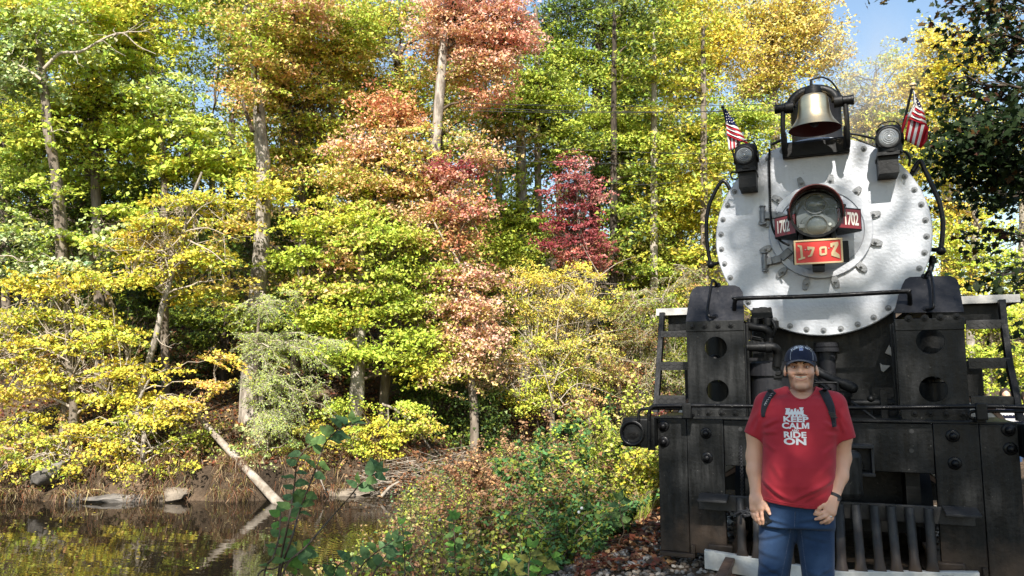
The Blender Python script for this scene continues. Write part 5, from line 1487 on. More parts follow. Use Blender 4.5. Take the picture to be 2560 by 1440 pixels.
make_tree('red_maple', 'small dark red maple with layered crown in the middle of the picture', 26.8,
    [(1468, 760, .075), (1462, 690, .07), (1452, 620, .06), (1446, 540, .05), (1438, 440, .03), (1432, 395, .02)],
    [(1428, 408, 36, 24, 'RD3 DR PK'), (1430, 445, 62, 26, 'RD3 DR PK'), (1395, 480, 46, 26, 'RD3 DR'), (1460, 485, 50, 26, 'RD3 PK'), (1430, 520, 66, 26, 'RD3 DR'), (1400, 560, 50, 26, 'DR2 RD'), (1470, 560, 46, 24, 'RD3 DR'), (1440, 590, 74, 24, 'RD3 DR'), (1390, 610, 46, 22, 'RD DR'), (1495, 610, 40, 28, 'RD2 DR BR'), (1430, 638, 70, 24, 'RD3 SC PK'), (1490, 655, 50, 22, 'DR RD BR')],
    seed=26, L=.105, flat=.16, clump=.45, lai=5.5, bark='bark_pale', up=.45, sun=.55)
make_tree('bush', 'tangled yellow thicket with silvery bare twigs under the red maple', 25.4,
    [(1380, 1000, .08), (1385, 900, .07), (1390, 800, .05), (1400, 720, .03)],
    [(1320, 700, 90, 36, 'Y3 YL TAN'), (1420, 690, 90, 40, 'Y3 YL'), (1290, 770, 90, 50, 'YG Y TAN'), (1380, 780, 110, 50, 'Y2 TAN2 YL'), (1470, 760, 80, 50, 'Y TAN YG'), (1330, 860, 110, 50, 'YG2 TAN Y'), (1440, 860, 110, 50, 'TAN2 Y YG'), (1270, 920, 90, 50, 'YL TAN PK'), (1390, 940, 110, 50, 'YG2 Y'), (1490, 920, 90, 50, 'YG TAN BR'), (1300, 1000, 90, 40, 'YG2 Y'), (1450, 1000, 90, 40, 'BR YG OR')],
    seed=27, L=.085, lai=2.6, clump=.4, flat=.5, twigmat='twig', cat='bush', rnd=.8,
    bare=[([(1380, 1000), (1360, 930), (1330, 870), (1290, 820), (1260, 800)], .022, .004), ([(1385, 960), (1410, 900), (1460, 850), (1520, 830), (1580, 820)], .02, .004), ([(1390, 940), (1430, 920), (1490, 925), (1560, 950)], .02, .004), ([(1380, 940), (1340, 940), (1280, 960), (1230, 1000)], .018, .004), ([(1390, 850), (1400, 780), (1440, 720), (1500, 690)], .02, .004), ([(1500, 690), (1540, 660), (1590, 640)], .014, .004), ([(1500, 690), (1470, 640), (1455, 610)], .014, .004), ([(1440, 870), (1500, 880), (1560, 900), (1620, 910)], .014, .003), ([(1340, 900), (1300, 910), (1240, 900)], .012, .003), ([(1350, 850), (1380, 820), (1420, 810), (1480, 800)], .012, .003), ([(1400, 1000), (1440, 960), (1490, 970), (1560, 1000)], .016, .003)])
make_tree('tree', 'sunlit lime yellow tree directly left of the smokebox', 31.0,
    [(1690, 960, .16), (1695, 760, .15), (1700, 560, .12), (1705, 440, .08)],
    [(1690, 450, 90, 50, 'Y2 YL YG'), (1640, 520, 70, 60, 'YG2 Y'), (1740, 520, 70, 60, 'Y2 YG'), (1690, 560, 90, 50, 'Y2 YG'), (1620, 620, 70, 50, 'YG2 OL'), (1710, 640, 90, 50, 'YG2 Y OL'), (1660, 700, 90, 50, 'OL2 YG'), (1750, 710, 60, 50, 'OL YG OR'), (1790, 420, 60, 60, 'YG2 Y')], seed=28, L=.125)
make_tree('poplar_tree', 'tall golden poplar behind the locomotive left of the bell', 37.0,
    [(1630, 940, .36), (1632, 700, .34), (1630, 450, .33), (1626, 300, .31), (1632, 180, .28), (1650, 60, .22), (1660, -60, .16)],
    [(1660, 70, 80, 70, 'Y3 YG'), (1720, 120, 90, 70, 'Y4 YG'), (1690, 200, 90, 50, 'Y4 YG'), (1780, 60, 90, 60, 'Y3 YG TAN'), (1790, 150, 80, 60, 'Y3 TAN'), (1740, 220, 80, 40, 'Y3 YG'), (1820, 100, 80, 70, 'TAN Y3'), (1690, 0, 110, 60, 'Y2 YG'), (1600, 130, 50, 50, 'YG Y', .6, 1)], seed=29, L=.17, lai=4.5, flat=.6, clump=.75, rnd=.7,
    bare=[([(1640, 430, -.5), (1660, 300, -.5), (1690, 275, -.4), (1720, 250, -.3), (1740, 235, 0)], .16, .05)])
make_tree('poplar_tree', 'pale gold poplar standing behind the bell', 42.0,
    [(1940, 700, .34), (1940, 400, .3), (1930, 200, .24), (1925, 60, .15)],
    [(1890, 90, 90, 60, 'Y2 TAN2 YL'), (1960, 60, 100, 60, 'TAN2 YL Y'), (2040, 80, 80, 70, 'TAN2 YL Y'), (1900, 170, 90, 50, 'TAN2 Y'), (1990, 150, 100, 55, 'TAN2 YL Y'), (2070, 150, 60, 50, 'TAN2 YL', .8), (1870, 20, 90, 50, 'Y TAN YL'), (1980, 10, 100, 40, 'TAN YL', .7), (1940, 220, 90, 40, 'TAN Y YG', .9), (1870, 240, 70, 40, 'YG TAN', .9), (2030, 10, 70, 40, 'TAN Y', .4)], seed=30, L=.18, lai=5.2, flat=.6, clump=.75, rnd=.7)
make_tree('tree', 'green tree behind the left-hand flag', 33.0,
    [(1790, 900, .2), (1792, 600, .2), (1795, 400, .16)],
    [(1740, 330, 90, 50, 'LG2 G YG'), (1810, 300, 80, 50, 'LG2 YG'), (1880, 300, 70, 50, 'LG2 G YG'), (1760, 400, 80, 40, 'G2 OL'), (1690, 340, 60, 50, 'OL YG G'), (1850, 380, 70, 50, 'G2 LG'), (1670, 400, 50, 40, 'OL G')], seed=31, L=.14)
make_tree('bush', 'russet and olive scrub between the thicket and the ladder', 26.6,
    [(1610, 1040, .06), (1605, 960, .05), (1600, 860, .03)],
    [(1560, 760, 60, 50, 'OL BR YG'), (1590, 840, 70, 50, 'BR OL'), (1560, 930, 70, 50, 'BR2 OL OR'), (1640, 950, 60, 60, 'OL DG'), (1560, 1010, 80, 40, 'BR OL DG'), (1660, 790, 60, 60, 'OL DG YG'), (1760, 780, 60, 80, 'OL OR BR'), (1690, 900, 70, 70, 'OL G'), (1690, 1010, 70, 50, 'RD BR OL', .8)], seed=32, L=.09, lai=3.0, clump=.4, flat=.5, cat='bush', rnd=.8, twigmat='twig')
make_tree('rhododendron_bush', 'dark glossy evergreen bush in shadow at the waterside', 25.0,
    [(1110, 1140, .06), (1105, 1080, .05), (1100, 1010, .03)],
    [(1020, 960, 80, 50, 'DG3 G'), (1100, 980, 100, 50, 'DG3 G'), (1180, 1000, 80, 60, 'DG3 G'), (1060, 1050, 100, 45, 'DG3 G'), (1150, 1070, 100, 45, 'DG3 G LG'), (1110, 1110, 90, 28, 'DG2 G LG'), (1220, 1060, 70, 50, 'DG2 G')], seed=33, L=.12, lai=4.0, cat='bush', rnd=.8, flat=.6)
make_tree('bush', 'bright lemon yellow bush at the waterline beside the thick trunk', 22.8,
    [(960, 1160, .05), (958, 1120, .04), (955, 1080, .03)],
    [(930, 1060, 70, 36, 'Y3 YG2'), (1000, 1080, 60, 40, 'Y3 YG2'), (960, 1120, 70, 34, 'Y3 YG2'), (880, 1090, 50, 36, 'Y2 OR YG'), (1060, 1060, 60, 40, 'YG2 Y OR'), (850, 1020, 60, 40, 'YG2 LG'), (1000, 1020, 60, 30, 'YG2 LG')], seed=34, L=.11, lai=3.4, cat='bush', clump=.4, flat=.4)

for q_ in [('yellow green sapling overhanging the tilted slab', 60, 1075, 21.9, 'Y2 YG2', 'YG Y2', 41), ('sparse russet bush on the leaf covered slope at the left', 200, 1090, 22.4, 'OL OR YG', 'OR2 BR', 42),
           ('bright green bush among the trunks above the flat ledge', 330, 1075, 22.2, 'LG YG2', 'YG2 OL', 43), ('olive bush hanging over the dark hollow behind the log', 500, 1110, 22.3, 'YG2 OL', 'OL OR', 44),
           ('pale straw green bush at the foot of the hemlock', 640, 1130, 21.7, 'HM2 YG', 'HM STRW', 45), ('mixed yellow and rust bush right of the log end', 770, 1120, 22.2, 'YG2 OR', 'Y OL', 46), ('low green bush at the foot of the thick waterside trunk', 880, 1130, 22.6, 'LG2 YG', 'YG OL', 47),
           ('yellow green bush hanging over the water left of the flat ledge', 110, 1160, 21.1, 'YG2 Y', 'OL YG', 48), ('golden bush trailing to the water above the flat ledge', 270, 1165, 21.3, 'Y2 YG TAN', 'OL Y', 49), ('straggling olive bush hanging over the tan rock', 430, 1165, 21.3, 'YG OL Y', 'OL BR', 50), ('small leafy bush at the waterline in the far left corner', 0, 1165, 21.0, 'YG OL', 'Y BR', 51)]:
    PAL.setdefault('STRW', s2l((206, 190, 140)) * .8)
    lb, x, y, D_, s1_, s2_, sd_ = q_
    make_tree('bush', lb, D_, [(x, y + 60, .03), (x + 5, y + 20, .025), (x, y - 20, .015)], [(x - 40, y, 60, 30, s1_, .7), (x + 40, y - 10, 60, 30, s1_, .7), (x, y + 35, 70, 26, s2_, .6), (x + 10, y - 45, 60, 28, s2_, .6)], seed=sd_, L=.11, lai=3.2, clump=.35, flat=.5, cat='bush', group='bushes on the far bank', rnd=.75, twigmat='twig')

# --- behind and right of the locomotive
make_tree('poplar_tree', 'rounded golden poplar against the sky between bell and flag', 46.0,
    [(2370, 760, .34), (2368, 500, .32), (2360, 300, .26), (2355, 150, .16)],
    [(2350, 110, 70, 60, 'Y4 YL'), (2300, 170, 70, 55, 'Y4 YL'), (2390, 130, 60, 70, 'Y4 YG'), (2360, 200, 90, 55, 'Y4 YG'), (2280, 230, 80, 50, 'Y3 YG TAN'), (2380, 280, 90, 60, 'Y3 YG'), (2230, 220, 60, 40, 'Y2 TAN', .7), (2310, 70, 30, 25, 'YL', .6), (2450, 150, 60, 80, 'Y2 YG'), (2500, 60, 60, 60, 'Y YG', .5)], seed=35, L=.19, lai=3.8, flat=.6, clump=.8, rnd=.7)
make_tree('tree', 'thin crowned olive green tree with the sky showing through right of the bell', 50.0,
    [(2170, 800, .3), (2172, 500, .28), (2175, 300, .2), (2190, 180, .1)],
    [(2190, 150, 50, 30, 'LG2 TAN', .7), (2150, 200, 60, 40, 'LG TAN OL', .7), (2200, 260, 80, 40, 'OL2 TAN', .6), (2230, 140, 40, 30, 'YG Y', .6), (2120, 260, 60, 50, 'TAN OL', .6), (2230, 330, 80, 50, 'TAN Y OL', .8), (2160, 330, 70, 50, 'TAN Y', .8), (2110, 190, 40, 60, 'TAN YL', .6)], seed=36, L=.17, lai=2.6, flat=.5, clump=.7, bare=[([(2175, 300), (2190, 250), (2220, 200), (2250, 160)], .07, .02), ([(2170, 260), (2150, 210), (2130, 190)], .05, .02)])
make_tree('tree', 'yellow and lime tree close behind the right-hand handrail', 31.0,
    [(2425, 900, .16), (2430, 700, .15), (2438, 560, .13), (2432, 470, .10)],
    [(2330, 440, 80, 60, 'Y3 YG'), (2400, 400, 80, 60, 'Y2 YG'), (2380, 520, 80, 60, 'Y3 YG OR', 1, .8), (2460, 560, 80, 60, 'YG2 Y', .8, 1), (2400, 620, 90, 60, 'YG2 Y LG'), (2490, 650, 80, 60, 'YG2 LG'), (2400, 710, 90, 50, 'Y2 YG OR'), (2520, 740, 70, 60, 'YG Y'), (2320, 360, 70, 50, 'Y2 YG')], seed=37, L=.17, lai=4.0, bark='bark_pale', bare=[([(2436, 560), (2420, 590), (2400, 620)], .06, .02), ([(2432, 540), (2450, 570), (2465, 590)], .05, .02)])
make_tree('tree', 'sunlit yellow green tree behind the right-hand ladder', 27.0,
    [(2470, 1020, .12), (2475, 900, .11), (2480, 800, .08)],
    [(2470, 800, 80, 50, 'YG2 Y LG'), (2550, 820, 70, 60, 'YG2 LG'), (2460, 880, 80, 50, 'YG3 LG'), (2540, 920, 80, 50, 'YG2 Y'), (2470, 960, 80, 50, 'YG2 LG'), (2560, 990, 60, 60, 'YG LG'), (2420, 780, 40, 50, 'Y YG')], seed=38, L=.15, lai=4.2)
make_tree('tree', 'pale yellow woodland tree seen through the smoke behind the chimney', 52.0,
    [(2150, 900, .3), (2150, 600, .28), (2150, 420, .2)],
    [(2140, 300, 90, 50, 'TAN2 Y'), (2210, 380, 80, 60, 'Y2 TAN'), (2120, 360, 70, 50, 'TAN Y'), (2270, 330, 80, 60, 'Y2 YG'), (2270, 420, 80, 60, 'Y2 YG OR'), (2200, 300, 70, 40, 'Y TAN'), (2050, 260, 80, 50, 'TAN Y YG'), (1960, 290, 80, 50, 'TAN YG'), (2300, 270, 60, 50, 'Y TAN')], seed=39, L=.18, lai=5.2, flat=.6, clump=.8)

# --- the shaded wood behind the first row: every tree a thing, gaps left where the sky shows
HOLES = [(520, 180, 20, 45), (470, 275, 12, 12), (550, 250, 22, 20), (465, 55, 14, 20), (1465, 15, 28, 55), (555, 492, 14, 14), (1015, 125, 22, 16), (1660, 240, 14, 14), (1130, 0, 0, 0), (2180, 60, 140, 110), (1000, 240, 10, 8)]
def in_hole(x, y, m=1.0):
    return any(hx - hw * m < x < hx + hw * m and hy - hh * m < y < hy + hh * m for hx, hy, hw, hh in HOLES if hw)
r0 = np.random.default_rng(99)
k = 0
kinds = ['slender shaded tree deep in the wood', 'bushy green tree deep in the wood', 'dark trunked tree deep in the wood']
places = {0: 'left edge', 1: 'sky gap', 2: 'big pale trunk', 3: 'forked black limbs', 4: 'tall bare trunk', 5: 'red maple', 6: 'golden poplar', 7: 'locomotive'}
for row, (D, step, x0_, x1_) in enumerate([(29.5, 125, -120, 1800), (35.0, 150, -90, 1850), (42.0, 180, -160, 2600)]):
    for xb in np.arange(x0_, x1_, step):
        x = xb + r0.uniform(-40, 40)
        if 1800 < x < 2360 and row < 2: continue
        top = r0.uniform(-40, 90) if x < 1800 else 330
        bl = []; ttop = max([top] + [hy + hh + 30 for hx, hy, hw, hh in HOLES if hw and hy < 330 and abs(x - hx) < hw * 1.6]) if x < 1800 else top
        spec = ['G DG3 OL', 'G2 DG OL', 'DG3 G', 'OL2 DG G', 'OL DG2'][r0.integers(5)]
        if row == 0: spec = ['YG OL2 G2', 'OL2 G DG', 'YG OL G DG2'][r0.integers(3)]
        if 560 < x < 1260: spec = ['OL YG2 OR', 'YG2 OR TAN', 'YG OL2 OR'][r0.integers(3)]
        if x > 1600: spec = ['YG2 OL Y', 'OL YG TAN', 'Y YG OL'][r0.integers(3)]
        for yy in np.arange(top, 980, 82):
            xx = x + r0.uniform(-70, 70)
            if in_hole(xx, yy, 1.7): continue
            bl.append((xx, yy, r0.uniform(70, 105), r0.uniform(40, 62), spec, .8))
        if not bl: continue
        w = r0.uniform(-14, 14)
        zone = min(7, int(max(0, x) / 300)) if x < 1700 else 7
        make_tree('forest_tree', f'{kinds[k % 3]}, {["nearer", "middle", "farther"][row]} row, {"first second third fourth fifth sixth seventh eighth ninth tenth eleventh twelfth thirteenth fourteenth fifteenth sixteenth seventeenth".split()[min(16, int((xb - x0_) / step))]} from the left', D,
                  [(x, 930, .17), (x + w * .3, 700, .16), (x + w * .6, 520, .14), (x + w, ttop + 120, .10), (x + w * 1.3, ttop, .06)], bl, L=.19, lai=2.9, bark=['bark', 'bark_dark', 'bark_pale'][k % 3], seed=200 + k, clump=.85, twigs=.25, group='shaded trees deep in the wood')
        k += 1
print('LEAVES', NLEAF)
# ------------------------------------------------------------------ the far bank: rocks, roots, litter, driftwood, the fallen log
MT['rock'] = mat('river_rock', (.085, .078, .07), .9, 0, .25, (.24, .215, .185), 3.5, .35, .68, .7, 14)
MT['rock_tan'] = mat('tan_rock', (.13, .105, .08), .9, 0, .2, (.27, .225, .17), 4, .35, .68, .7, 14)
def rock(x, y, D, w, h, dep, m, label, seed, rot=0.0):
    r = np.random.default_rng(seed)
    bm = bmesh.new(); bmesh.ops.create_icosphere(bm, subdivisions=3, radius=1.0)
    V = np.array([v.co[:] for v in bm.verts]); F = [tuple(v.index for v in f.verts) for f in bm.faces]; bm.free()
    pl = unit(r.normal(size=(9, 3))); 
    for p in pl:
        dd = V @ p; ex = np.maximum(dd - .72, 0); V = V - ex[:, None] * p * .9
    V[:, 2] *= np.where(V[:, 2] < 0, 1.8, 1); V *= (1 + .05 * r.normal(size=(len(V), 1)))
    ca, sa = math.cos(rot), math.sin(rot)
    V = V * np.array([w, dep, h]); V = np.stack([V[:, 0] * ca - V[:, 2] * sa, V[:, 1], V[:, 0] * sa + V[:, 2] * ca], 1)
    c = PD(x, 1230, D); u_ = c[0] * AX[0] + c[1] * AX[1]; w_ = np.interp(u_, UF, WF) - .05 + (1235 - y) / 160.0
    c = np.array([u_ * AX[0] + w_ * AW[0], u_ * AX[1] + w_ * AW[1], 0]); c[2] = gz(c[0], c[1]) - h * (.45 if h > .25 else 0)
    W = V[:, 0:1] * np.array([AX[0], AX[1], 0]) + V[:, 1:2] * np.array([AW[0], AW[1], 0]) + V[:, 2:3] * np.array([0, 0, 1.0])
    me = bpy.data.meshes.new('rock'); me.from_pydata([tuple(p) for p in W], [], F); me.materials.append(MT[m]); me.shade_smooth(); me.set_sharp_from_angle(angle=RAD(32))
    o = link('rock', me, None, c)
    return tag(o, label, 'rock', 'rocks along the far bank')
for a in [(138, 1180, 21.3, .72, .20, .6, 'rock', 'large smooth grey slab tilted on the far left bank', 1, .5), (110, 1240, 21.0, .7, .14, .5, 'rock', 'low grey rock at the water under the tilted slab', 2, .1), (205, 1228, 20.9, .36, .22, .4, 'rock', 'humped dark rock standing in the water edge right of the slab', 3, -.2), (310, 1232, 21.1, 1.0, .15, .5, 'rock', 'long flat brown rock ledge at the waterline under the yellow beech', 4, 0), (440, 1225, 21.2, .62, .20, .5, 'rock_tan', 'tan rock at the waterline left of the fallen log', 5, .1), (840, 1228, 21.6, 1.0, .14, .5, 'rock_tan', 'low sandy rock shelf at the waterline left of the driftwood', 8, 0)]:
    rock(*a)
# hanging roots and dry grass along the cut bank
r5 = np.random.default_rng(55)
VV, QQ, TT = [], [], []
n0 = 0
def blades(pts, length, width, spec, down=1.0, spread=.35, tilt=None):
    """bent grass blades or root hairs: two quads each"""
    global n0
    n = len(pts)
    d0 = unit(np.array([0, 0, -1.0 if down > 0 else 1.0]) + spread * r5.normal(size=(n, 3)))
    d1 = unit(d0 + np.array([0, 0, -.6]) + .3 * r5.normal(size=(n, 3)))
    s = unit(np.cross(d0, r5.normal(size=(n, 3)))) * (width * (.6 + .8 * r5.random((n, 1))))
    L = (length * (.4 + .9 * r5.random((n, 1))))
    a = pts; b = a + d0 * L * .5; c = b + d1 * L * .5
    V = np.stack([a - s, a + s, b + s * .7, b - s * .7, c + s * .15, c - s * .15], 1).reshape(-1, 3)
    i = (np.arange(n) * 6)[:, None] + n0
    Q = np.concatenate([i + np.array([[0, 1, 2, 3]]), i + np.array([[3, 2, 4, 5]])], 0)
    T = pick(spec, n, r5) * (.6 + .6 * r5.random((n, 1)))
    VV.append(V); QQ.append(Q); TT.append(np.concatenate([T, T])); n0 += len(V)
PAL['ROOT'] = s2l((176, 148, 112)) * .8; PAL['STRAW'] = s2l((206, 186, 130)) * .8; PAL['LIT'] = s2l((150, 98, 64)) * .8; PAL['LITR'] = s2l((136, 74, 54)) * .75; PAL['MUD'] = s2l((96, 74, 54)) * .8
PAL['PKB'] = s2l((184, 148, 112)) * .8; PAL['NG'] = s2l((98, 142, 82)) * .75; PAL['NB'] = s2l((108, 156, 92)) * .75; PAL['BRG'] = s2l((120, 172, 52)) * .75
pts = []
for _ in range(15000):
    u_ = r5.uniform(-15, -3.2)
    if math.sin(u_ * 3.1) + .7 * math.sin(u_ * 7.7 + 1) < r5.normal() * .5: continue
    u_ += 0; w_ = np.interp(u_, UF, WF) - .3 + 1.15 * r5.random() + .2 * math.sin(u_ * 2.7)
    q = np.array([u_ * AX[0] + w_ * AW[0], u_ * AX[1] + w_ * AW[1], 0]); q[2] = max(WZ + .1, gz(q[0], q[1])) + .12 + .14 * r5.random()
    q[:2] -= AW * .12; pts.append(q)
blades(np.array(pts), .36, .007, 'ROOT3 STRAW LIT3 MUD3 OL', 1, .55)
pts = []
for _ in range(5000):
    x = r5.uniform(-20, 1250); D = np.interp(x, [0, 680, 1100, 1250], [21.7, 21.9, 24.2, 25.5]) + 2.5 * r5.random() ** 2
    p = PD(x, 1150, D); p[2] = gz(p[0], p[1]) - .02
    pts.append(p)
blades(np.array(pts), .30, .008, 'STRAW2 ROOT2 LIT BRG', -1, .5)
me = quads('bank_roots', np.concatenate(VV), np.concatenate(QQ), MT['leaf'], False, np.concatenate(TT))
tag(link('bank_roots_and_grass', me), 'tan hanging roots and dry grass fringing the far bank above the water', 'grass', kind='stuff')
# leaf litter on the forest floor
n = 17000
u = r5.uniform(-17, 8, n); wv_ = np.interp(u, UF, WF) + 13 * r5.random(n) ** 1.3 + .2
X = u * AX[0] + wv_ * AW[0]; Y = u * AX[1] + wv_ * AW[1]
C = np.stack([X, Y, ground_z(X, Y) + .03], 1)
V, Q, T = leaf_quads(C, .13 * (.6 + .8 * r5.random(n)), pick('LIT4 LITR2 MUD2 OR Y PKB', n, r5) * (.6 + .7 * r5.random((n, 1))), 1.0, .1, .5)
tag(link('leaf_litter', quads('leaf_litter', V, Q, MT['leaf'], False, T)), 'brown and orange fallen leaves covering the wooded slope', 'leaves', kind='stuff')
# fallen log leaning into the water
lg = [PD(492, 1036, 22.2), PD(530, 1079, 21.8), PD(575, 1128, 21.35), PD(630, 1187, 20.85), PD(684, 1245, 20.35), PD(703, 1266, 20.1)]
MB_ = MB().tube(bez(lg, 4), list(np.linspace(.075, .138, len(bez(lg, 4)))), 14)
lo = MB_.build('fallen_log', MT['log'], None, 60)
tag(lo, 'pale bleached log leaning from the bank down into the river', 'log')
for l, rr, lab, D in [([(955, 1240), (975, 1218), (1000, 1203)], .05, 'short thick bleached branch poking out of the water by the driftwood', 20.6), ([(955, 1010), (990, 1025), (1030, 1060), (1062, 1102), (1075, 1120)], .045, 'long dead branch leaning across the dark bush', 23.6), ([(970, 1022), (971, 1060), (968, 1100)], .02, 'thin dead stick hanging in front of the thick trunk', 22.6),
                      ([(790, 1175), (800, 1195), (812, 1225)], .03, 'grey stick standing in the water left of the driftwood', 21.0), ([(1012, 1140), (1035, 1170), (1075, 1205)], .04, 'crooked branch sloping down onto the driftwood', 22.9)]:
    b_ = MB().tube(bez([PD(x, y, D) for x, y in l], 4), list(np.linspace(rr, rr * .5, len(bez(l, 4)))), 8)
    tag(b_.build('dead_branch', MT['log'], None, 60), lab, 'branch', 'dead branches at the waterside')
S = []
for _ in range(420):
    x = r5.uniform(925, 1190); y = np.interp(x, [925, 1000, 1190], [1222, 1190, 1165]) + r5.normal() * 17
    D = 22.0 + (x - 925) / 130.0 + r5.normal() * .25
    p = PD(x, y, D); p[2] = max(p[2], WZ - .02)
    d = unit((np.array([AX[0], AX[1], 0]) * r5.choice([-1, 1]) + .35 * r5.normal(size=3) * np.array([1, 1, .7]))[None])[0]
    L = .25 + .7 * r5.random() ** 2
    S.append(np.concatenate([p - d * L, p + d * L, [.006 + .022 * r5.random() ** 3, .004]]))
tag(link('driftwood_pile', segs_mesh('driftwood_pile', np.array(S), MT['log'], 5)), 'tangled heap of bleached driftwood sticks at the river bend', 'driftwood', kind='stuff')
S = np.array(S)
C = (S[:1, :3] * 0 + S[:, :3])[r5.integers(0, len(S), 1400)] + r5.normal(size=(1400, 3)) * np.array([.5, .5, .12])
V, Q, T = leaf_quads(C, .10 * (.6 + .8 * r5.random(len(C))), pick('LIT3 PKB2 MUD ROOT2', len(C), r5), 1, .2, .6)
tag(link('driftwood_leaves', quads('driftwood_leaves', V, Q, MT['leaf'], False, T)), 'dead leaves caught in the driftwood heap', 'leaves', kind='stuff')
n = 170
C = np.array([PZ(r5.uniform(-50, 1050), 1240 + 190 * r5.random() ** 1.7, WZ + .006) for _ in range(n)])
V, Q, T = leaf_quads(C, .06 * (.6 + .8 * r5.random(n)), pick('Y OR LIT STRAW', n, r5), 5, 0, .1, bend=.01)
tag(link('floating_leaves', quads('floating_leaves', V, Q, MT['leaf'], False, T)), 'small yellow and brown leaves floating on the river', 'leaves', kind='stuff')

# ------------------------------------------------------------------ the near bank: weeds, shrubs and the leaf strewn shoulder of the ballast
VV, QQ, TT = [], [], []; n0 = 0
WS = []
WL = [[], [], []]
r6 = np.random.default_rng(66)
def near_weed(p, h, nl, L, spec, lean=.25):
    top = p + np.array([lean * h * r6.normal(), lean * h * r6.normal(), h])
    sg, pts = limb_segs(p, top, .006, .003, r6, 5, 0, .10)
    WS.extend(sg)
    t = .22 + .78 * r6.random(nl)
    q = np.stack([np.interp(t * 5, np.arange(6), pts[:, i]) for i in range(3)], 1)
    d = unit(r6.normal(size=(nl, 3)) * np.array([1, 1, .45]) + np.array([0, 0, -.2]))
    c = q + d * L * (.5 + .9 * r6.random((nl, 1)))
    base = pick(spec, 1, r6)[0]
    T = (base * .55 + pick(spec, nl, r6) * .45) * (.65 + .6 * r6.random((nl, 1)))
    V, Q, T = leaf_quads(c, L * (.6 + .8 * r6.random(nl)), T, .75, .25, .55, .34, .10, dirv=d)
    WL[0].append(V); WL[1].append(Q + 4 * sum(len(x) // 4 for x in WL[0][:-1])); WL[2].append(T)
nw = 0
while nw < 2300:
    w = 6.5 + 17 * r6.random() ** 1.4
    un = np.interp(w, WN, UN)
    u_ = un + .2 + (7.5) * r6.random()
    x = u_ * AX[0] + w * AW[0]; y = u_ * AX[1] + w * AW[1]
    if x > -2.25 - .25 * r6.random() or y < 3: continue
    z = gz(x, y)
    near_edge = (x > -3.1)
    h = (.30 if near_edge else .62) * (.5 + .9 * r6.random()) * (1.0 if w < 14 else 1.25)
    spec = ['BR2 PKB2 LIT OL', 'OL2 NG YG', 'PKB2 YG OL', 'NG2 NB OL', 'YG2 OL BR', 'BR PKB OL G'][r6.integers(6)]
    if near_edge: spec = ['NG2 OL', 'YG OL2 BRG', 'NG NB'][r6.integers(3)]
    near_weed(np.array([x, y, z]), h, int(20 + 18 * r6.random()), .042 + .022 * r6.random(), spec)
    nw += 1
segs_ = segs_mesh('weed_stems', np.array(WS), MT['twig_dark'], 3)
gc = link('ground_cover', quads('ground_cover', np.concatenate(WL[0]), np.concatenate(WL[1]), MT['leaf'], False, np.concatenate(WL[2])))
tag(gc, 'low brown and green weeds covering the near bank beside the ballast', 'weeds', kind='stuff')
tag(link('weed_stems', segs_), 'thin brown stems among the weeds of the near bank', 'stems', kind='stuff')
pts = []
for _ in range(2600):
    q = PZ(r6.uniform(1480, 1700), r6.uniform(1150, 1330), -.15); q[0] += r6.normal() * .15
    if q[0] > -1.95 or q[1] > 14: continue
    q[2] = gz(q[0], q[1]); pts.append(q)
blades(np.array(pts), .42, .005, 'STRAW2 YG2 OL BRG', -1, .35)
pts = []
for _ in range(2600):
    q = PZ(r6.uniform(1100, 1560), r6.uniform(1340, 1445), -.5); q[0] += r6.normal() * .2
    if q[0] > -2.2: continue
    q[2] = gz(q[0], q[1]); pts.append(q)
blades(np.array(pts), .38, .006, 'YG OL2 NG BRG', -1, .45)
tag(link('near_grass', quads('near_grass', np.concatenate(VV), np.concatenate(QQ), MT['leaf'], False, np.concatenate(TT))), 'thin yellow and green grass tufts at the edge of the ballast', 'grass', kind='stuff')
# red and brown fallen leaves over the ballast shoulder
n = 3200
C = []
while len(C) < n:
    q = PZ(r6.uniform(1440, 1760), r6.uniform(1270, 1450), -.05)
    if not (-2.9 < q[0] < -1.2): continue
    if q[0] > -1.85 and r6.random() < .55 + .3 * (q[0] + 1.85): continue
    if q[0] > -1.5 and r6.random() < .5: continue
    q[2] = gz(q[0], q[1]) + .03 + .02 * r6.random(); C.append(q)
V, Q, T = leaf_quads(np.array(C), .060 * (.5 + .9 * r6.random(n)), pick('LITR4 LIT4 OR MUD3 PKB2', n, r6) * (.7 + .6 * r6.random((n, 1))), 1.2, .1, .5, .42, .12)
tag(link('fallen_leaves', quads('fallen_leaves', V, Q, MT['leaf'], False, T)), 'red and brown fallen leaves strewn on the ballast shoulder', 'leaves', kind='stuff')

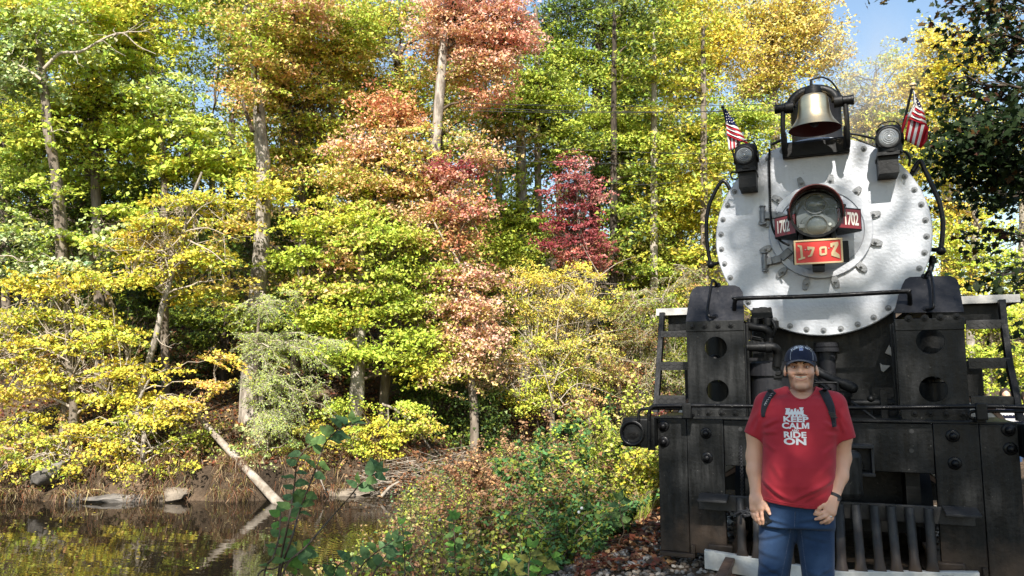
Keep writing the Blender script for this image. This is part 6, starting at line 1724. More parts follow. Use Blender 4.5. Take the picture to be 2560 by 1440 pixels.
# shrubs of the near bank, each a thing with stem and foliage
def shrub(label, x, ytop, D, w, nst, L, spec, seed, nl=46, mul=3.6, name='shrub', lean=0.0, cat='shrub', hmin=.4):
    r = np.random.default_rng(seed); nl = int(nl * mul); nst = int(nst * 1.3)
    top = PD(x, ytop, D)
    base = top.copy(); base[2] = gz(top[0], top[1])
    root = empty(name, base, label, cat, 'shrubs on the near bank')
    S, Vs, Qs, Ts = [], [], [], []; k0 = 0
    H = max(.5, top[2] - base[2])
    for s in range(nst):
        b_ = base + np.array([r.normal() * w * .25, r.normal() * w * .25, 0]); b_[2] = gz(b_[0], b_[1]) - .05
        e = base + np.array([r.normal() * w * .55 + lean, r.normal() * w * .5, H * (hmin + (1 - hmin) * r.random()) if s else H])
        sg, pts = limb_segs(b_, e, .010, .003, r, 8, .05, .10); S += sg
        for q in range(3):
            j = r.integers(3, 8); e2 = pts[j] + r.normal(size=3) * np.array([.22, .22, .12]) + (pts[j] - pts[j - 1]) * 1.2
            sg2, p2 = limb_segs(pts[j], e2, .005, .002, r, 4, .1, .12); S += sg2
            m = nl // 4
            t = r.random(m); c = p2[0] + (p2[-1] - p2[0]) * t[:, None]
            d = unit(r.normal(size=(m, 3)) * np.array([1, 1, .4]) + np.array([0, 0, -.25])); C = c + d * L * .7
            V, Q, T = leaf_quads(C, L * .78 * (.6 + .7 * r.random(m)), pick(spec, m, r) * (.7 + .5 * r.random((m, 1))), .75, .3, .5, .36, .12, dirv=d)
            Vs.append(V); Qs.append(Q + k0); Ts.append(T); k0 += len(V)
        t = .2 + .8 * r.random(nl); c = np.stack([np.interp(t * 8, np.arange(9), pts[:, i]) for i in range(3)], 1)
        d = unit(r.normal(size=(nl, 3)) * np.array([1, 1, .4]) + np.array([0, 0, -.25])); C = c + d * L * .8
        V, Q, T = leaf_quads(C, L * .78 * (.6 + .7 * r.random(nl)), pick(spec, nl, r) * (.7 + .5 * r.random((nl, 1))), .75, .3, .5, .36, .12, dirv=d)
        Vs.append(V); Qs.append(Q + k0); Ts.append(T); k0 += len(V)
    off = np.array(root.location); S = np.array(S); S[:, :3] -= off; S[:, 3:6] -= off
    o = bpy.data.objects.new('stems', segs_mesh('stems', S, MT['twig_dark'], 4)); COL.objects.link(o); o.parent = root; o['kind'] = 'stuff'
    o = bpy.data.objects.new('foliage', quads('foliage', np.concatenate(Vs) - off, np.concatenate(Qs), MT['leaf_near'], False, np.concatenate(Ts))); COL.objects.link(o); o.parent = root
shrub('tall shrub with pale yellow leaves in sun beside the ladder, left of the beam pocket', 1580, 950, 12.0, .9, 9, .085, 'YL2 YG2 STRAW', 1, 30)
shrub('wispy yellow green weeds rising tall right beside the beam pocket', 1545, 1000, 10.2, .7, 12, .065, 'YG3 YL OL', 21, 26)
shrub('loose lime and straw coloured weeds behind the leafy ballast edge', 1470, 1080, 12.5, 1.1, 12, .065, 'YG2 STRAW OL', 22, 26)
shrub('green leaved shrub with arching stems in front of the pale yellow one', 1500, 1010, 11.0, .9, 9, .085, 'NG2 NB OL YG', 2, 36)
shrub('dark stemmed green shrub whose top hangs over the pink brown weeds', 1330, 1050, 11.5, .7, 7, .09, 'NG3 G OL', 3, 34)
shrub('pink brown withered shrub standing against the dark evergreen bush', 1290, 1070, 15.0, 1.5, 12, .09, 'PKB4 BR OR', 4, 40)
shrub('wide pink brown withered shrub behind the arching green one', 1420, 1040, 15.5, 1.7, 14, .09, 'PKB3 BR TAN', 5, 40)
shrub('brown shrub with small dry leaves above the driftwood', 1210, 1130, 16.0, 1.2, 10, .085, 'PKB2 BR2 LIT', 6, 36)
shrub('yellow sunlit shrub pressed against the black beam apron', 1620, 1120, 9.6, .6, 10, .07, 'YG2 Y2 STRAW OL', 7, 36)
shrub('olive shrub with drooping leaves in the middle of the near bank', 1420, 1150, 9.5, 1.0, 10, .08, 'OL2 BR PKB NG', 8, 36)
shrub('brownish green shrub with tattered leaves at the river side', 1180, 1220, 11.5, 1.0, 10, .08, 'OL BR2 PKB YG', 9, 36)
shrub('mixed green and rust shrub low on the bank behind the tall weed stalk', 1280, 1230, 9.0, .9, 9, .075, 'NG OL BR2 PKB', 10, 36)
shrub('green shrub with narrow leaves just left of the leaf strewn ballast', 1500, 1240, 8.2, .6, 9, .07, 'NG2 OL NB', 11, 32)
shrub('dull brown shrub in shade near the bottom edge by the river', 1150, 1330, 8.2, .9, 9, .07, 'BR2 PKB OL LIT', 12, 34)
shrub('low dark green shrub in shade left of the gravel at the bottom edge', 1420, 1320, 7.4, .7, 9, .065, 'NG2 OL G', 13, 30)

# white flower heads
MT['petal'] = mat('white_petal', (.75, .74, .72), .7)
for (x, y, D, lab) in ((1152, 1337, 8.0, 'single white seed puff on a tall thin stalk'), (1462, 1284, 8.2, 'small cluster of white flowers near the gravel'), (1100, 1300, 9.0, 'faint white seed head at the river side')):
    c = PD(x, y, D); b_ = c.copy(); b_[2] = gz(c[0], c[1])
    root = empty('wildflower', b_, lab, 'flower')
    MB().tube([b_, (b_ + c) / 2 + np.array([.03, 0, 0]), c], .003, 5).build('stem', MT['twig_dark'], root, 60)
    for j in range(5 if x == 1462 else 1):
        q = c + (r6.normal(size=3) * .035 if j else 0)
        MB().sphere(q, .018, 8, 6).build('flower_head', MT['petal'], root, 60)

# ------------------------------------------------------------------ the weeds close to the camera, leaf by leaf
def big_leaf_mesh(seed, m, L=1.0, W=.62, tint=(.03, .09, .03), tipdroop=.22):
    r = np.random.default_rng(seed)
    n = 7
    V, F = [], []
    for i in range(n):
        t = i / (n - 1)
        w = W * .5 * (math.sin(math.pi * min(1, t ** .75)) ** .8) * (1 - .15 * t) if 0 < i < n - 1 else .0
        z = -tipdroop * t * t + .03 * r.normal()
        V += [(-w, t * L, z + .10 * w * 2 + .02 * r.normal()), (0, t * L, z), (w, t * L, z + .10 * w * 2 + .02 * r.normal())]
    for i in range(n - 1):
        a = i * 3
        F += [(a, a + 1, a + 4, a + 3), (a + 1, a + 2, a + 5, a + 4)]
    c = np.array(tint)
    T = np.array([c * (1 + .12 * r.normal()) for _ in F])
    return quads('leaf', np.array(V), np.array(F), m, True, np.clip(T, .002, 1))
NEARL = {}
for nm, tint in (('green', (.115, .195, .055)), ('blue', (.10, .185, .07)), ('lime', (.13, .27, .045)), ('yellow', (.22, .22, .05))):
    NEARL[nm] = [big_leaf_mesh(s, MT['leaf_near'], 1, .60 + .08 * (s % 3), tint) for s in range(3)]
def place_leaf(root, p, d, nrm, L, kind, r):
    d = unit(np.asarray(d)[None])[0]; x = unit(np.cross(d, nrm)[None])[0]; nn = np.cross(x, d)
    o = bpy.data.objects.new('leaf', NEARL[kind][r.integers(3)]); COL.objects.link(o); o.parent = root
    Mx = Matrix.Identity(4); q = np.asarray(p) - np.array(root.location)
    for i in range(3): Mx[i][0], Mx[i][1], Mx[i][2], Mx[i][3] = x[i] * L, d[i] * L, nn[i] * L, q[i]
    o.matrix_local = Mx
    return o
def weed(label, stems, D, kinds, L, seed, spacing=.05, t0=.35):
    r = np.random.default_rng(seed)
    p0 = PD(stems[0][0][0], stems[0][0][1], D); base = p0.copy(); base[2] = gz(p0[0], p0[1])
    root = empty('broadleaf_weed', base, label, 'weed', 'broad leaved weeds close to the camera')
    for sp in stems:
        pts = [PD(x, y, D + .1 * r.normal()) for x, y in sp]
        g = pts[0].copy(); g[2] = gz(g[0], g[1]) - .05; mid = (g + pts[0]) / 2 + np.array([-.05, 0, 0])
        path = bez([g, mid] + pts, 6)
        MB().tube(path, list(np.linspace(.0075, .0028, len(path))), 7).build('stem', MT['twig_dark'], root, 60)
        fine = np.array(bez(pts, 10)); s = 1
        seg = np.linalg.norm(np.diff(fine, axis=0), axis=1); cum = np.concatenate([[0], np.cumsum(seg)]); tot = cum[-1]
        a = tot * t0
        while a < tot:
            q = np.array([np.interp(a, cum, fine[:, i]) for i in range(3)]); ax = unit((fine[-1] - fine[0])[None])[0]
            side = unit(np.cross(ax, FW)[None])[0] * s
            d = side * .85 + ax * .45 + np.array([0, 0, -.15]) + .22 * r.normal(size=3)
            nn = np.array([0, 0, .75]) - FW * .55 + .3 * r.normal(size=3)
            place_leaf(root, q, d, nn, L * (.75 + .45 * r.random()), kinds[r.integers(len(kinds))], r)
            s = -s; a += spacing * (.6 + .7 * r.random())
        for e in (.5, -.5):
            place_leaf(root, fine[-1], ax + side * e, np.array([0, 0, .7]) - FW * .6, L * .8, kinds[0], r)
weed('tall dark green weed with broad overlapping leaves standing up in front of the river', [[(700, 1440), (728, 1350), (745, 1290), (765, 1235), (790, 1170), (812, 1110), (845, 1075), (880, 1055)], [(695, 1440), (722, 1300), (735, 1220), (745, 1150), (775, 1110)]], 4.1, ['green', 'blue', 'green'], .080, 3, .047, .5)
weed('long bare stalk bending right with broad leaves only at its tip over the river', [[(705, 1440), (770, 1362), (830, 1292), (880, 1235), (905, 1205), (945, 1180)]], 4.2, ['blue', 'green'], .08, 4, .05, .72)
weed('small weed with short leaflets in a ladder, lower left of the tall dark one', [[(660, 1440), (682, 1395), (697, 1345), (700, 1310), (702, 1280)]], 4.2, ['green', 'lime', 'green'], .075, 5, .030, .2)
weed('weed with round yellowish leaves half hidden at the bottom edge', [[(640, 1450), (690, 1420), (740, 1390), (760, 1370)], [(730, 1450), (750, 1420), (770, 1395)]], 4.4, ['lime', 'blue', 'yellow'], .085, 6, .06, .2)
weed('bluish green broad weed at the bottom edge right of the long stalk', [[(890, 1450), (905, 1415), (935, 1385), (985, 1350)], [(930, 1450), (955, 1405), (975, 1370)], [(830, 1450), (845, 1415), (870, 1400)]], 4.4, ['blue', 'blue', 'green'], .085, 7, .045, .25)
weed('fresh lime green weed with rounded leaves at the bottom edge in the near bank', [[(1320, 1450), (1322, 1410), (1330, 1370)], [(1340, 1450), (1360, 1410), (1380, 1390)], [(1300, 1450), (1285, 1420), (1265, 1400)]], 5.6, ['lime', 'lime', 'yellow'], .10, 8, .05, .15)
weed('upright stalk with narrow green leaves at the bottom edge near the river', [[(1140, 1450), (1138, 1400), (1136, 1340), (1132, 1290)], [(1010, 1450), (1012, 1400), (1008, 1350), (1005, 1310)]], 6.0, ['lime', 'green'], .075, 9, .045, .1)
weed('weed with hanging willow like leaves beside the leaf strewn gravel', [[(1560, 1330), (1552, 1290), (1548, 1250)], [(1500, 1400), (1495, 1350), (1500, 1300)]], 7.2, ['green', 'blue'], .12, 10, .05, .2)

# ------------------------------------------------------------------ the dark maple at the right edge, near the camera
def maple_leaf(seed, m, tint):
    r = np.random.default_rng(seed)
    out = [(0, -.5), (.10, -.30), (.42, -.42), (.34, -.16), (.52, .06), (.26, .08), (.20, .30), (0, .55), (-.20, .30), (-.26, .08), (-.52, .06), (-.34, -.16), (-.42, -.42), (-.10, -.30)]
    V = [(0, -.12, 0)] + [(x, y, -.18 * (x * x + .5 * y * y) + .03 * r.normal()) for x, y in out]
    F = [(0, 1 + i, 1 + (i + 1) % 14) for i in range(14)]
    T = np.repeat(np.array([tint]), 14, 0) * (1 + .08 * r.normal(size=(14, 1)))
    return quads('leaf', np.array(V), np.array(F), m, False, np.clip(T, .002, 1))
MLV = [maple_leaf(s, MT['leaf_near'], t) for s, t in enumerate([(.018, .034, .009), (.015, .031, .010), (.026, .040, .009), (.022, .038, .011), (.075, .038, .009), (.10, .062, .012), (.05, .018, .009)])]
MLD = 9.0
r7 = np.random.default_rng(77)
mbase = PD(2790, 1100, MLD); mbase[2] = gz(mbase[0], mbase[1])
mroot = empty('maple_tree', mbase, 'dark shaded maple reaching in from the right edge in front of the golden trees', 'tree')
tp = [mbase - np.array([0, 0, .2]), PD(2780, 800, MLD), PD(2760, 450, MLD), PD(2770, 100, MLD), PD(2760, -250, MLD)]
MB().tube(bez(tp, 4), list(np.linspace(.18, .08, len(bez(tp, 4)))), 12).build('trunk', MT['bark_dark'], mroot, 60)
S = []; LV = []
mblobs = [(2480, 30, 130, 55, .5), (2400, 15, 60, 30, .6), (2540, 110, 90, 60, .5), (2490, 130, 60, 45, .5), (2440, 95, 40, 30, .5), (2530, 220, 80, 60, .5), (2480, 250, 70, 50, .4), (2420, 210, 60, 35, .2), (2375, 200, 35, 18, 0), (2400, 290, 70, 45, .1), (2480, 330, 100, 60, .2), (2550, 330, 60, 60, .1), (2400, 360, 70, 45, 0), (2360, 415, 45, 22, 0), (2460, 420, 100, 55, 0), (2540, 450, 80, 60, .1), (2500, 490, 90, 35, 0), (2455, 575, 45, 18, 0), (2535, 600, 50, 40, .2), (2560, 670, 50, 40, .1), (2480, 690, 40, 26, 0), (2535, 720, 50, 24, 0), (2550, 850, 30, 40, 0), (2555, 960, 24, 30, 0)]
for (x, y, rx, ry, warm) in mblobs:
    c = PD(x, y, MLD + .5 * r7.normal())
    st = PD(2765, y + 90 + 40 * r7.normal(), MLD)
    sg, pts = limb_segs(st, c, .032, .008, r7, 8, .12, .06); S += sg
    nl = int(rx * ry / (12 if 300 < y < 560 else 26))
    for q in range(max(3, nl // 9)):
        u = unit(r7.normal(size=(1, 3)))[0] * r7.random() ** .4
        cc = c + u[0] * rx / FPX * MLD * np.array([AX[0], AX[1], 0]) + u[1] * .55 * np.array([AW[0], AW[1], 0]) + u[2] * ry / FPX * MLD * np.array([0, 0, 1.0])
        sg, p2 = limb_segs(pts[5 + r7.integers(3)], cc, .008, .003, r7, 4, .08, .1); S += sg
        for _ in range(9):
            LV.append((cc + r7.normal(size=3) * np.array([.17, .17, .07]), warm))
x0m = PD(2215, -10, MLD); sg, pts = limb_segs(PD(2330, -120, MLD), x0m, .01, .004, r7, 5, .1, .08); S += sg
for (x, y) in ((2166, 20), (2172, 8), (2190, 6), (2205, 10), (2200, 0), (2215, 4), (2180, -6), (2210, 13), (2225, -2)):
    LV.append((PD(x, y - 4, MLD), .6))
off = np.array(mbase); S = np.array(S); S[:, :3] -= off; S[:, 3:6] -= off
o = bpy.data.objects.new('branches', segs_mesh('branches', S, MT['bark_dark'], 5)); COL.objects.link(o); o.parent = mroot; o['kind'] = 'stuff'
r7.shuffle(LV) if False else random.shuffle(LV)
ML_V, ML_F, ML_T = [], [], []; k0 = 0
LVV = {}
for i, (p, warm) in enumerate(LV):
    kk = r7.integers(4) if r7.random() > warm * .55 else 4 + r7.integers(3)
    L = .088 * (.7 + .55 * r7.random())
    nn = unit((np.array([0, 0, .8]) - FW * .35 + .55 * r7.normal(size=3))[None])[0]
    d = unit((np.array([-AX[0] * .6, -AX[1] * .6, -.5]) + .6 * r7.normal(size=3))[None])[0]
    xx = unit(np.cross(d, nn)[None])[0]; nn = np.cross(xx, d)
    if i < 300:
        o = bpy.data.objects.new('leaf', MLV[kk]); COL.objects.link(o); o.parent = mroot
        Mx = Matrix.Identity(4); q = np.asarray(p) - off
        for j in range(3): Mx[j][0], Mx[j][1], Mx[j][2], Mx[j][3] = xx[j] * L, d[j] * L, nn[j] * L, q[j]
        o.matrix_local = Mx
    else:
        me = MLV[kk]
        if kk not in LVV:
            a = np.zeros(len(me.vertices) * 3); me.vertices.foreach_get('co', a); t = np.zeros(len(me.polygons) * 4); me.attributes['tint'].data.foreach_get('color', t)
            LVV[kk] = (a.reshape(-1, 3), t.reshape(-1, 4)[:, :3])
        a, t = LVV[kk]
        ML_V.append(np.asarray(p) - off + L * (a[:, 0:1] * xx + a[:, 1:2] * d + a[:, 2:3] * nn)); ML_F.append(np.array([(0, 1 + q, 1 + (q + 1) % 14) for q in range(14)]) + k0); ML_T.append(t); k0 += len(a)
if ML_V:
    o = bpy.data.objects.new('foliage', quads('foliage', np.concatenate(ML_V), np.concatenate(ML_F), MT['leaf_near'], False, np.concatenate(ML_T))); COL.objects.link(o); o.parent = mroot
    o['kind'] = 'stuff'

# ------------------------------------------------------------------ trees behind the camera: they shade the front of the engine and the man
def shade_tree(label, base, blobs, seed, L=.2):
    r = np.random.default_rng(seed)
    b_ = np.array([base[0], base[1], gz(*base)])
    root = empty('shade_tree', b_, label, 'tree', 'trees along the line behind the camera')
    top = b_ + np.array([0, 0, max(q[2] for q in blobs)])
    MB().tube(bez([b_ - np.array([0, 0, .2]), b_ + np.array([.1, 0, 3]), top], 6), list(np.linspace(.28, .06, 13)), 12).build('trunk', MT['bark'], root, 60)
    S, Vs, Qs, Ts = [], [], [], []; k0 = 0
    for (x, y, z, rx, ry, rz, dens) in blobs:
        c = np.array([x, y, z])
        sg, _ = limb_segs(b_ + np.array([0, 0, max(2, z - 2.5)]), c, .08, .02, r, 6, .1, .06); S += sg
        N = int(dens * 16 * rx * rz / (L * L)); nc = max(3, N // 45); per = N // nc + 1
        u = unit(r.normal(size=(nc, 3))) * r.random((nc, 1)) ** .4
        cc = c + u * np.array([rx, ry, rz])
        C = (cc[:, None] + r.normal(size=(nc, per, 3)) * np.array([.42, .42, .20])).reshape(-1, 3)
        V, Q, T = leaf_quads(C, L * (.7 + .6 * r.random(len(C))), pick('G2 LG YG', len(C), r) * (.8 + .4 * r.random((len(C), 1))), .8, .1, .6)
        Vs.append(V); Qs.append(Q + k0); Ts.append(T); k0 += len(V)
    off = np.array(root.location); S = np.array(S); S[:, :3] -= off; S[:, 3:6] -= off
    o = bpy.data.objects.new('branches', segs_mesh('branches', S, MT['bark_dark'], 5)); COL.objects.link(o); o.parent = root; o['kind'] = 'stuff'
    o = bpy.data.objects.new('crown', quads('crown', np.concatenate(Vs) - off, np.concatenate(Qs), MT['leaf'], False, np.concatenate(Ts))); COL.objects.link(o); o.parent = root
shade_tree('leafy tree behind the camera that shades the man and the front beam', (-2.6, -7.0), [(0.0, -5.2, 8.2, 1.7, 1.2, 1.9, 1), (2.2, -5.2, 8.8, 1.9, 1.3, 2.2, 1), (-1.2, -5.0, 7.6, 1.1, 1.0, 1.6, .8), (1.2, -5.2, 10.6, 1.2, .9, .9, .8), (1.0, -5, 6.2, 2.4, 1.4, 1.8, .8), (-.6, -5.2, 10.8, 1.3, 1.0, 1.2, .8), (.2, -5.2, 11.9, .9, .7, .6, .5)], 1)
shade_tree('taller leafy tree behind the camera that shades the right side of the engine', (5.5, -7.0), [(3.6, -5.2, 10.2, 1.6, 1.2, 1.7, 1), (5.2, -5.2, 11.6, 1.7, 1.2, 2.0, 1), (7.2, -5.2, 13.8, 1.9, 1.4, 2.6, 1), (9.4, -5.2, 14.2, 1.9, 1.4, 3.0, 1), (4.6, -5.2, 8.2, 2.0, 1.4, 1.9, .9), (7.5, -5.2, 10.2, 2.4, 1.4, 2.4, .9), (4.3, -5.2, 13.6, .6, .6, 1.3, .6), (2.9, -5.2, 13.2, 1.0, .6, .9, .40), (2.3, -5.2, 13.8, .8, .6, .7, .28), (3.3, -5.6, 14.3, .9, .6, .6, .25), (3.7, -5.2, 12.8, .6, .6, .8, .4)], 2)

# ------------------------------------------------------------------ wires, smoke
MT['wire'] = mat('wire', (.05, .05, .05), .5, .3)
for (a, b_, lab) in [((1150, 257, 24), (2120, 250, 30), 'thin overhead wire, highest of the near level three'), ((1150, 268, 24), (2120, 268, 30), 'thin overhead wire, second of the near level three'), ((1150, 276, 24), (2120, 262, 30), 'thin overhead wire, third of the near level three'),
                     ((1230, 362, 24), (2120, 380, 30), 'thin overhead wire crossing just above the red maple'), ((1220, 400, 24), (2120, 394, 30), 'thin overhead wire crossing behind the top of the red maple'), ((1290, 44, 26), (1600, -12, 30), 'thin overhead wire slanting up at the top of the picture'), ((1480, 448, 27), (1700, 452, 28), 'short visible wire below the others right of the red maple')]:
    p0, p1 = PD(*a), PD(*b_)
    t = np.linspace(0, 1, 13)
    MBw = MB().tube([p0 + (p1 - p0) * q - np.array([0, 0, .35 * 4 * q * (1 - q) * .5]) for q in t], .011, 5)
    tag(MBw.build('overhead_wire', MT['wire'], None, 60), lab, 'wire', 'overhead wires across the forest')
def smoke_mat():
    m = bpy.data.materials.new('smoke_haze')
    m.use_nodes = True
    nt = m.node_tree; N = nt.nodes; L = nt.links
    N.remove(N['Principled BSDF'])
    out = N['Material Output']
    v = N.new('ShaderNodeVolumePrincipled'); v.inputs['Color'].default_value = (.93, .91, .86, 1); v.inputs['Anisotropy'].default_value = .1
    tc = N.new('ShaderNodeTexCoord'); n = N.new('ShaderNodeTexNoise'); n.inputs['Scale'].default_value = 1.6; n.inputs['Detail'].default_value = 2
    L.new(tc.outputs['Object'], n.inputs['Vector'])
    ln = N.new('ShaderNodeVectorMath'); ln.operation = 'LENGTH'; L.new(tc.outputs['Object'], ln.inputs[0])
    mr = N.new('ShaderNodeMapRange'); mr.inputs[1].default_value = .15; mr.inputs[2].default_value = 1.0; mr.inputs[3].default_value = 1; mr.inputs[4].default_value = 0; L.new(ln.outputs['Value'], mr.inputs[0])
    mr2 = N.new('ShaderNodeMapRange'); mr2.inputs[1].default_value = .35; mr2.inputs[2].default_value = .7; mr2.inputs[3].default_value = 0; mr2.inputs[4].default_value = .6; L.new(n.outputs['Fac'], mr2.inputs[0])
    ml = N.new('ShaderNodeMath'); ml.operation = 'MULTIPLY'; L.new(mr.outputs[0], ml.inputs[0]); L.new(mr2.outputs[0], ml.inputs[1])
    L.new(ml.outputs[0], v.inputs['Density']); L.new(v.outputs[0], out.inputs['Volume'])
    return m
MT['smoke'] = smoke_mat()
for (x, y, Yp, sc) in ((2165, 205, 10.0, (.72, 1.3, .95)), ):
    me = MB().sphere((0, 0, 0), 1.0, 24, 14).mesh('smoke', MT['smoke'], 60)
    o = link('smoke', me, None, P(x, y, Yp)); o.scale = sc
    tag(o, 'thin drifting smoke beside the chimney and bell', 'smoke', kind='stuff')
# ------------------------------------------------------------------ the man, shaped as distance fields and meshed
class Field:
    def __init__(s, lo, hi, h):
        s.lo = np.array(lo, float); s.h = h
        s.n = np.ceil((np.array(hi) - s.lo) / h).astype(int) + 1
        s.f = np.full(s.n, .06, np.float32)
    def sub(s, lo, hi):
        a = np.clip(np.floor((np.asarray(lo) - s.lo) / s.h).astype(int), 0, s.n); b_ = np.clip(np.ceil((np.asarray(hi) - s.lo) / s.h).astype(int) + 1, 0, s.n)
        sl = tuple(slice(a[i], b_[i]) for i in range(3))
        ax = [s.lo[i] + s.h * np.arange(a[i], b_[i]) for i in range(3)]
        return sl, ax[0][:, None, None], ax[1][None, :, None], ax[2][None, None, :]
    def apply(s, lo, hi, fn, k, op='u'):
        sl, X, Y, Z = s.sub(lo, hi)
        if 0 in s.f[sl].shape: return s
        d = fn(X, Y, Z).astype(np.float32); a = s.f[sl]
        d = np.broadcast_to(d, a.shape)
        if op == 'u':
            hh = np.clip(.5 + .5 * (a - d) / k, 0, 1); s.f[sl] = a * (1 - hh) + d * hh - k * hh * (1 - hh)
        elif op == 's':
            hh = np.clip(.5 - .5 * (a + d) / k, 0, 1); s.f[sl] = a * (1 - hh) - d * hh + k * hh * (1 - hh)
        elif op == 'add':
            s.f[sl] = a + d
        return s
    def cone(s, p, q, r0, r1, k=.01, op='u'):
        p = np.array(p, float); q = np.array(q, float); R = max(r0, r1) + .05
        v = q - p; L2 = v @ v + 1e-12
        def fn(X, Y, Z):
            t = np.clip(((X - p[0]) * v[0] + (Y - p[1]) * v[1] + (Z - p[2]) * v[2]) / L2, 0, 1)
            return np.sqrt((X - p[0] - t * v[0]) ** 2 + (Y - p[1] - t * v[1]) ** 2 + (Z - p[2] - t * v[2]) ** 2) - (r0 + (r1 - r0) * t)
        return s.apply(np.minimum(p, q) - R, np.maximum(p, q) + R, fn, k, op)
    def ell(s, c, r, k=.01, op='u', tilt=None):
        c = np.array(c, float); r = np.array(r, float)
        def fn(X, Y, Z):
            x, y, z = X - c[0], Y - c[1], Z - c[2]
            if tilt: # rotate about the Y axis
                x, z = x * math.cos(tilt) + z * math.sin(tilt), -x * math.sin(tilt) + z * math.cos(tilt)
            k0 = np.sqrt((x / r[0]) ** 2 + (y / r[1]) ** 2 + (z / r[2]) ** 2); k1 = np.sqrt((x / r[0] ** 2) ** 2 + (y / r[1] ** 2) ** 2 + (z / r[2] ** 2) ** 2) + 1e-9
            return k0 * (k0 - 1) / k1
        return s.apply(c - r.max() - .05, c + r.max() + .05, fn, k, op)
    def mesh(s):
        f = s.f; h = s.h
        occ = f < 0
        n0, n1, n2 = f.shape
        c = sum(occ[i:n0 - 1 + i, j:n1 - 1 + j, k:n2 - 1 + k].astype(np.int8) for i in (0, 1) for j in (0, 1) for k in (0, 1))
        act = (c > 0) & (c < 8)
        idx = np.full(act.shape, -1, np.int64); cells = np.argwhere(act); idx[act] = np.arange(len(cells))
        acc = np.zeros((len(cells), 3)); cnt = np.zeros(len(cells))
        cor = [(i, j, k) for i in (0, 1) for j in (0, 1) for k in (0, 1)]
        for a in cor:
            for ax in range(3):
                if a[ax]: continue
                b_ = list(a); b_[ax] = 1
                fa = f[cells[:, 0] + a[0], cells[:, 1] + a[1], cells[:, 2] + a[2]]; fb = f[cells[:, 0] + b_[0], cells[:, 1] + b_[1], cells[:, 2] + b_[2]]
                m = (fa < 0) != (fb < 0); t = np.where(m, fa / (fa - fb + 1e-12), 0)
                p = np.array(a, float)[None] + np.zeros((len(cells), 3)); p[:, ax] += t
                acc[m] += p[m]; cnt[m] += 1
        V = s.lo + h * (cells + acc / cnt[:, None])
        Q = []
        for ax in range(3):
            o = [x for x in range(3) if x != ax]
            sl0 = [slice(None)] * 3; sl1 = [slice(None)] * 3; sl0[ax] = slice(0, -1); sl1[ax] = slice(1, None)
            A, B = occ[tuple(sl0)], occ[tuple(sl1)]
            e = np.argwhere(A != B)
            e = e[(e[:, o[0]] > 0) & (e[:, o[1]] > 0) & (e[:, o[0]] < f.shape[o[0]] - 1) & (e[:, o[1]] < f.shape[o[1]] - 1)]
            fl = A[tuple(e.T)]
            q = []
            for (da, db) in ((0, 0), (1, 0), (1, 1), (0, 1)):
                g = e.copy(); g[:, o[0]] -= da; g[:, o[1]] -= db
                q.append(idx[tuple(g.T)])
            q = np.stack(q, 1)
            if ax == 1: fl = ~fl
            q[~fl] = q[~fl][:, ::-1]
            Q.append(q)
        return V, np.concatenate(Q)

def smooth_mesh(V, Q, it=2, lam=.5):
    E = np.concatenate([Q[:, [0, 1]], Q[:, [1, 2]], Q[:, [2, 3]], Q[:, [3, 0]]])
    for _ in range(it):
        acc = np.zeros_like(V); cnt = np.zeros(len(V))
        for a, b_ in ((0, 1), (1, 0)):
            np.add.at(acc, E[:, a], V[E[:, b_]]); np.add.at(cnt, E[:, a], 1)
        V = V + lam * (acc / cnt[:, None] - V)
    return V

PY = 4.4
def Wp(x, y, dy=0.0): return P(x, y, PY + dy)
MANB = Wp(1990, 1250); MANB = np.array([MANB[0], PY, 0.0])
MAN = empty('person', MANB, 'man in red printed T-shirt, blue jeans and navy cap before the locomotive', 'person')

def skin_mat(name):
    m = leaf_mat(name, 0.0, .5, .4)
    b = m.node_tree.nodes['Principled BSDF']
    b.inputs['Subsurface Weight'].default_value = .12
    b.inputs['Subsurface Radius'].default_value = (.010, .004, .002)
    b.inputs['Subsurface Scale'].default_value = .6
    return m
MT['skin'] = skin_mat('skin')
SKIN = np.array([.68, .39, .26])

# torso profile from the photograph: height, left edge, right edge, half depth, centre depth
TOR = np.array([(972, 1966, 2036, .070, .03), (985, 1950, 2052, .085, .03), (996, 1924, 2078, .105, .02), (1012, 1908, 2094, .122, .01), (1035, 1902, 2099, .132, 0), (1065, 1903, 2098, .142, -.01), (1110, 1908, 2091, .150, -.015), (1160, 1907, 2090, .165, -.025), (1205, 1904, 2086, .168, -.025), (1240, 1902, 2083, .158, -.015), (1290, 1900, 2082, .15, 0)], float)
tz = np.array([Wp(2000, y)[2] for y in TOR[:, 0]]); tl = np.array([Wp(a, y)[0] for a, y in TOR[:, [1, 0]]]); tr_ = np.array([Wp(a, y)[0] for a, y in TOR[:, [2, 0]]])
o_ = np.argsort(tz); tz, tl, tr_, td, tc_ = tz[o_], tl[o_], tr_[o_], TOR[o_, 3], TOR[o_, 4]
def torso_fn(shrink):
    def fn(X, Y, Z):
        a = (np.interp(Z, tz, tr_) - np.interp(Z, tz, tl)) / 2 - shrink; cx = (np.interp(Z, tz, tr_) + np.interp(Z, tz, tl)) / 2
        b_ = np.interp(Z, tz, td) - shrink; cy = PY + np.interp(Z, tz, tc_)
        q = (np.abs((X - cx) / a) ** 2.5 + np.abs((Y - cy) / b_) ** 2.5) ** (1 / 2.5)
        d = (q - 1) * np.minimum(a, b_)
        return np.maximum(d, np.maximum(Z - (tz[-1] + .0), tz[0] - Z))
    return fn
tlo = np.array([tl.min() - .05, PY - .28, tz[0] - .02]); thi = np.array([tr_.max() + .05, PY + .28, tz[-1] + .05])

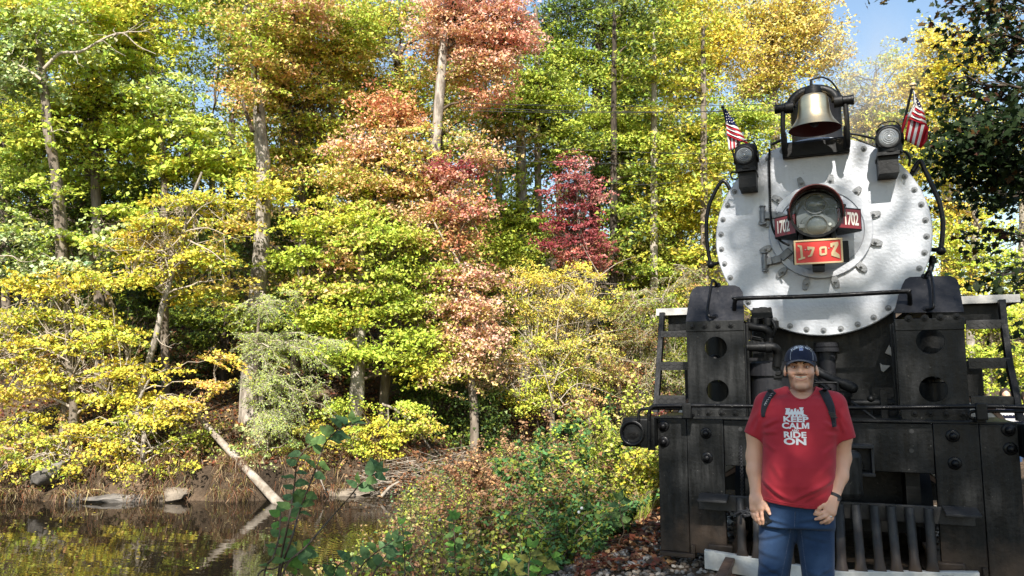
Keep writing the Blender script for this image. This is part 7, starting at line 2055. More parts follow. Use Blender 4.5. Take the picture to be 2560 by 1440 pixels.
H = Wp(2002, 920)                      # middle of the head
def h(x, y, z): return np.array([H[0] + x, H[1] + y, H[2] + z])
B = Field((MANB[0] - .36, PY - .36, .70), (MANB[0] + .36, PY + .22, H[2] + .16), .0043)
B.apply(np.array([tlo[0], tlo[1], Wp(2000, 1225)[2]]), thi, lambda X, Y, Z: np.maximum(torso_fn(.016)(X, Y, Z), Wp(2000, 1215)[2] - Z), .01)
# neck and shoulders
B.cone(h(0, .035, -.20), h(0, .022, -.05), .058, .052, .025)
# head
B.ell(h(0, .022, .022), (.0735, .092, .098), .01).ell(h(0, -.018, -.030), (.061, .072, .080), .03)
B.ell(h(0, -.030, -.078), (.040, .052, .040), .022)
B.cone(h(-.012, -.070, -.102), h(.012, -.070, -.102), .018, .018, .02)
for s in (-1, 1):
    B.ell(h(s * .037, -.056, -.028), (.026, .026, .024), .02)            # cheeks raised by the smile
    B.ell(h(s * .036, -.008, -.072), (.018, .034, .030), .02)            # jaw
    B.ell(h(s * .0775, .012, -.012), (.011, .021, .033), .006, 'u', s * .18)
    B.cone(h(s * .014, -.083, .026), h(s * .046, -.072, .024), .010, .009, .012)
    B.ell(h(s * .0305, -.088, .008), (.019, .014, .0105), .010, 's')
B.cone(h(0, -.080, .018), h(0, -.103, -.022), .0095, .0125, .012)
for s in (-1, 1): B.ell(h(s * .0115, -.092, -.026), (.010, .011, .008), .006)
# smiling mouth: a shallow arched opening with lips
B.cone(h(-.020, -.080, -.062), h(.020, -.080, -.062), .010, .010, .012)
for a, b_ in (((-.034, -.0385), (-.016, -.0485)), ((-.016, -.0485), (0, -.0515)), ((0, -.0515), (.016, -.0485)), ((.016, -.0485), (.034, -.0385))):
    B.cone(h(a[0], -.092 + 8 * a[0] ** 2, a[1]), h(b_[0], -.092 + 8 * b_[0] ** 2, b_[1]), .0066, .0066, .003, 's')
    B.cone(h(a[0] * .9, -.083 + 8 * a[0] ** 2, a[1] - .0125), h(b_[0] * .9, -.083 + 8 * b_[0] ** 2, b_[1] - .013), .0055, .0062, .004)
# arms
SL, EL, WL_ = Wp(1905, 1022, .0), Wp(1886, 1140, .0), Wp(1889, 1230, -.06)
B.cone(Wp(1922, 1032), Wp(1889, 1085), .045, .044, .02).cone(Wp(1889, 1080), EL, .045, .042, .03).cone(EL, Wp(1887, 1175, -.02), .0425, .041, .02).cone(Wp(1887, 1175, -.02), WL_, .041, .0275, .02)
SR, ER, WR_ = Wp(2095, 1022, .0), Wp(2106, 1145, .03), Wp(2086, 1240, -.08)
B.cone(Wp(2080, 1032), Wp(2106, 1090, .01), .045, .044, .02).cone(Wp(2106, 1085, .01), ER, .045, .042, .03).cone(ER, Wp(2100, 1190, -.01), .043, .040, .02).cone(Wp(2100, 1190, -.01), WR_, .039, .0275, .02)
# hands: palm, four fingers of two or three bends, thumb from the side of the palm
def zh(x, y): return 1850 + x * .1172, 1180 + y * .1172
def hp(x, y, dy): return Wp(*zh(x, y), dy)
B.cone(WL_, hp(350, 620, -.08), .026, .030, .012).cone(hp(300, 560, -.075), hp(290, 780, -.085), .026, .021, .012).cone(hp(400, 580, -.08), hp(450, 770, -.10), .026, .020, .012).cone(hp(330, 640, -.07), hp(370, 790, -.085), .024, .020, .012)
def finger(pts, r0=.0098, r1=.0078, k=.004):
    n = len(pts) - 1
    for i in range(n):
        B.cone(pts[i], pts[i + 1], r0 + (r1 - r0) * i / n, r0 + (r1 - r0) * (i + 1) / n, k)
finger([hp(450, 760, -.100), hp(465, 900, -.113), hp(480, 1010, -.112), hp(495, 1105, -.098)], .0105, .0085)
finger([hp(370, 790, -.090), hp(372, 930, -.105), hp(395, 1020, -.105), hp(430, 1110, -.092)], .0105, .0085)
finger([hp(310, 800, -.082), hp(310, 920, -.095), hp(345, 1020, -.096), hp(390, 1085, -.085)], .0100, .0080)
finger([hp(262, 790, -.075), hp(262, 890, -.085), hp(290, 970, -.086), hp(330, 1030, -.076)], .0092, .0072)
finger([hp(460, 580, -.085), hp(535, 690, -.100), hp(590, 800, -.112), hp(632, 890, -.112)], .0145, .0092, .008)
# the other hand hangs half closed, knuckles out
B.cone(WR_, hp(1960, 640, -.095), .026, .030, .012).cone(hp(1990, 600, -.095), hp(1965, 860, -.115), .025, .021, .012).cone(hp(1930, 600, -.10), hp(1860, 800, -.125), .026, .020, .012).cone(hp(1960, 640, -.095), hp(1925, 860, -.12), .026, .022, .012)
finger([hp(1865, 810, -.128), hp(1760, 870, -.143), hp(1680, 905, -.140), hp(1590, 900, -.126)], .0105, .0082)
finger([hp(1905, 870, -.128), hp(1800, 950, -.145), hp(1710, 990, -.142), hp(1605, 1005, -.126)], .0105, .0082)
finger([hp(1945, 900, -.122), hp(1890, 1010, -.138), hp(1810, 1055, -.136), hp(1725, 1085, -.122)], .0100, .0080)
finger([hp(1985, 900, -.112), hp(1965, 1000, -.124), hp(1890, 1075, -.124), hp(1820, 1100, -.110)], .0090, .0070)
finger([hp(1880, 650, -.105), hp(1770, 690, -.125), hp(1690, 760, -.135), hp(1625, 845, -.130)], .0145, .0090, .008)
BV, BQ = B.mesh(); BV = smooth_mesh(BV, BQ, 1, .4)
fc_ = BV[BQ].mean(1)
L_ = fc_ - H
tint = np.repeat(SKIN[None], len(fc_), 0)
nz = vnoise(fc_[:, 0] + fc_[:, 1], fc_[:, 2], .02, 5)
tint *= (1 + .05 * nz)[:, None]
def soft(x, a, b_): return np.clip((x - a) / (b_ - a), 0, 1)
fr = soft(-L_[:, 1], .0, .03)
# stubble: jaw, chin, moustache; also a shadow painted under the jaw
beard_and_jaw_shade = np.maximum(soft(-.082 - L_[:, 2], 0, .028) * soft(L_[:, 2], -.150, -.125), 0) * soft(-L_[:, 1], -.03, .0) * (np.abs(L_[:, 0]) < .075)
beard_and_jaw_shade = np.maximum(beard_and_jaw_shade, soft(np.abs(L_[:, 0]), .036, .054) * soft(-.015 - L_[:, 2], 0, .04) * soft(L_[:, 2], -.15, -.13) * (L_[:, 1] < .03) * (np.abs(L_[:, 0]) < .072))
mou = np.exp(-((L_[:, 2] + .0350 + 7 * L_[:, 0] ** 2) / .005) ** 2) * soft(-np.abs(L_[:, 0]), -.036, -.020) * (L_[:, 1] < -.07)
gm_ = np.clip(.58 * beard_and_jaw_shade + .42 * mou, 0, .85)[:, None]
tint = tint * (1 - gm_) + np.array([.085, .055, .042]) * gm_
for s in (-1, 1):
    t_ = np.clip((-.026 - L_[:, 2]) / .030, 0, 1); naso_shade = np.exp(-((s * L_[:, 0] - (.021 + .021 * t_)) / .0032) ** 2) * (L_[:, 2] < -.022) * (L_[:, 2] > -.058) * fr
    tint = tint * (1 - .38 * naso_shade[:, None])  # smile lines: crease shading painted into the skin colour
cheek = np.exp(-(((np.abs(L_[:, 0]) - .042) / .018) ** 2 + ((L_[:, 2] + .025) / .02) ** 2)) * fr
tint = tint * (1 - .22 * cheek[:, None]) + np.array([.55, .20, .14]) * .22 * cheek[:, None]
lip = (np.exp(-((L_[:, 2] + .0645 - 9 * L_[:, 0] ** 2) / .0042) ** 2) + .7 * np.exp(-((L_[:, 2] + .0415 - 6 * L_[:, 0] ** 2) / .003) ** 2)) * (np.abs(L_[:, 0]) < .031) * (L_[:, 1] < -.07)
lip = np.clip(lip, 0, 1)[:, None]
tint = tint * (1 - .75 * lip) + np.array([.26, .07, .055]) * .75 * lip
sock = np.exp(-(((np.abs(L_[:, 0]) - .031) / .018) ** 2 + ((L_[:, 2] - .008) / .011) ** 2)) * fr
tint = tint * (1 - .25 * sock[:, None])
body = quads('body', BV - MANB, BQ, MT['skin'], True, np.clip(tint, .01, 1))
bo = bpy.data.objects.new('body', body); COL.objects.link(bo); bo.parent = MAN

def man_part(name, V, Q, m, t=None, parent=None):
    pr = parent or MAN
    o = bpy.data.objects.new(name, quads(name, V - wloc(pr), Q, MT[m], True, t)); COL.objects.link(o); o.parent = pr
    return o
# eyes, brows, teeth
MT['eye_white'] = mat('eye_white', (.52, .48, .45), .25)
MT['iris'] = mat('iris', (.035, .022, .014), .2)
MT['hair'] = mat('dark_hair', (.022, .015, .011), .6, 0, .3, (.05, .034, .024), 60, .4, .6, .4, 200)
MT['teeth'] = mat('teeth', (.62, .55, .46), .4)
for s in (-1, 1):
    e = MB().sphere(h(s * .0305, -.0690, .0065), .0120, 14, 10).build('eye', MT['eye_white'], MAN, 60)
    MB().sphere(h(s * .0300, -.0765, .0058), .0056, 10, 8).build('iris', MT['iris'], e, 60)
    MB().tube(bez([h(s * .047, -.0735, .0065), h(s * .039, -.0805, .0108), h(s * .030, -.0830, .0118), h(s * .017, -.0815, .0080)], 4), [.0032] * 13, 6).build('upper_eyelid', MT['skin_lid'] if 'skin_lid' in MT else MT.setdefault('skin_lid', mat('eyelid_skin', (.36, .18, .12), .6)), MAN, 60)
    MB().tube(bez([h(s * .046, -.0735, .0040), h(s * .038, -.0795, -.0005), h(s * .029, -.0810, -.0012), h(s * .018, -.0800, .0020)], 4), [.0028] * 13, 6).build('lower_eyelid', MT['skin_lid'], MAN, 60)
    MB().tube(bez([h(s * .050, -.0775, .024), h(s * .040, -.0865, .0285), h(s * .026, -.0915, .0275), h(s * .014, -.0925, .0235)], 4), [.0026, .0032, .0036, .0038, .004, .004, .004, .004, .004, .0038, .0036, .0034, .003], 6).build('eyebrow', MT['hair'], MAN, 60)
mb = MB()
for i in range(8):
    x = (i - 3.5) * .0066
    mb.obox(h(x, -.0885 + 8 * x * x, -.0492 + 8 * x * x), (.0033, 0, 0), (0, .003, 0), (0, 0, .0034))
mb.build('teeth', MT['teeth'], MAN, 30)
# short dark hair at the sides under the cap
HF = Field(h(-.10, -.09, -.06), h(.10, .14, .09), .004)
HF.ell(h(0, .026, .024), (.0775, .094, .098), .004)
HF.ell(h(0, -.055, -.02), (.071, .085, .12), .004, 's')
HF.cone(h(0, .10, -.12), h(0, .02, -.10), .065, .075, .006, 's')
for s in (-1, 1): HF.cone(h(s * .069, -.020, .02), h(s * .069, -.016, -.018), .008, .006, .004)
hv, hq = HF.mesh(); man_part('hair', smooth_mesh(hv, hq, 1), hq, 'hair')

# T-shirt with sleeves, folds and print
def cloth_mat(name, col, col2, wscale=420, bump=.12, fold=.5):
    m = mat(name, col, .88, 0, .15, col2, 9, .3, .72, bump, wscale)
    m.node_tree.nodes['Principled BSDF'].inputs['Sheen Weight'].default_value = .12
    return m
MT['shirt'] = cloth_mat('red_cotton', (.34, .024, .036), (.40, .032, .044), 300)
T_ = Field((MANB[0] - .40, PY - .30, Wp(2000, 1285)[2]), (MANB[0] + .40, PY + .26, Wp(2000, 955)[2]), .0055)
T_.apply(tlo, thi, torso_fn(0), .01)
def sleeve(p, q, r0, r1, cut):
    p, q = np.array(p), np.array(q); ax = unit((q - p)[None])[0]
    v = q - p; L2 = v @ v
    def fn(X, Y, Z):
        t = np.clip(((X - p[0]) * v[0] + (Y - p[1]) * v[1] + (Z - p[2]) * v[2]) / L2, 0, 1.3)
        d = np.sqrt((X - p[0] - t * v[0]) ** 2 + ((Y - p[1] - t * v[1]) * .92) ** 2 + (Z - p[2] - t * v[2]) ** 2) - (r0 + (r1 - r0) * t)
        return np.maximum(d, (X - q[0]) * ax[0] + (Y - q[1]) * ax[1] + (Z - q[2]) * ax[2])
    R = .16
    T_.apply(np.minimum(p, q) - R, np.maximum(p, q) + R, fn, .035)
sleeve(Wp(1917, 1016, .0), Wp(1885, 1090, .0), .068, .056, 0)
sleeve(Wp(2084, 1016, .0), Wp(2112, 1099, .005), .068, .057, 0)
T_.cone(Wp(1965, 985, .03), Wp(1918, 1005, .015), .04, .055, .03).cone(Wp(2036, 985, .03), Wp(2082, 1005, .015), .04, .055, .03)
# neckline
T_.apply(h(-.14, -.2, -.26), h(.14, .2, .06), lambda X, Y, Z: (np.sqrt(((X - H[0]) / .0735) ** 2 + ((Z - Wp(2000, 950)[2]) / .098) ** 2) - 1) * .06 + np.maximum(0, Y - PY - .02) * .6, .006, 's')
T_.cone(h(0, .035, -.26), h(0, .022, -.05), .066, .064, .008, 's')
# cut at the hem, hanging lower on the right of the picture
hz0, hz1, hx0, hx1 = Wp(1905, 1243)[2], Wp(2082, 1266)[2], Wp(1905, 1243)[0], Wp(2082, 1266)[0]
def hemz(X): t = np.clip((X - hx0) / (hx1 - hx0), -.2, 1.2); return hz0 + (hz1 - hz0) * (1 - (1 - np.clip(t, 0, 1)) ** 1.6)
sl, X_, Y_, Z_ = T_.sub(T_.lo, T_.lo + T_.h * T_.n)
fold = np.zeros(T_.f.shape, np.float32)
for (x0_, y0_, x1_, y1_, w, amp) in [(1915, 1195, 1968, 1238, .010, .008), (1940, 1215, 1985, 1240, .010, .006), (1985, 1238, 2050, 1206, .011, .009), (2005, 1243, 2065, 1212, .010, .006), (2030, 1222, 2082, 1190, .012, .007), (1912, 1062, 1950, 1044, .010, .007), (1911, 1078, 1945, 1075, .010, .006), (1914, 1100, 1945, 1120, .012, .005), (2092, 1068, 2060, 1052, .010, .007), (2090, 1085, 2062, 1080, .010, .005), (2086, 1110, 2060, 1130, .012, .005), (1935, 1150, 1960, 1190, .014, .004), (2080, 1150, 2050, 1180, .014, .004), (1900, 1045, 1890, 1075, .010, .006), (2100, 1045, 2112, 1080, .010, .006), (1905, 1020, 1880, 1060, .012, .005), (2092, 1018, 2120, 1062, .012, .005)]:
    a, b_ = Wp(x0_, y0_), Wp(x1_, y1_); v = b_ - a; L2 = v[0] ** 2 + v[2] ** 2
    t = ((X_ - a[0]) * v[0] + (Z_ - a[2]) * v[2]) / L2
    ds = ((X_ - a[0]) * v[2] - (Z_ - a[2]) * v[0]) / math.sqrt(L2)
    prof = np.exp(-(ds / w) ** 2) - .7 * np.exp(-((ds - 1.6 * w) / w) ** 2)
    fold += (amp * prof * np.exp(-np.clip(np.abs(t - .5) - .25, 0, 9) ** 2 * 14) * (Y_ < PY)).astype(np.float32)
T_.f -= fold
T_.f += (.0035 * np.sin(31 * X_ + 9 * Z_ + 3 * np.sin(14 * Z_)) * np.clip((Wp(2000, 1190)[2] - Z_) / .1, 0, 1) * (Y_ < PY + .1)).astype(np.float32)
T_.f = np.maximum(T_.f, (hemz(X_) - Z_ + 0 * Y_).astype(np.float32))
tv, tq = T_.mesh(); tv = smooth_mesh(tv, tq, 1, .4)
shirt = man_part('shirt', tv, tq, 'shirt')
bvh_shirt = BVHTree.FromPolygons([tuple(p) for p in tv], [tuple(map(int, q)) for q in tq])
def onto(bvh, x, z, y0=PY - .6, off=.002):
    hit = bvh.ray_cast(Vector((x, y0, z)), Vector((0, 1, 0)))
    return np.array([x, (hit[0][1] if hit[0] else PY - .15) - off, z])
def project_mesh(V2, F, bvh, off, sub=1):
    """V2: (x,z) world coordinates of a flat print; cut it finer and lay it on the surface"""
    bm = bmesh.new(); vs = [bm.verts.new((p[0], 0, p[1])) for p in V2]
    for f in F:
        try: bm.faces.new([vs[i] for i in f])
        except ValueError: pass
    bmesh.ops.triangulate(bm, faces=bm.faces)
    for _ in range(3):
        e = [x for x in bm.edges if x.calc_length() > .012]
        if e: bmesh.ops.subdivide_edges(bm, edges=e, cuts=1)
    bmesh.ops.triangulate(bm, faces=bm.faces)
    V = [onto(bvh, v.co[0], v.co[2], off=off) for v in bm.verts]; bm.verts.index_update()
    Fo = [tuple(v.index for v in f.verts) for f in bm.faces]; bm.free()
    return V, Fo
MT['print'] = mat('white_print', (.66, .66, .66), .75, 0, .2)
def shirt_text(body, x0, x1, y0, y1, bold=.02):
    V, F = text_mesh(body, 1.0, 0, bold, 'CENTER', 1.02, 3)
    lo, hi = V.min(0), V.max(0)
    a, b_ = Wp(x0, y1, -.15), Wp(x1, y0, -.15)
    V2 = [(a[0] + (v[0] - lo[0]) / (hi[0] - lo[0]) * (b_[0] - a[0]), a[2] + (v[1] - lo[1]) / (hi[1] - lo[1]) * (b_[2] - a[2])) for v in V]
    return project_mesh(V2, F, bvh_shirt, .0022)
mb = MB()
for a in (('KEEP', 1958.5, 2021, 1041.8, 1054.5, .040), ('CAL', 1955, 2003.5, 1056.8, 1071.5, .038), ('AND', 1979, 1997, 1073.4, 1079, .03), ('RIDE', 1960, 2016, 1079.8, 1093.6, .038), ('ON', 1959.6, 2015.4, 1095.4, 1111, .04)):
    mb.add(*shirt_text(*a))
a, b_ = Wp(2005, 1071.5, -.15), Wp(2022.5, 1057, -.15)
mb.add(*project_mesh([(a[0] + (b_[0] - a[0]) * u, a[2] + (b_[2] - a[2]) * v) for u, v in [(0, 0), (0, 1), (.3, 1), (.5, .4), (.7, 1), (1, 1), (1, 0), (.77, 0), (.77, .66), (.57, 0), (.43, 0), (.23, .66), (.23, 0)]], [tuple(range(13))], bvh_shirt, .0022))
mb.build('lettering', MT['print'], shirt, 0)
def zt7(x, y): return 1820 + x * .2083, 840 + y * .2083
polys = [[(683, 870), (742, 870), (742, 881), (728, 881), (733, 912), (690, 912), (697, 881), (683, 881)], [(690, 912), (905, 905), (905, 946), (690, 946)], [(745, 912), (748, 884), (776, 884), (779, 912)], [(788, 910), (791, 878), (808, 868), (816, 880), (818, 910)], [(826, 908), (830, 886), (846, 886), (850, 908)], [(850, 860), (906, 860), (888, 906), (868, 906)], [(888, 905), (906, 888), (906, 906)], [(880, 946), (905, 938), (956, 962), (885, 964)], [(683, 930), (692, 930), (692, 946), (683, 946)]]
for cx, cy, r_ in ((735, 955, 14), (776, 956, 15), (822, 957, 15), (862, 960, 11), (893, 961, 10)):
    polys.append([(cx + r_ * math.cos(a), cy + r_ * math.sin(a)) for a in np.linspace(0, 2 * math.pi, 12, endpoint=False)])
mb = MB()
for i, pg in enumerate(polys):
    q = [Wp(*zt7(*p), -.15) for p in pg]
    mb.add(*project_mesh([(p[0], p[2]) for p in q], [tuple(range(len(q)))], bvh_shirt, .0022 + .00006 * i))
mb.build('train_print', MT['print'], shirt, 0)
# stitched hem line, collar rib and sleeve hems
MT['shirt_seam'] = cloth_mat('red_cotton_seam', (.37, .030, .042), (.43, .04, .052), 300)
mb = MB(); pts = [onto(bvh_shirt, x, float(hemz(np.array(x))) + .018, off=.0006) for x in np.linspace(hx0 + .006, hx1 - .008, 40)]
mb.tube(pts, .0017, 6); mb.build('hem_stitch', MT['shirt_seam'], shirt, 60)
pts = []
for a in np.linspace(math.pi * 1.12, math.pi * 1.88, 26):
    x = H[0] + .079 * math.cos(a); z = Wp(2000, 950)[2] + .104 * math.sin(a); pts.append(onto(bvh_shirt, x, z, off=.0005))
MB().tube(pts, .0045, 8).build('collar_rib', MT['shirt_seam'], shirt, 60)

# jeans, belt line, shoes
MT['denim'] = cloth_mat('blue_denim', (.013, .031, .074), (.030, .062, .130), 260, .25)
MT['denim_seam'] = mat('denim_seam', (.10, .13, .20), .8, 0, .2, (.03, .05, .10), 160, .4, .6)
J = Field((MANB[0] - .34, PY - .24, -.02), (MANB[0] + .34, PY + .24, Wp(2000, 1235)[2]), .0066)
zw = Wp(2000, 1240)[2]
wl, wr = Wp(1906, 1260)[0], Wp(2082, 1260)[0]; wc = (wl + wr) / 2
J.apply((wl - .08, PY - .2, zw - .3), (wr + .08, PY + .2, zw + .03), lambda X, Y, Z: np.maximum(((np.abs((X - wc) / ((wr - wl) / 2 - .006)) ** 2.6 + np.abs((Y - PY + .008) / .128) ** 2.6) ** (1 / 2.6) - 1) * .12, np.maximum(Z - zw, zw - .15 - Z)), .02)
def Wz(x, z, dy=0.0):
    p = Wp(x, 1400, dy); return np.array([p[0], p[1], z])
kz, az = .48, .09
J.cone(Wp(1946, 1292), Wz(1930, kz), .098, .076, .03).cone(Wz(1930, kz), Wz(1924, az), .076, .058, .03)
J.cone(Wp(2036, 1296), Wz(2044, kz), .098, .076, .03).cone(Wz(2044, kz), Wz(2050, az), .076, .058, .03)
sl, X_, Y_, Z_ = J.sub(J.lo, J.lo + J.h * J.n)
fl = np.zeros(J.f.shape, np.float32)
for (x0_, y0_, x1_, y1_, w, amp) in [(1915, 1285, 1980, 1300, .009, .006), (1905, 1305, 1985, 1308, .010, .008), (1900, 1340, 1975, 1320, .010, .005), (2000, 1290, 2070, 1282, .009, .005), (2000, 1305, 2075, 1312, .010, .007), (2010, 1330, 2070, 1345, .010, .004), (1905, 1400, 1955, 1425, .011, .007), (1900, 1425, 1950, 1410, .011, .006), (2020, 1420, 2070, 1440, .011, .006), (2030, 1435, 2072, 1415, .011, .005), (1900, 1370, 1950, 1385, .012, .004)]:
    a, b_ = Wp(x0_, y0_), Wp(x1_, y1_); v = b_ - a; L2 = v[0] ** 2 + v[2] ** 2
    t = ((X_ - a[0]) * v[0] + (Z_ - a[2]) * v[2]) / L2; ds = ((X_ - a[0]) * v[2] - (Z_ - a[2]) * v[0]) / math.sqrt(L2)
    fl += (amp * (np.exp(-(ds / w) ** 2) - .8 * np.exp(-((ds - 1.7 * w) / w) ** 2)) * np.exp(-np.clip(np.abs(t - .5) - .3, 0, 9) ** 2 * 14) * (Y_ < PY)).astype(np.float32)
J.f -= fl
J.f += (.003 * np.sin(60 * Z_ + 8 * np.sin(22 * X_)) * np.exp(-((Z_ - .2) / .15) ** 2) + 0 * Y_).astype(np.float32)
J.f = np.maximum(J.f, (.055 - Z_ + 0 * X_ + 0 * Y_).astype(np.float32))
jv, jq = J.mesh(); jv = smooth_mesh(jv, jq, 1, .4)
jeans = man_part('jeans', jv, jq, 'denim')
bvh_j = BVHTree.FromPolygons([tuple(p) for p in jv], [tuple(map(int, q)) for q in jq])
def seam(pxs, r_=.0016):
    w = bez([Wp(x, y) for x, y in pxs], 8)
    return MB().tube([onto(bvh_j, p[0], p[2], off=.0008) for p in w], r_, 6)
for l in ([(1979, 1312), (1974, 1340), (1966, 1380), (1958, 1420), (1953, 1450)], [(2003, 1318), (2007, 1350), (2012, 1390), (2018, 1430), (2024, 1460)], [(1990, 1268), (1989, 1290), (1988, 1308)]):
    seam(l).build('seam', MT['denim_seam'], jeans, 60)
MB().add(*(lambda V: (V, [tuple(range(len(V)))]))([onto(bvh_j, p[0], p[2], off=.003) for p in [Wp(1991, 1266), Wp(2000, 1266), Wp(2000, 1292), Wp(1995, 1300), Wp(1991, 1296)]])).build('fly', MT['denim'], jeans, 0)
MT['shoe'] = mat('dark_shoe', (.05, .05, .055), .6, 0, .4, (.10, .10, .10), 20)
for x in (1924, 2050):
    c = Wz(x, .05)
    S_ = Field(c - np.array([.08, .28, .07]), c + np.array([.08, .16, .12]), .006)
    S_.ell(c + np.array([0, -.02, 0]), (.046, .11, .05), .02).ell(c + np.array([0, -.10, -.012]), (.048, .095, .038), .03).cone(c + np.array([0, .02, 0]), c + np.array([0, .03, .06]), .04, .042, .02)
    sv, sq = S_.mesh(); man_part('shoe', smooth_mesh(sv, sq, 1), sq, 'shoe')

# cap with curved peak, piping and lettering
MT['cap'] = cloth_mat('navy_twill', (.010, .014, .034), (.016, .022, .048), 260, .2)
MT['cap_edge'] = mat('cap_edge', (.10, .10, .115), .85)
MT['piping'] = mat('cap_piping', (.38, .40, .44), .8)
CZ = Wp(2003, 901)[2] - H[2]
nu, nv = 40, 14
V, Q = [], []
for j in range(nv + 1):
    ph_ = math.pi / 2 * j / nv
    for i in range(nu):
        t = 2 * math.pi * i / nu
        ex = .86
        rx = .083 * math.cos(ph_) ** ex; ry = .101 * math.cos(ph_) ** ex
        zz_ = .083 * math.sin(ph_) ** .95
        fr_ = max(0, -math.sin(t)) * math.sin(min(ph_ * 1.6, math.pi)) * .006
        V.append(h(rx * math.cos(t), .018 + ry * math.sin(t) - fr_, CZ + zz_ - .006 * (1 - j / nv)))
for j in range(nv):
    for i in range(nu):
        Q.append((j * nu + i, j * nu + (i + 1) % nu, (j + 1) * nu + (i + 1) % nu, (j + 1) * nu + i))
V = np.array(V); Q = np.array(Q)
cap = man_part('cap', V, Q, 'cap')
bvh_cap = BVHTree.FromPolygons([tuple(p) for p in V], [tuple(map(int, q)) for q in Q])
V, Q = [], []
nu, nv = 28, 7
for j in range(nv + 1):
    v = j / nv
    for i in range(nu + 1):
        u = -1 + 2 * i / nu
        x = .0815 * u * (1 - .10 * v)
        y = .018 - .101 * math.sqrt(max(0, 1 - (.0815 * u / .0835) ** 2)) * .98 - v * .070 * (1 - abs(u) ** 2.6)
        z = CZ + .004 - .021 * u * u * (.55 + .45 * v) - .007 * v - .012 * abs(u) ** 3
        V.append(h(x, y, z))
for j in range(nv):
    for i in range(nu):
        Q.append((j * (nu + 1) + i, j * (nu + 1) + i + 1, (j + 1) * (nu + 1) + i + 1, (j + 1) * (nu + 1) + i))
V = np.array(V)
pk_ = man_part('peak', V, np.array(Q), 'cap', None, cap)
sd = pk_.modifiers.new('thick', 'SOLIDIFY'); sd.thickness = .0035; sd.offset = 1
edge = [V[nv * (nu + 1) + i] for i in range(nu + 1)]
MB().tube(edge, .0026, 6).build('peak_edge', MT['cap_edge'], cap, 60)
for l in ([(1976, 900), (1975.5, 888), (1978, 877), (1983, 869), (1990, 864)], [(2032.5, 900), (2032, 888), (2029, 877), (2024, 869), (2017, 864)]):
    w = bez([Wp(x, y, -.08) for x, y in l], 5); MB().tube([onto(bvh_cap, p[0], p[2], off=.0004) for p in w], .0011, 6).build('piping', MT['piping'], cap, 60)
mb = MB(); txt = 'FLORIDA KEYS'; n = len(txt)
for i, ch in enumerate(txt):
    if ch == ' ': continue
    t = (i - (n - 1) / 2) / ((n - 1) / 2)
    cx, cy = 2003.5 + 24.5 * t, 866.3 + 8.6 * t * t
    c = Wp(cx, cy, -.08); rot = -math.atan2(17.2 * t, 24.5)
    V2, F2 = text_mesh(ch, .0155, 0, .0009, 'CENTER', 1, 2)
    V2 = [(c[0] + v[0] * math.cos(rot) * .92 - v[1] * math.sin(rot), c[2] + v[0] * math.sin(rot) + v[1] * math.cos(rot)) for v in V2]
    mb.add(*project_mesh(V2, F2, bvh_cap, .0012))
mb.build('lettering', MT['print'], cap, 0)
MT['badge_blue'] = mat('badge_blue', (.03, .06, .30), .7); MT['badge_white'] = mat('badge_white', (.55, .60, .72), .7)
def cap_patch(x0, y0, x1, y1, m, off):
    a, b_ = Wp(x0, y1, -.08), Wp(x1, y0, -.08)
    MB().add(*project_mesh([(a[0], a[2]), (b_[0], a[2]), (b_[0], b_[2]), (a[0], b_[2])], [(0, 1, 2, 3)], bvh_cap, off)).build('badge', MT[m], cap, 0)
cap_patch(1998.3, 869.5, 2007.2, 876.2, 'badge_white', .0010); cap_patch(1999.2, 870.3, 2002.5, 873.2, 'badge_blue', .0014); cap_patch(2003.4, 870.3, 2006.3, 873.2, 'badge_blue', .0014); cap_patch(1999.6, 874.2, 2006.0, 875.3, 'badge_blue', .0014)

# wrist band, ring
MT['band'] = mat('watch_band', (.012, .012, .014), .5); MT['ring'] = mat('silver_ring', (.75, .74, .70), .2, 1.0)
c = Wp(2085, 1241, -.078); ax = unit((Wp(2097, 1205, -.04) - Wp(2080, 1255, -.09))[None])[0]
MB().lathe([(.031, -.009), (.0375, -.008), (.0375, .008), (.031, .009)], c, ax, 24).build('wrist_band', MT['band'], MAN, 40)
sd_ = unit(np.cross(ax, [0, 1, 0])[None])[0]
MB().obox(c + np.array([.019, -.030, -.007]), sd_ * .011, (0, .004, 0), ax * .009).build('watch', MT['band'], MAN, 30)
a, b_ = hp(1945, 900, -.122), hp(1890, 1010, -.138)
MB().lathe([(.0100, -.0022), (.0118, -.002), (.0118, .002), (.0100, .0022)], a + (b_ - a) * .5, b_ - a, 20).build('ring', MT['ring'], MAN, 40)
# fingernails
MT['nail'] = mat('fingernail', (.60, .38, .30), .3)
for p in (hp(640, 895, -.121), hp(1612, 852, -.138)):
    MB().sphere(p, .0055, 8, 6, (1, .5, 1.2)).build('fingernail', MT['nail'], MAN, 60)

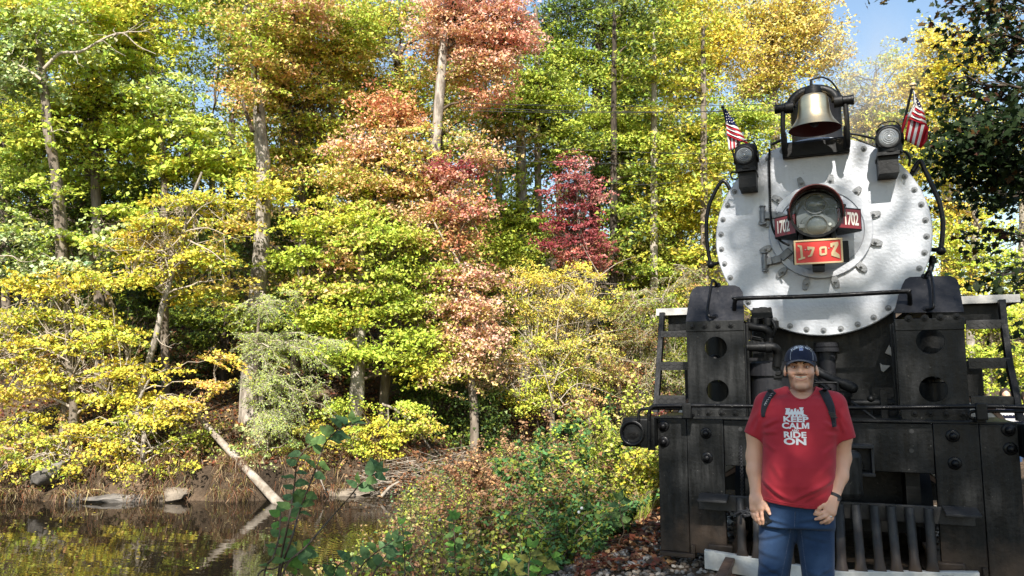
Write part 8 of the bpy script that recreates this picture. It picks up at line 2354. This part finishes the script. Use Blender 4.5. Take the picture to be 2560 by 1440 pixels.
# phone in his hand and the backpack he wears: things of their own
MT['phone'] = mat('phone_body', (.010, .011, .013), .22, .2); MT['phone_lens'] = mat('phone_lens', (.03, .03, .035), .1)
q = [Wp(1905, 1268, -.10), Wp(1929, 1304, -.115), Wp(1911, 1325, -.10)]
cx = (q[0] + q[2]) / 2 + (q[1] - q[0]) * .12; e1 = unit((q[1] - q[0])[None])[0]; e2 = q[2] - q[1]; e2 = unit((e2 - e1 * (e2 @ e1))[None])[0]; e3 = np.cross(e1, e2)
cx = q[1] - e1 * .060 + e2 * .030
ph_o = empty('phone', cx, 'dark smartphone held low in the hand on the left of the man', 'phone')
MB().obox(cx, e1 * .062, e2 * .033, e3 * .0042).build('phone_body', MT['phone'], ph_o, 30, .003)
for k_ in range(3):
    MB().cyl(cx + e1 * (.048 - .014 * k_) - e2 * .004 - e3 * .004, cx + e1 * (.048 - .014 * k_) - e2 * .004 + e3 * np.sign(-e3[1]) * .0055, .005, 12).build('camera_lens', MT['phone_lens'], ph_o, 30)
MT['pack'] = cloth_mat('black_nylon', (.020, .021, .026), (.032, .033, .040), 300, .3)
bpk = empty('backpack', (MANB[0], PY + .2, Wp(2000, 1000)[2] - .3), 'black backpack on the back of the man, its straps over his shoulders', 'backpack')
F_ = Field((MANB[0] - .24, PY + .10, .88), (MANB[0] + .24, PY + .40, 1.50), .008)
F_.ell((MANB[0], PY + .23, 1.16), (.165, .09, .25), .02).ell((MANB[0], PY + .28, 1.08), (.13, .07, .16), .03)
pv, pq = F_.mesh(); man_part('pack_body', smooth_mesh(pv, pq, 2), pq, 'pack', None, bpk)
def strap(cl, wl_, name='strap', off=.007):
    mid = np.array(bez([np.array([x, y, 0.0]) for x, y in cl], 6)); ww = np.interp(np.linspace(0, 1, len(mid)), np.linspace(0, 1, len(wl_)), wl_)
    V, Q = [], []
    for i, (p, w) in enumerate(zip(mid, ww)):
        d = mid[min(i + 1, len(mid) - 1)] - mid[max(i - 1, 0)]; d = d / np.linalg.norm(d); nrm = np.array([d[1], -d[0], 0])
        for s in (-1, -.33, .33, 1):
            g = Wp(p[0] + nrm[0] * w * s, p[1] + nrm[1] * w * s)
            V.append(onto(bvh_shirt, g[0], g[2], off=off * (1 if abs(s) < .9 else .35)))
    for i in range(len(mid) - 1):
        for j in range(3): Q.append((i * 4 + j, i * 4 + j + 1, (i + 1) * 4 + j + 1, (i + 1) * 4 + j))
    o = man_part(name, np.array(V), np.array(Q), 'pack', None, bpk)
    s_ = o.modifiers.new('thick', 'SOLIDIFY'); s_.thickness = .006; s_.offset = 0
    return o
s1 = strap([(1934, 977), (1925, 988), (1917, 1005), (1912, 1024), (1911, 1040)], [9.5, 9.5, 8.5, 6, 3.5])
s2 = strap([(2056, 973), (2062, 984), (2070, 1000), (2077, 1018), (2082, 1040), (2085, 1064)], [10, 10, 10, 9, 6, 4.5])
mb = MB(); sq_ = [(1931, 984, .45), (1928, 989, .35), (1925, 994, .5), (1921.5, 999, .4), (1918.5, 1004, .45), (1916, 1009, .35)]
for (x, y, a_) in sq_:
    g = Wp(x, y); c0 = onto(bvh_shirt, g[0], g[2], off=.0125)
    ring_ = [c0 + np.array([.0052 * math.cos(t) + .002 * math.sin(t), -.0005, .0042 * math.sin(t) - .001]) for t in np.linspace(.4, 5.2, 9)]
    mb.tube(ring_, .0009, 5)
mb.build('strap_logo', MT['print'], bpk, 60)
g = Wp(2079, 1030); c0 = onto(bvh_shirt, g[0], g[2], off=.014)
for k_ in range(3): MB().obox(c0 + np.array([.004 * k_, 0, -.010 * k_]), (.017, 0, -.004), (0, .004, 0), (.001, 0, .003)).build('buckle', MT['band'], bpk, 30)

# ------------------------------------------------------------------ two people standing beyond the locomotive
def bystander(label, px, ytop, D, shirt_cols, seed, hair=(.02, .016, .014), arm=True):
    c = PD(px, ytop, D); g = gz(c[0], c[1]); hgt = 1.62
    g = c[2] - hgt
    base = np.array([c[0], c[1], g])
    root = empty('person', base, label, 'person', 'people standing beyond the locomotive')
    def q(x, y, z): return base + np.array([x, y, z])
    F1 = Field(base - np.array([.35, .25, .0]), base + np.array([.35, .25, 1.7]), .014)
    F1.ell(q(0, 0, 1.49), (.075, .095, .115), .01).cone(q(0, .01, 1.30), q(0, 0, 1.42), .055, .05, .02).ell(q(0, -.09, 1.47), (.014, .02, .02), .01)
    F1.cone(q(-.19, 0, 1.28), q(-.24, 0, 1.0), .05, .04, .02).cone(q(-.24, 0, 1.0), q(-.20, -.12, .80), .038, .03, .02).cone(q(.19, 0, 1.28), q(.24, 0, 1.0), .05, .04, .02).cone(q(.24, 0, 1.0), q(.20, -.12, .80), .038, .03, .02)
    for s in (-1, 1):
        F1.cone(q(s * .20, -.12, .80), q(s * .19, -.15, .73), .03, .022, .01)
    F1.ell(q(0, 0, 1.1), (.15, .09, .24), .03).cone(q(-.09, 0, .85), q(-.10, 0, .08), .08, .05, .03).cone(q(.09, 0, .85), q(.10, 0, .08), .08, .05, .03)
    v, f = F1.mesh(); man_part('body', smooth_mesh(v, f, 2), f, 'skin', np.repeat(SKIN[None], len(f), 0), root)
    F2 = Field(base - np.array([.35, .25, -.70]), base + np.array([.35, .25, 1.45]), .012)
    F2.ell(q(0, 0, 1.12), (.185, .12, .28), .03).cone(q(-.18, 0, 1.28), q(-.235, 0, 1.05), .066, .055, .03).cone(q(.18, 0, 1.28), q(.235, 0, 1.05), .066, .055, .03).ell(q(0, 0, .90), (.18, .125, .14), .05)
    v, f = F2.mesh(); v = smooth_mesh(v, f, 2); zc = v[f].mean(1)[:, 2] - g
    n_ = len(shirt_cols); T = np.array(shirt_cols)[np.floor(zc / .052).astype(int) % n_]
    man_part('shirt', v, f, 'flag', T, root)
    F3 = Field(base - np.array([.3, .25, .0]), base + np.array([.3, .25, .95]), .014)
    F3.ell(q(0, 0, .84), (.165, .115, .10), .03).cone(q(-.09, 0, .80), q(-.11, 0, .10), .092, .062, .03).cone(q(.09, 0, .80), q(.11, 0, .10), .092, .062, .03)
    v, f = F3.mesh(); man_part('jeans', smooth_mesh(v, f, 2), f, 'denim', None, root)
    F4 = Field(q(-.12, -.12, 1.36), q(.12, .16, 1.68), .012)
    F4.ell(q(0, .015, 1.50), (.086, .105, .115), .01).ell(q(0, -.085, 1.46), (.065, .06, .08), .01, 's').cone(q(0, .08, 1.50), q(0, .09, 1.40), .05, .05, .03)
    v, f = F4.mesh(); man_part('hair', smooth_mesh(v, f, 2), f, 'hair', None, root)
    for s in (-1, 1):
        MB().sphere(q(s * .105, -.05, .045), .05, 10, 8, (.9, 2.3, .85)).build('shoe', MT['shoe'], root, 60)
NV, WH = (.012, .014, .03), (.62, .61, .60)
bystander('person in a navy and white striped top with dark hair, half hidden behind the ladder', 2512, 968, 13.2, [WH, NV], 1)
bystander('person in a plain navy top and jeans at the right edge behind the beam end', 2566, 976, 13.6, [NV, (.014, .016, .034)], 2)
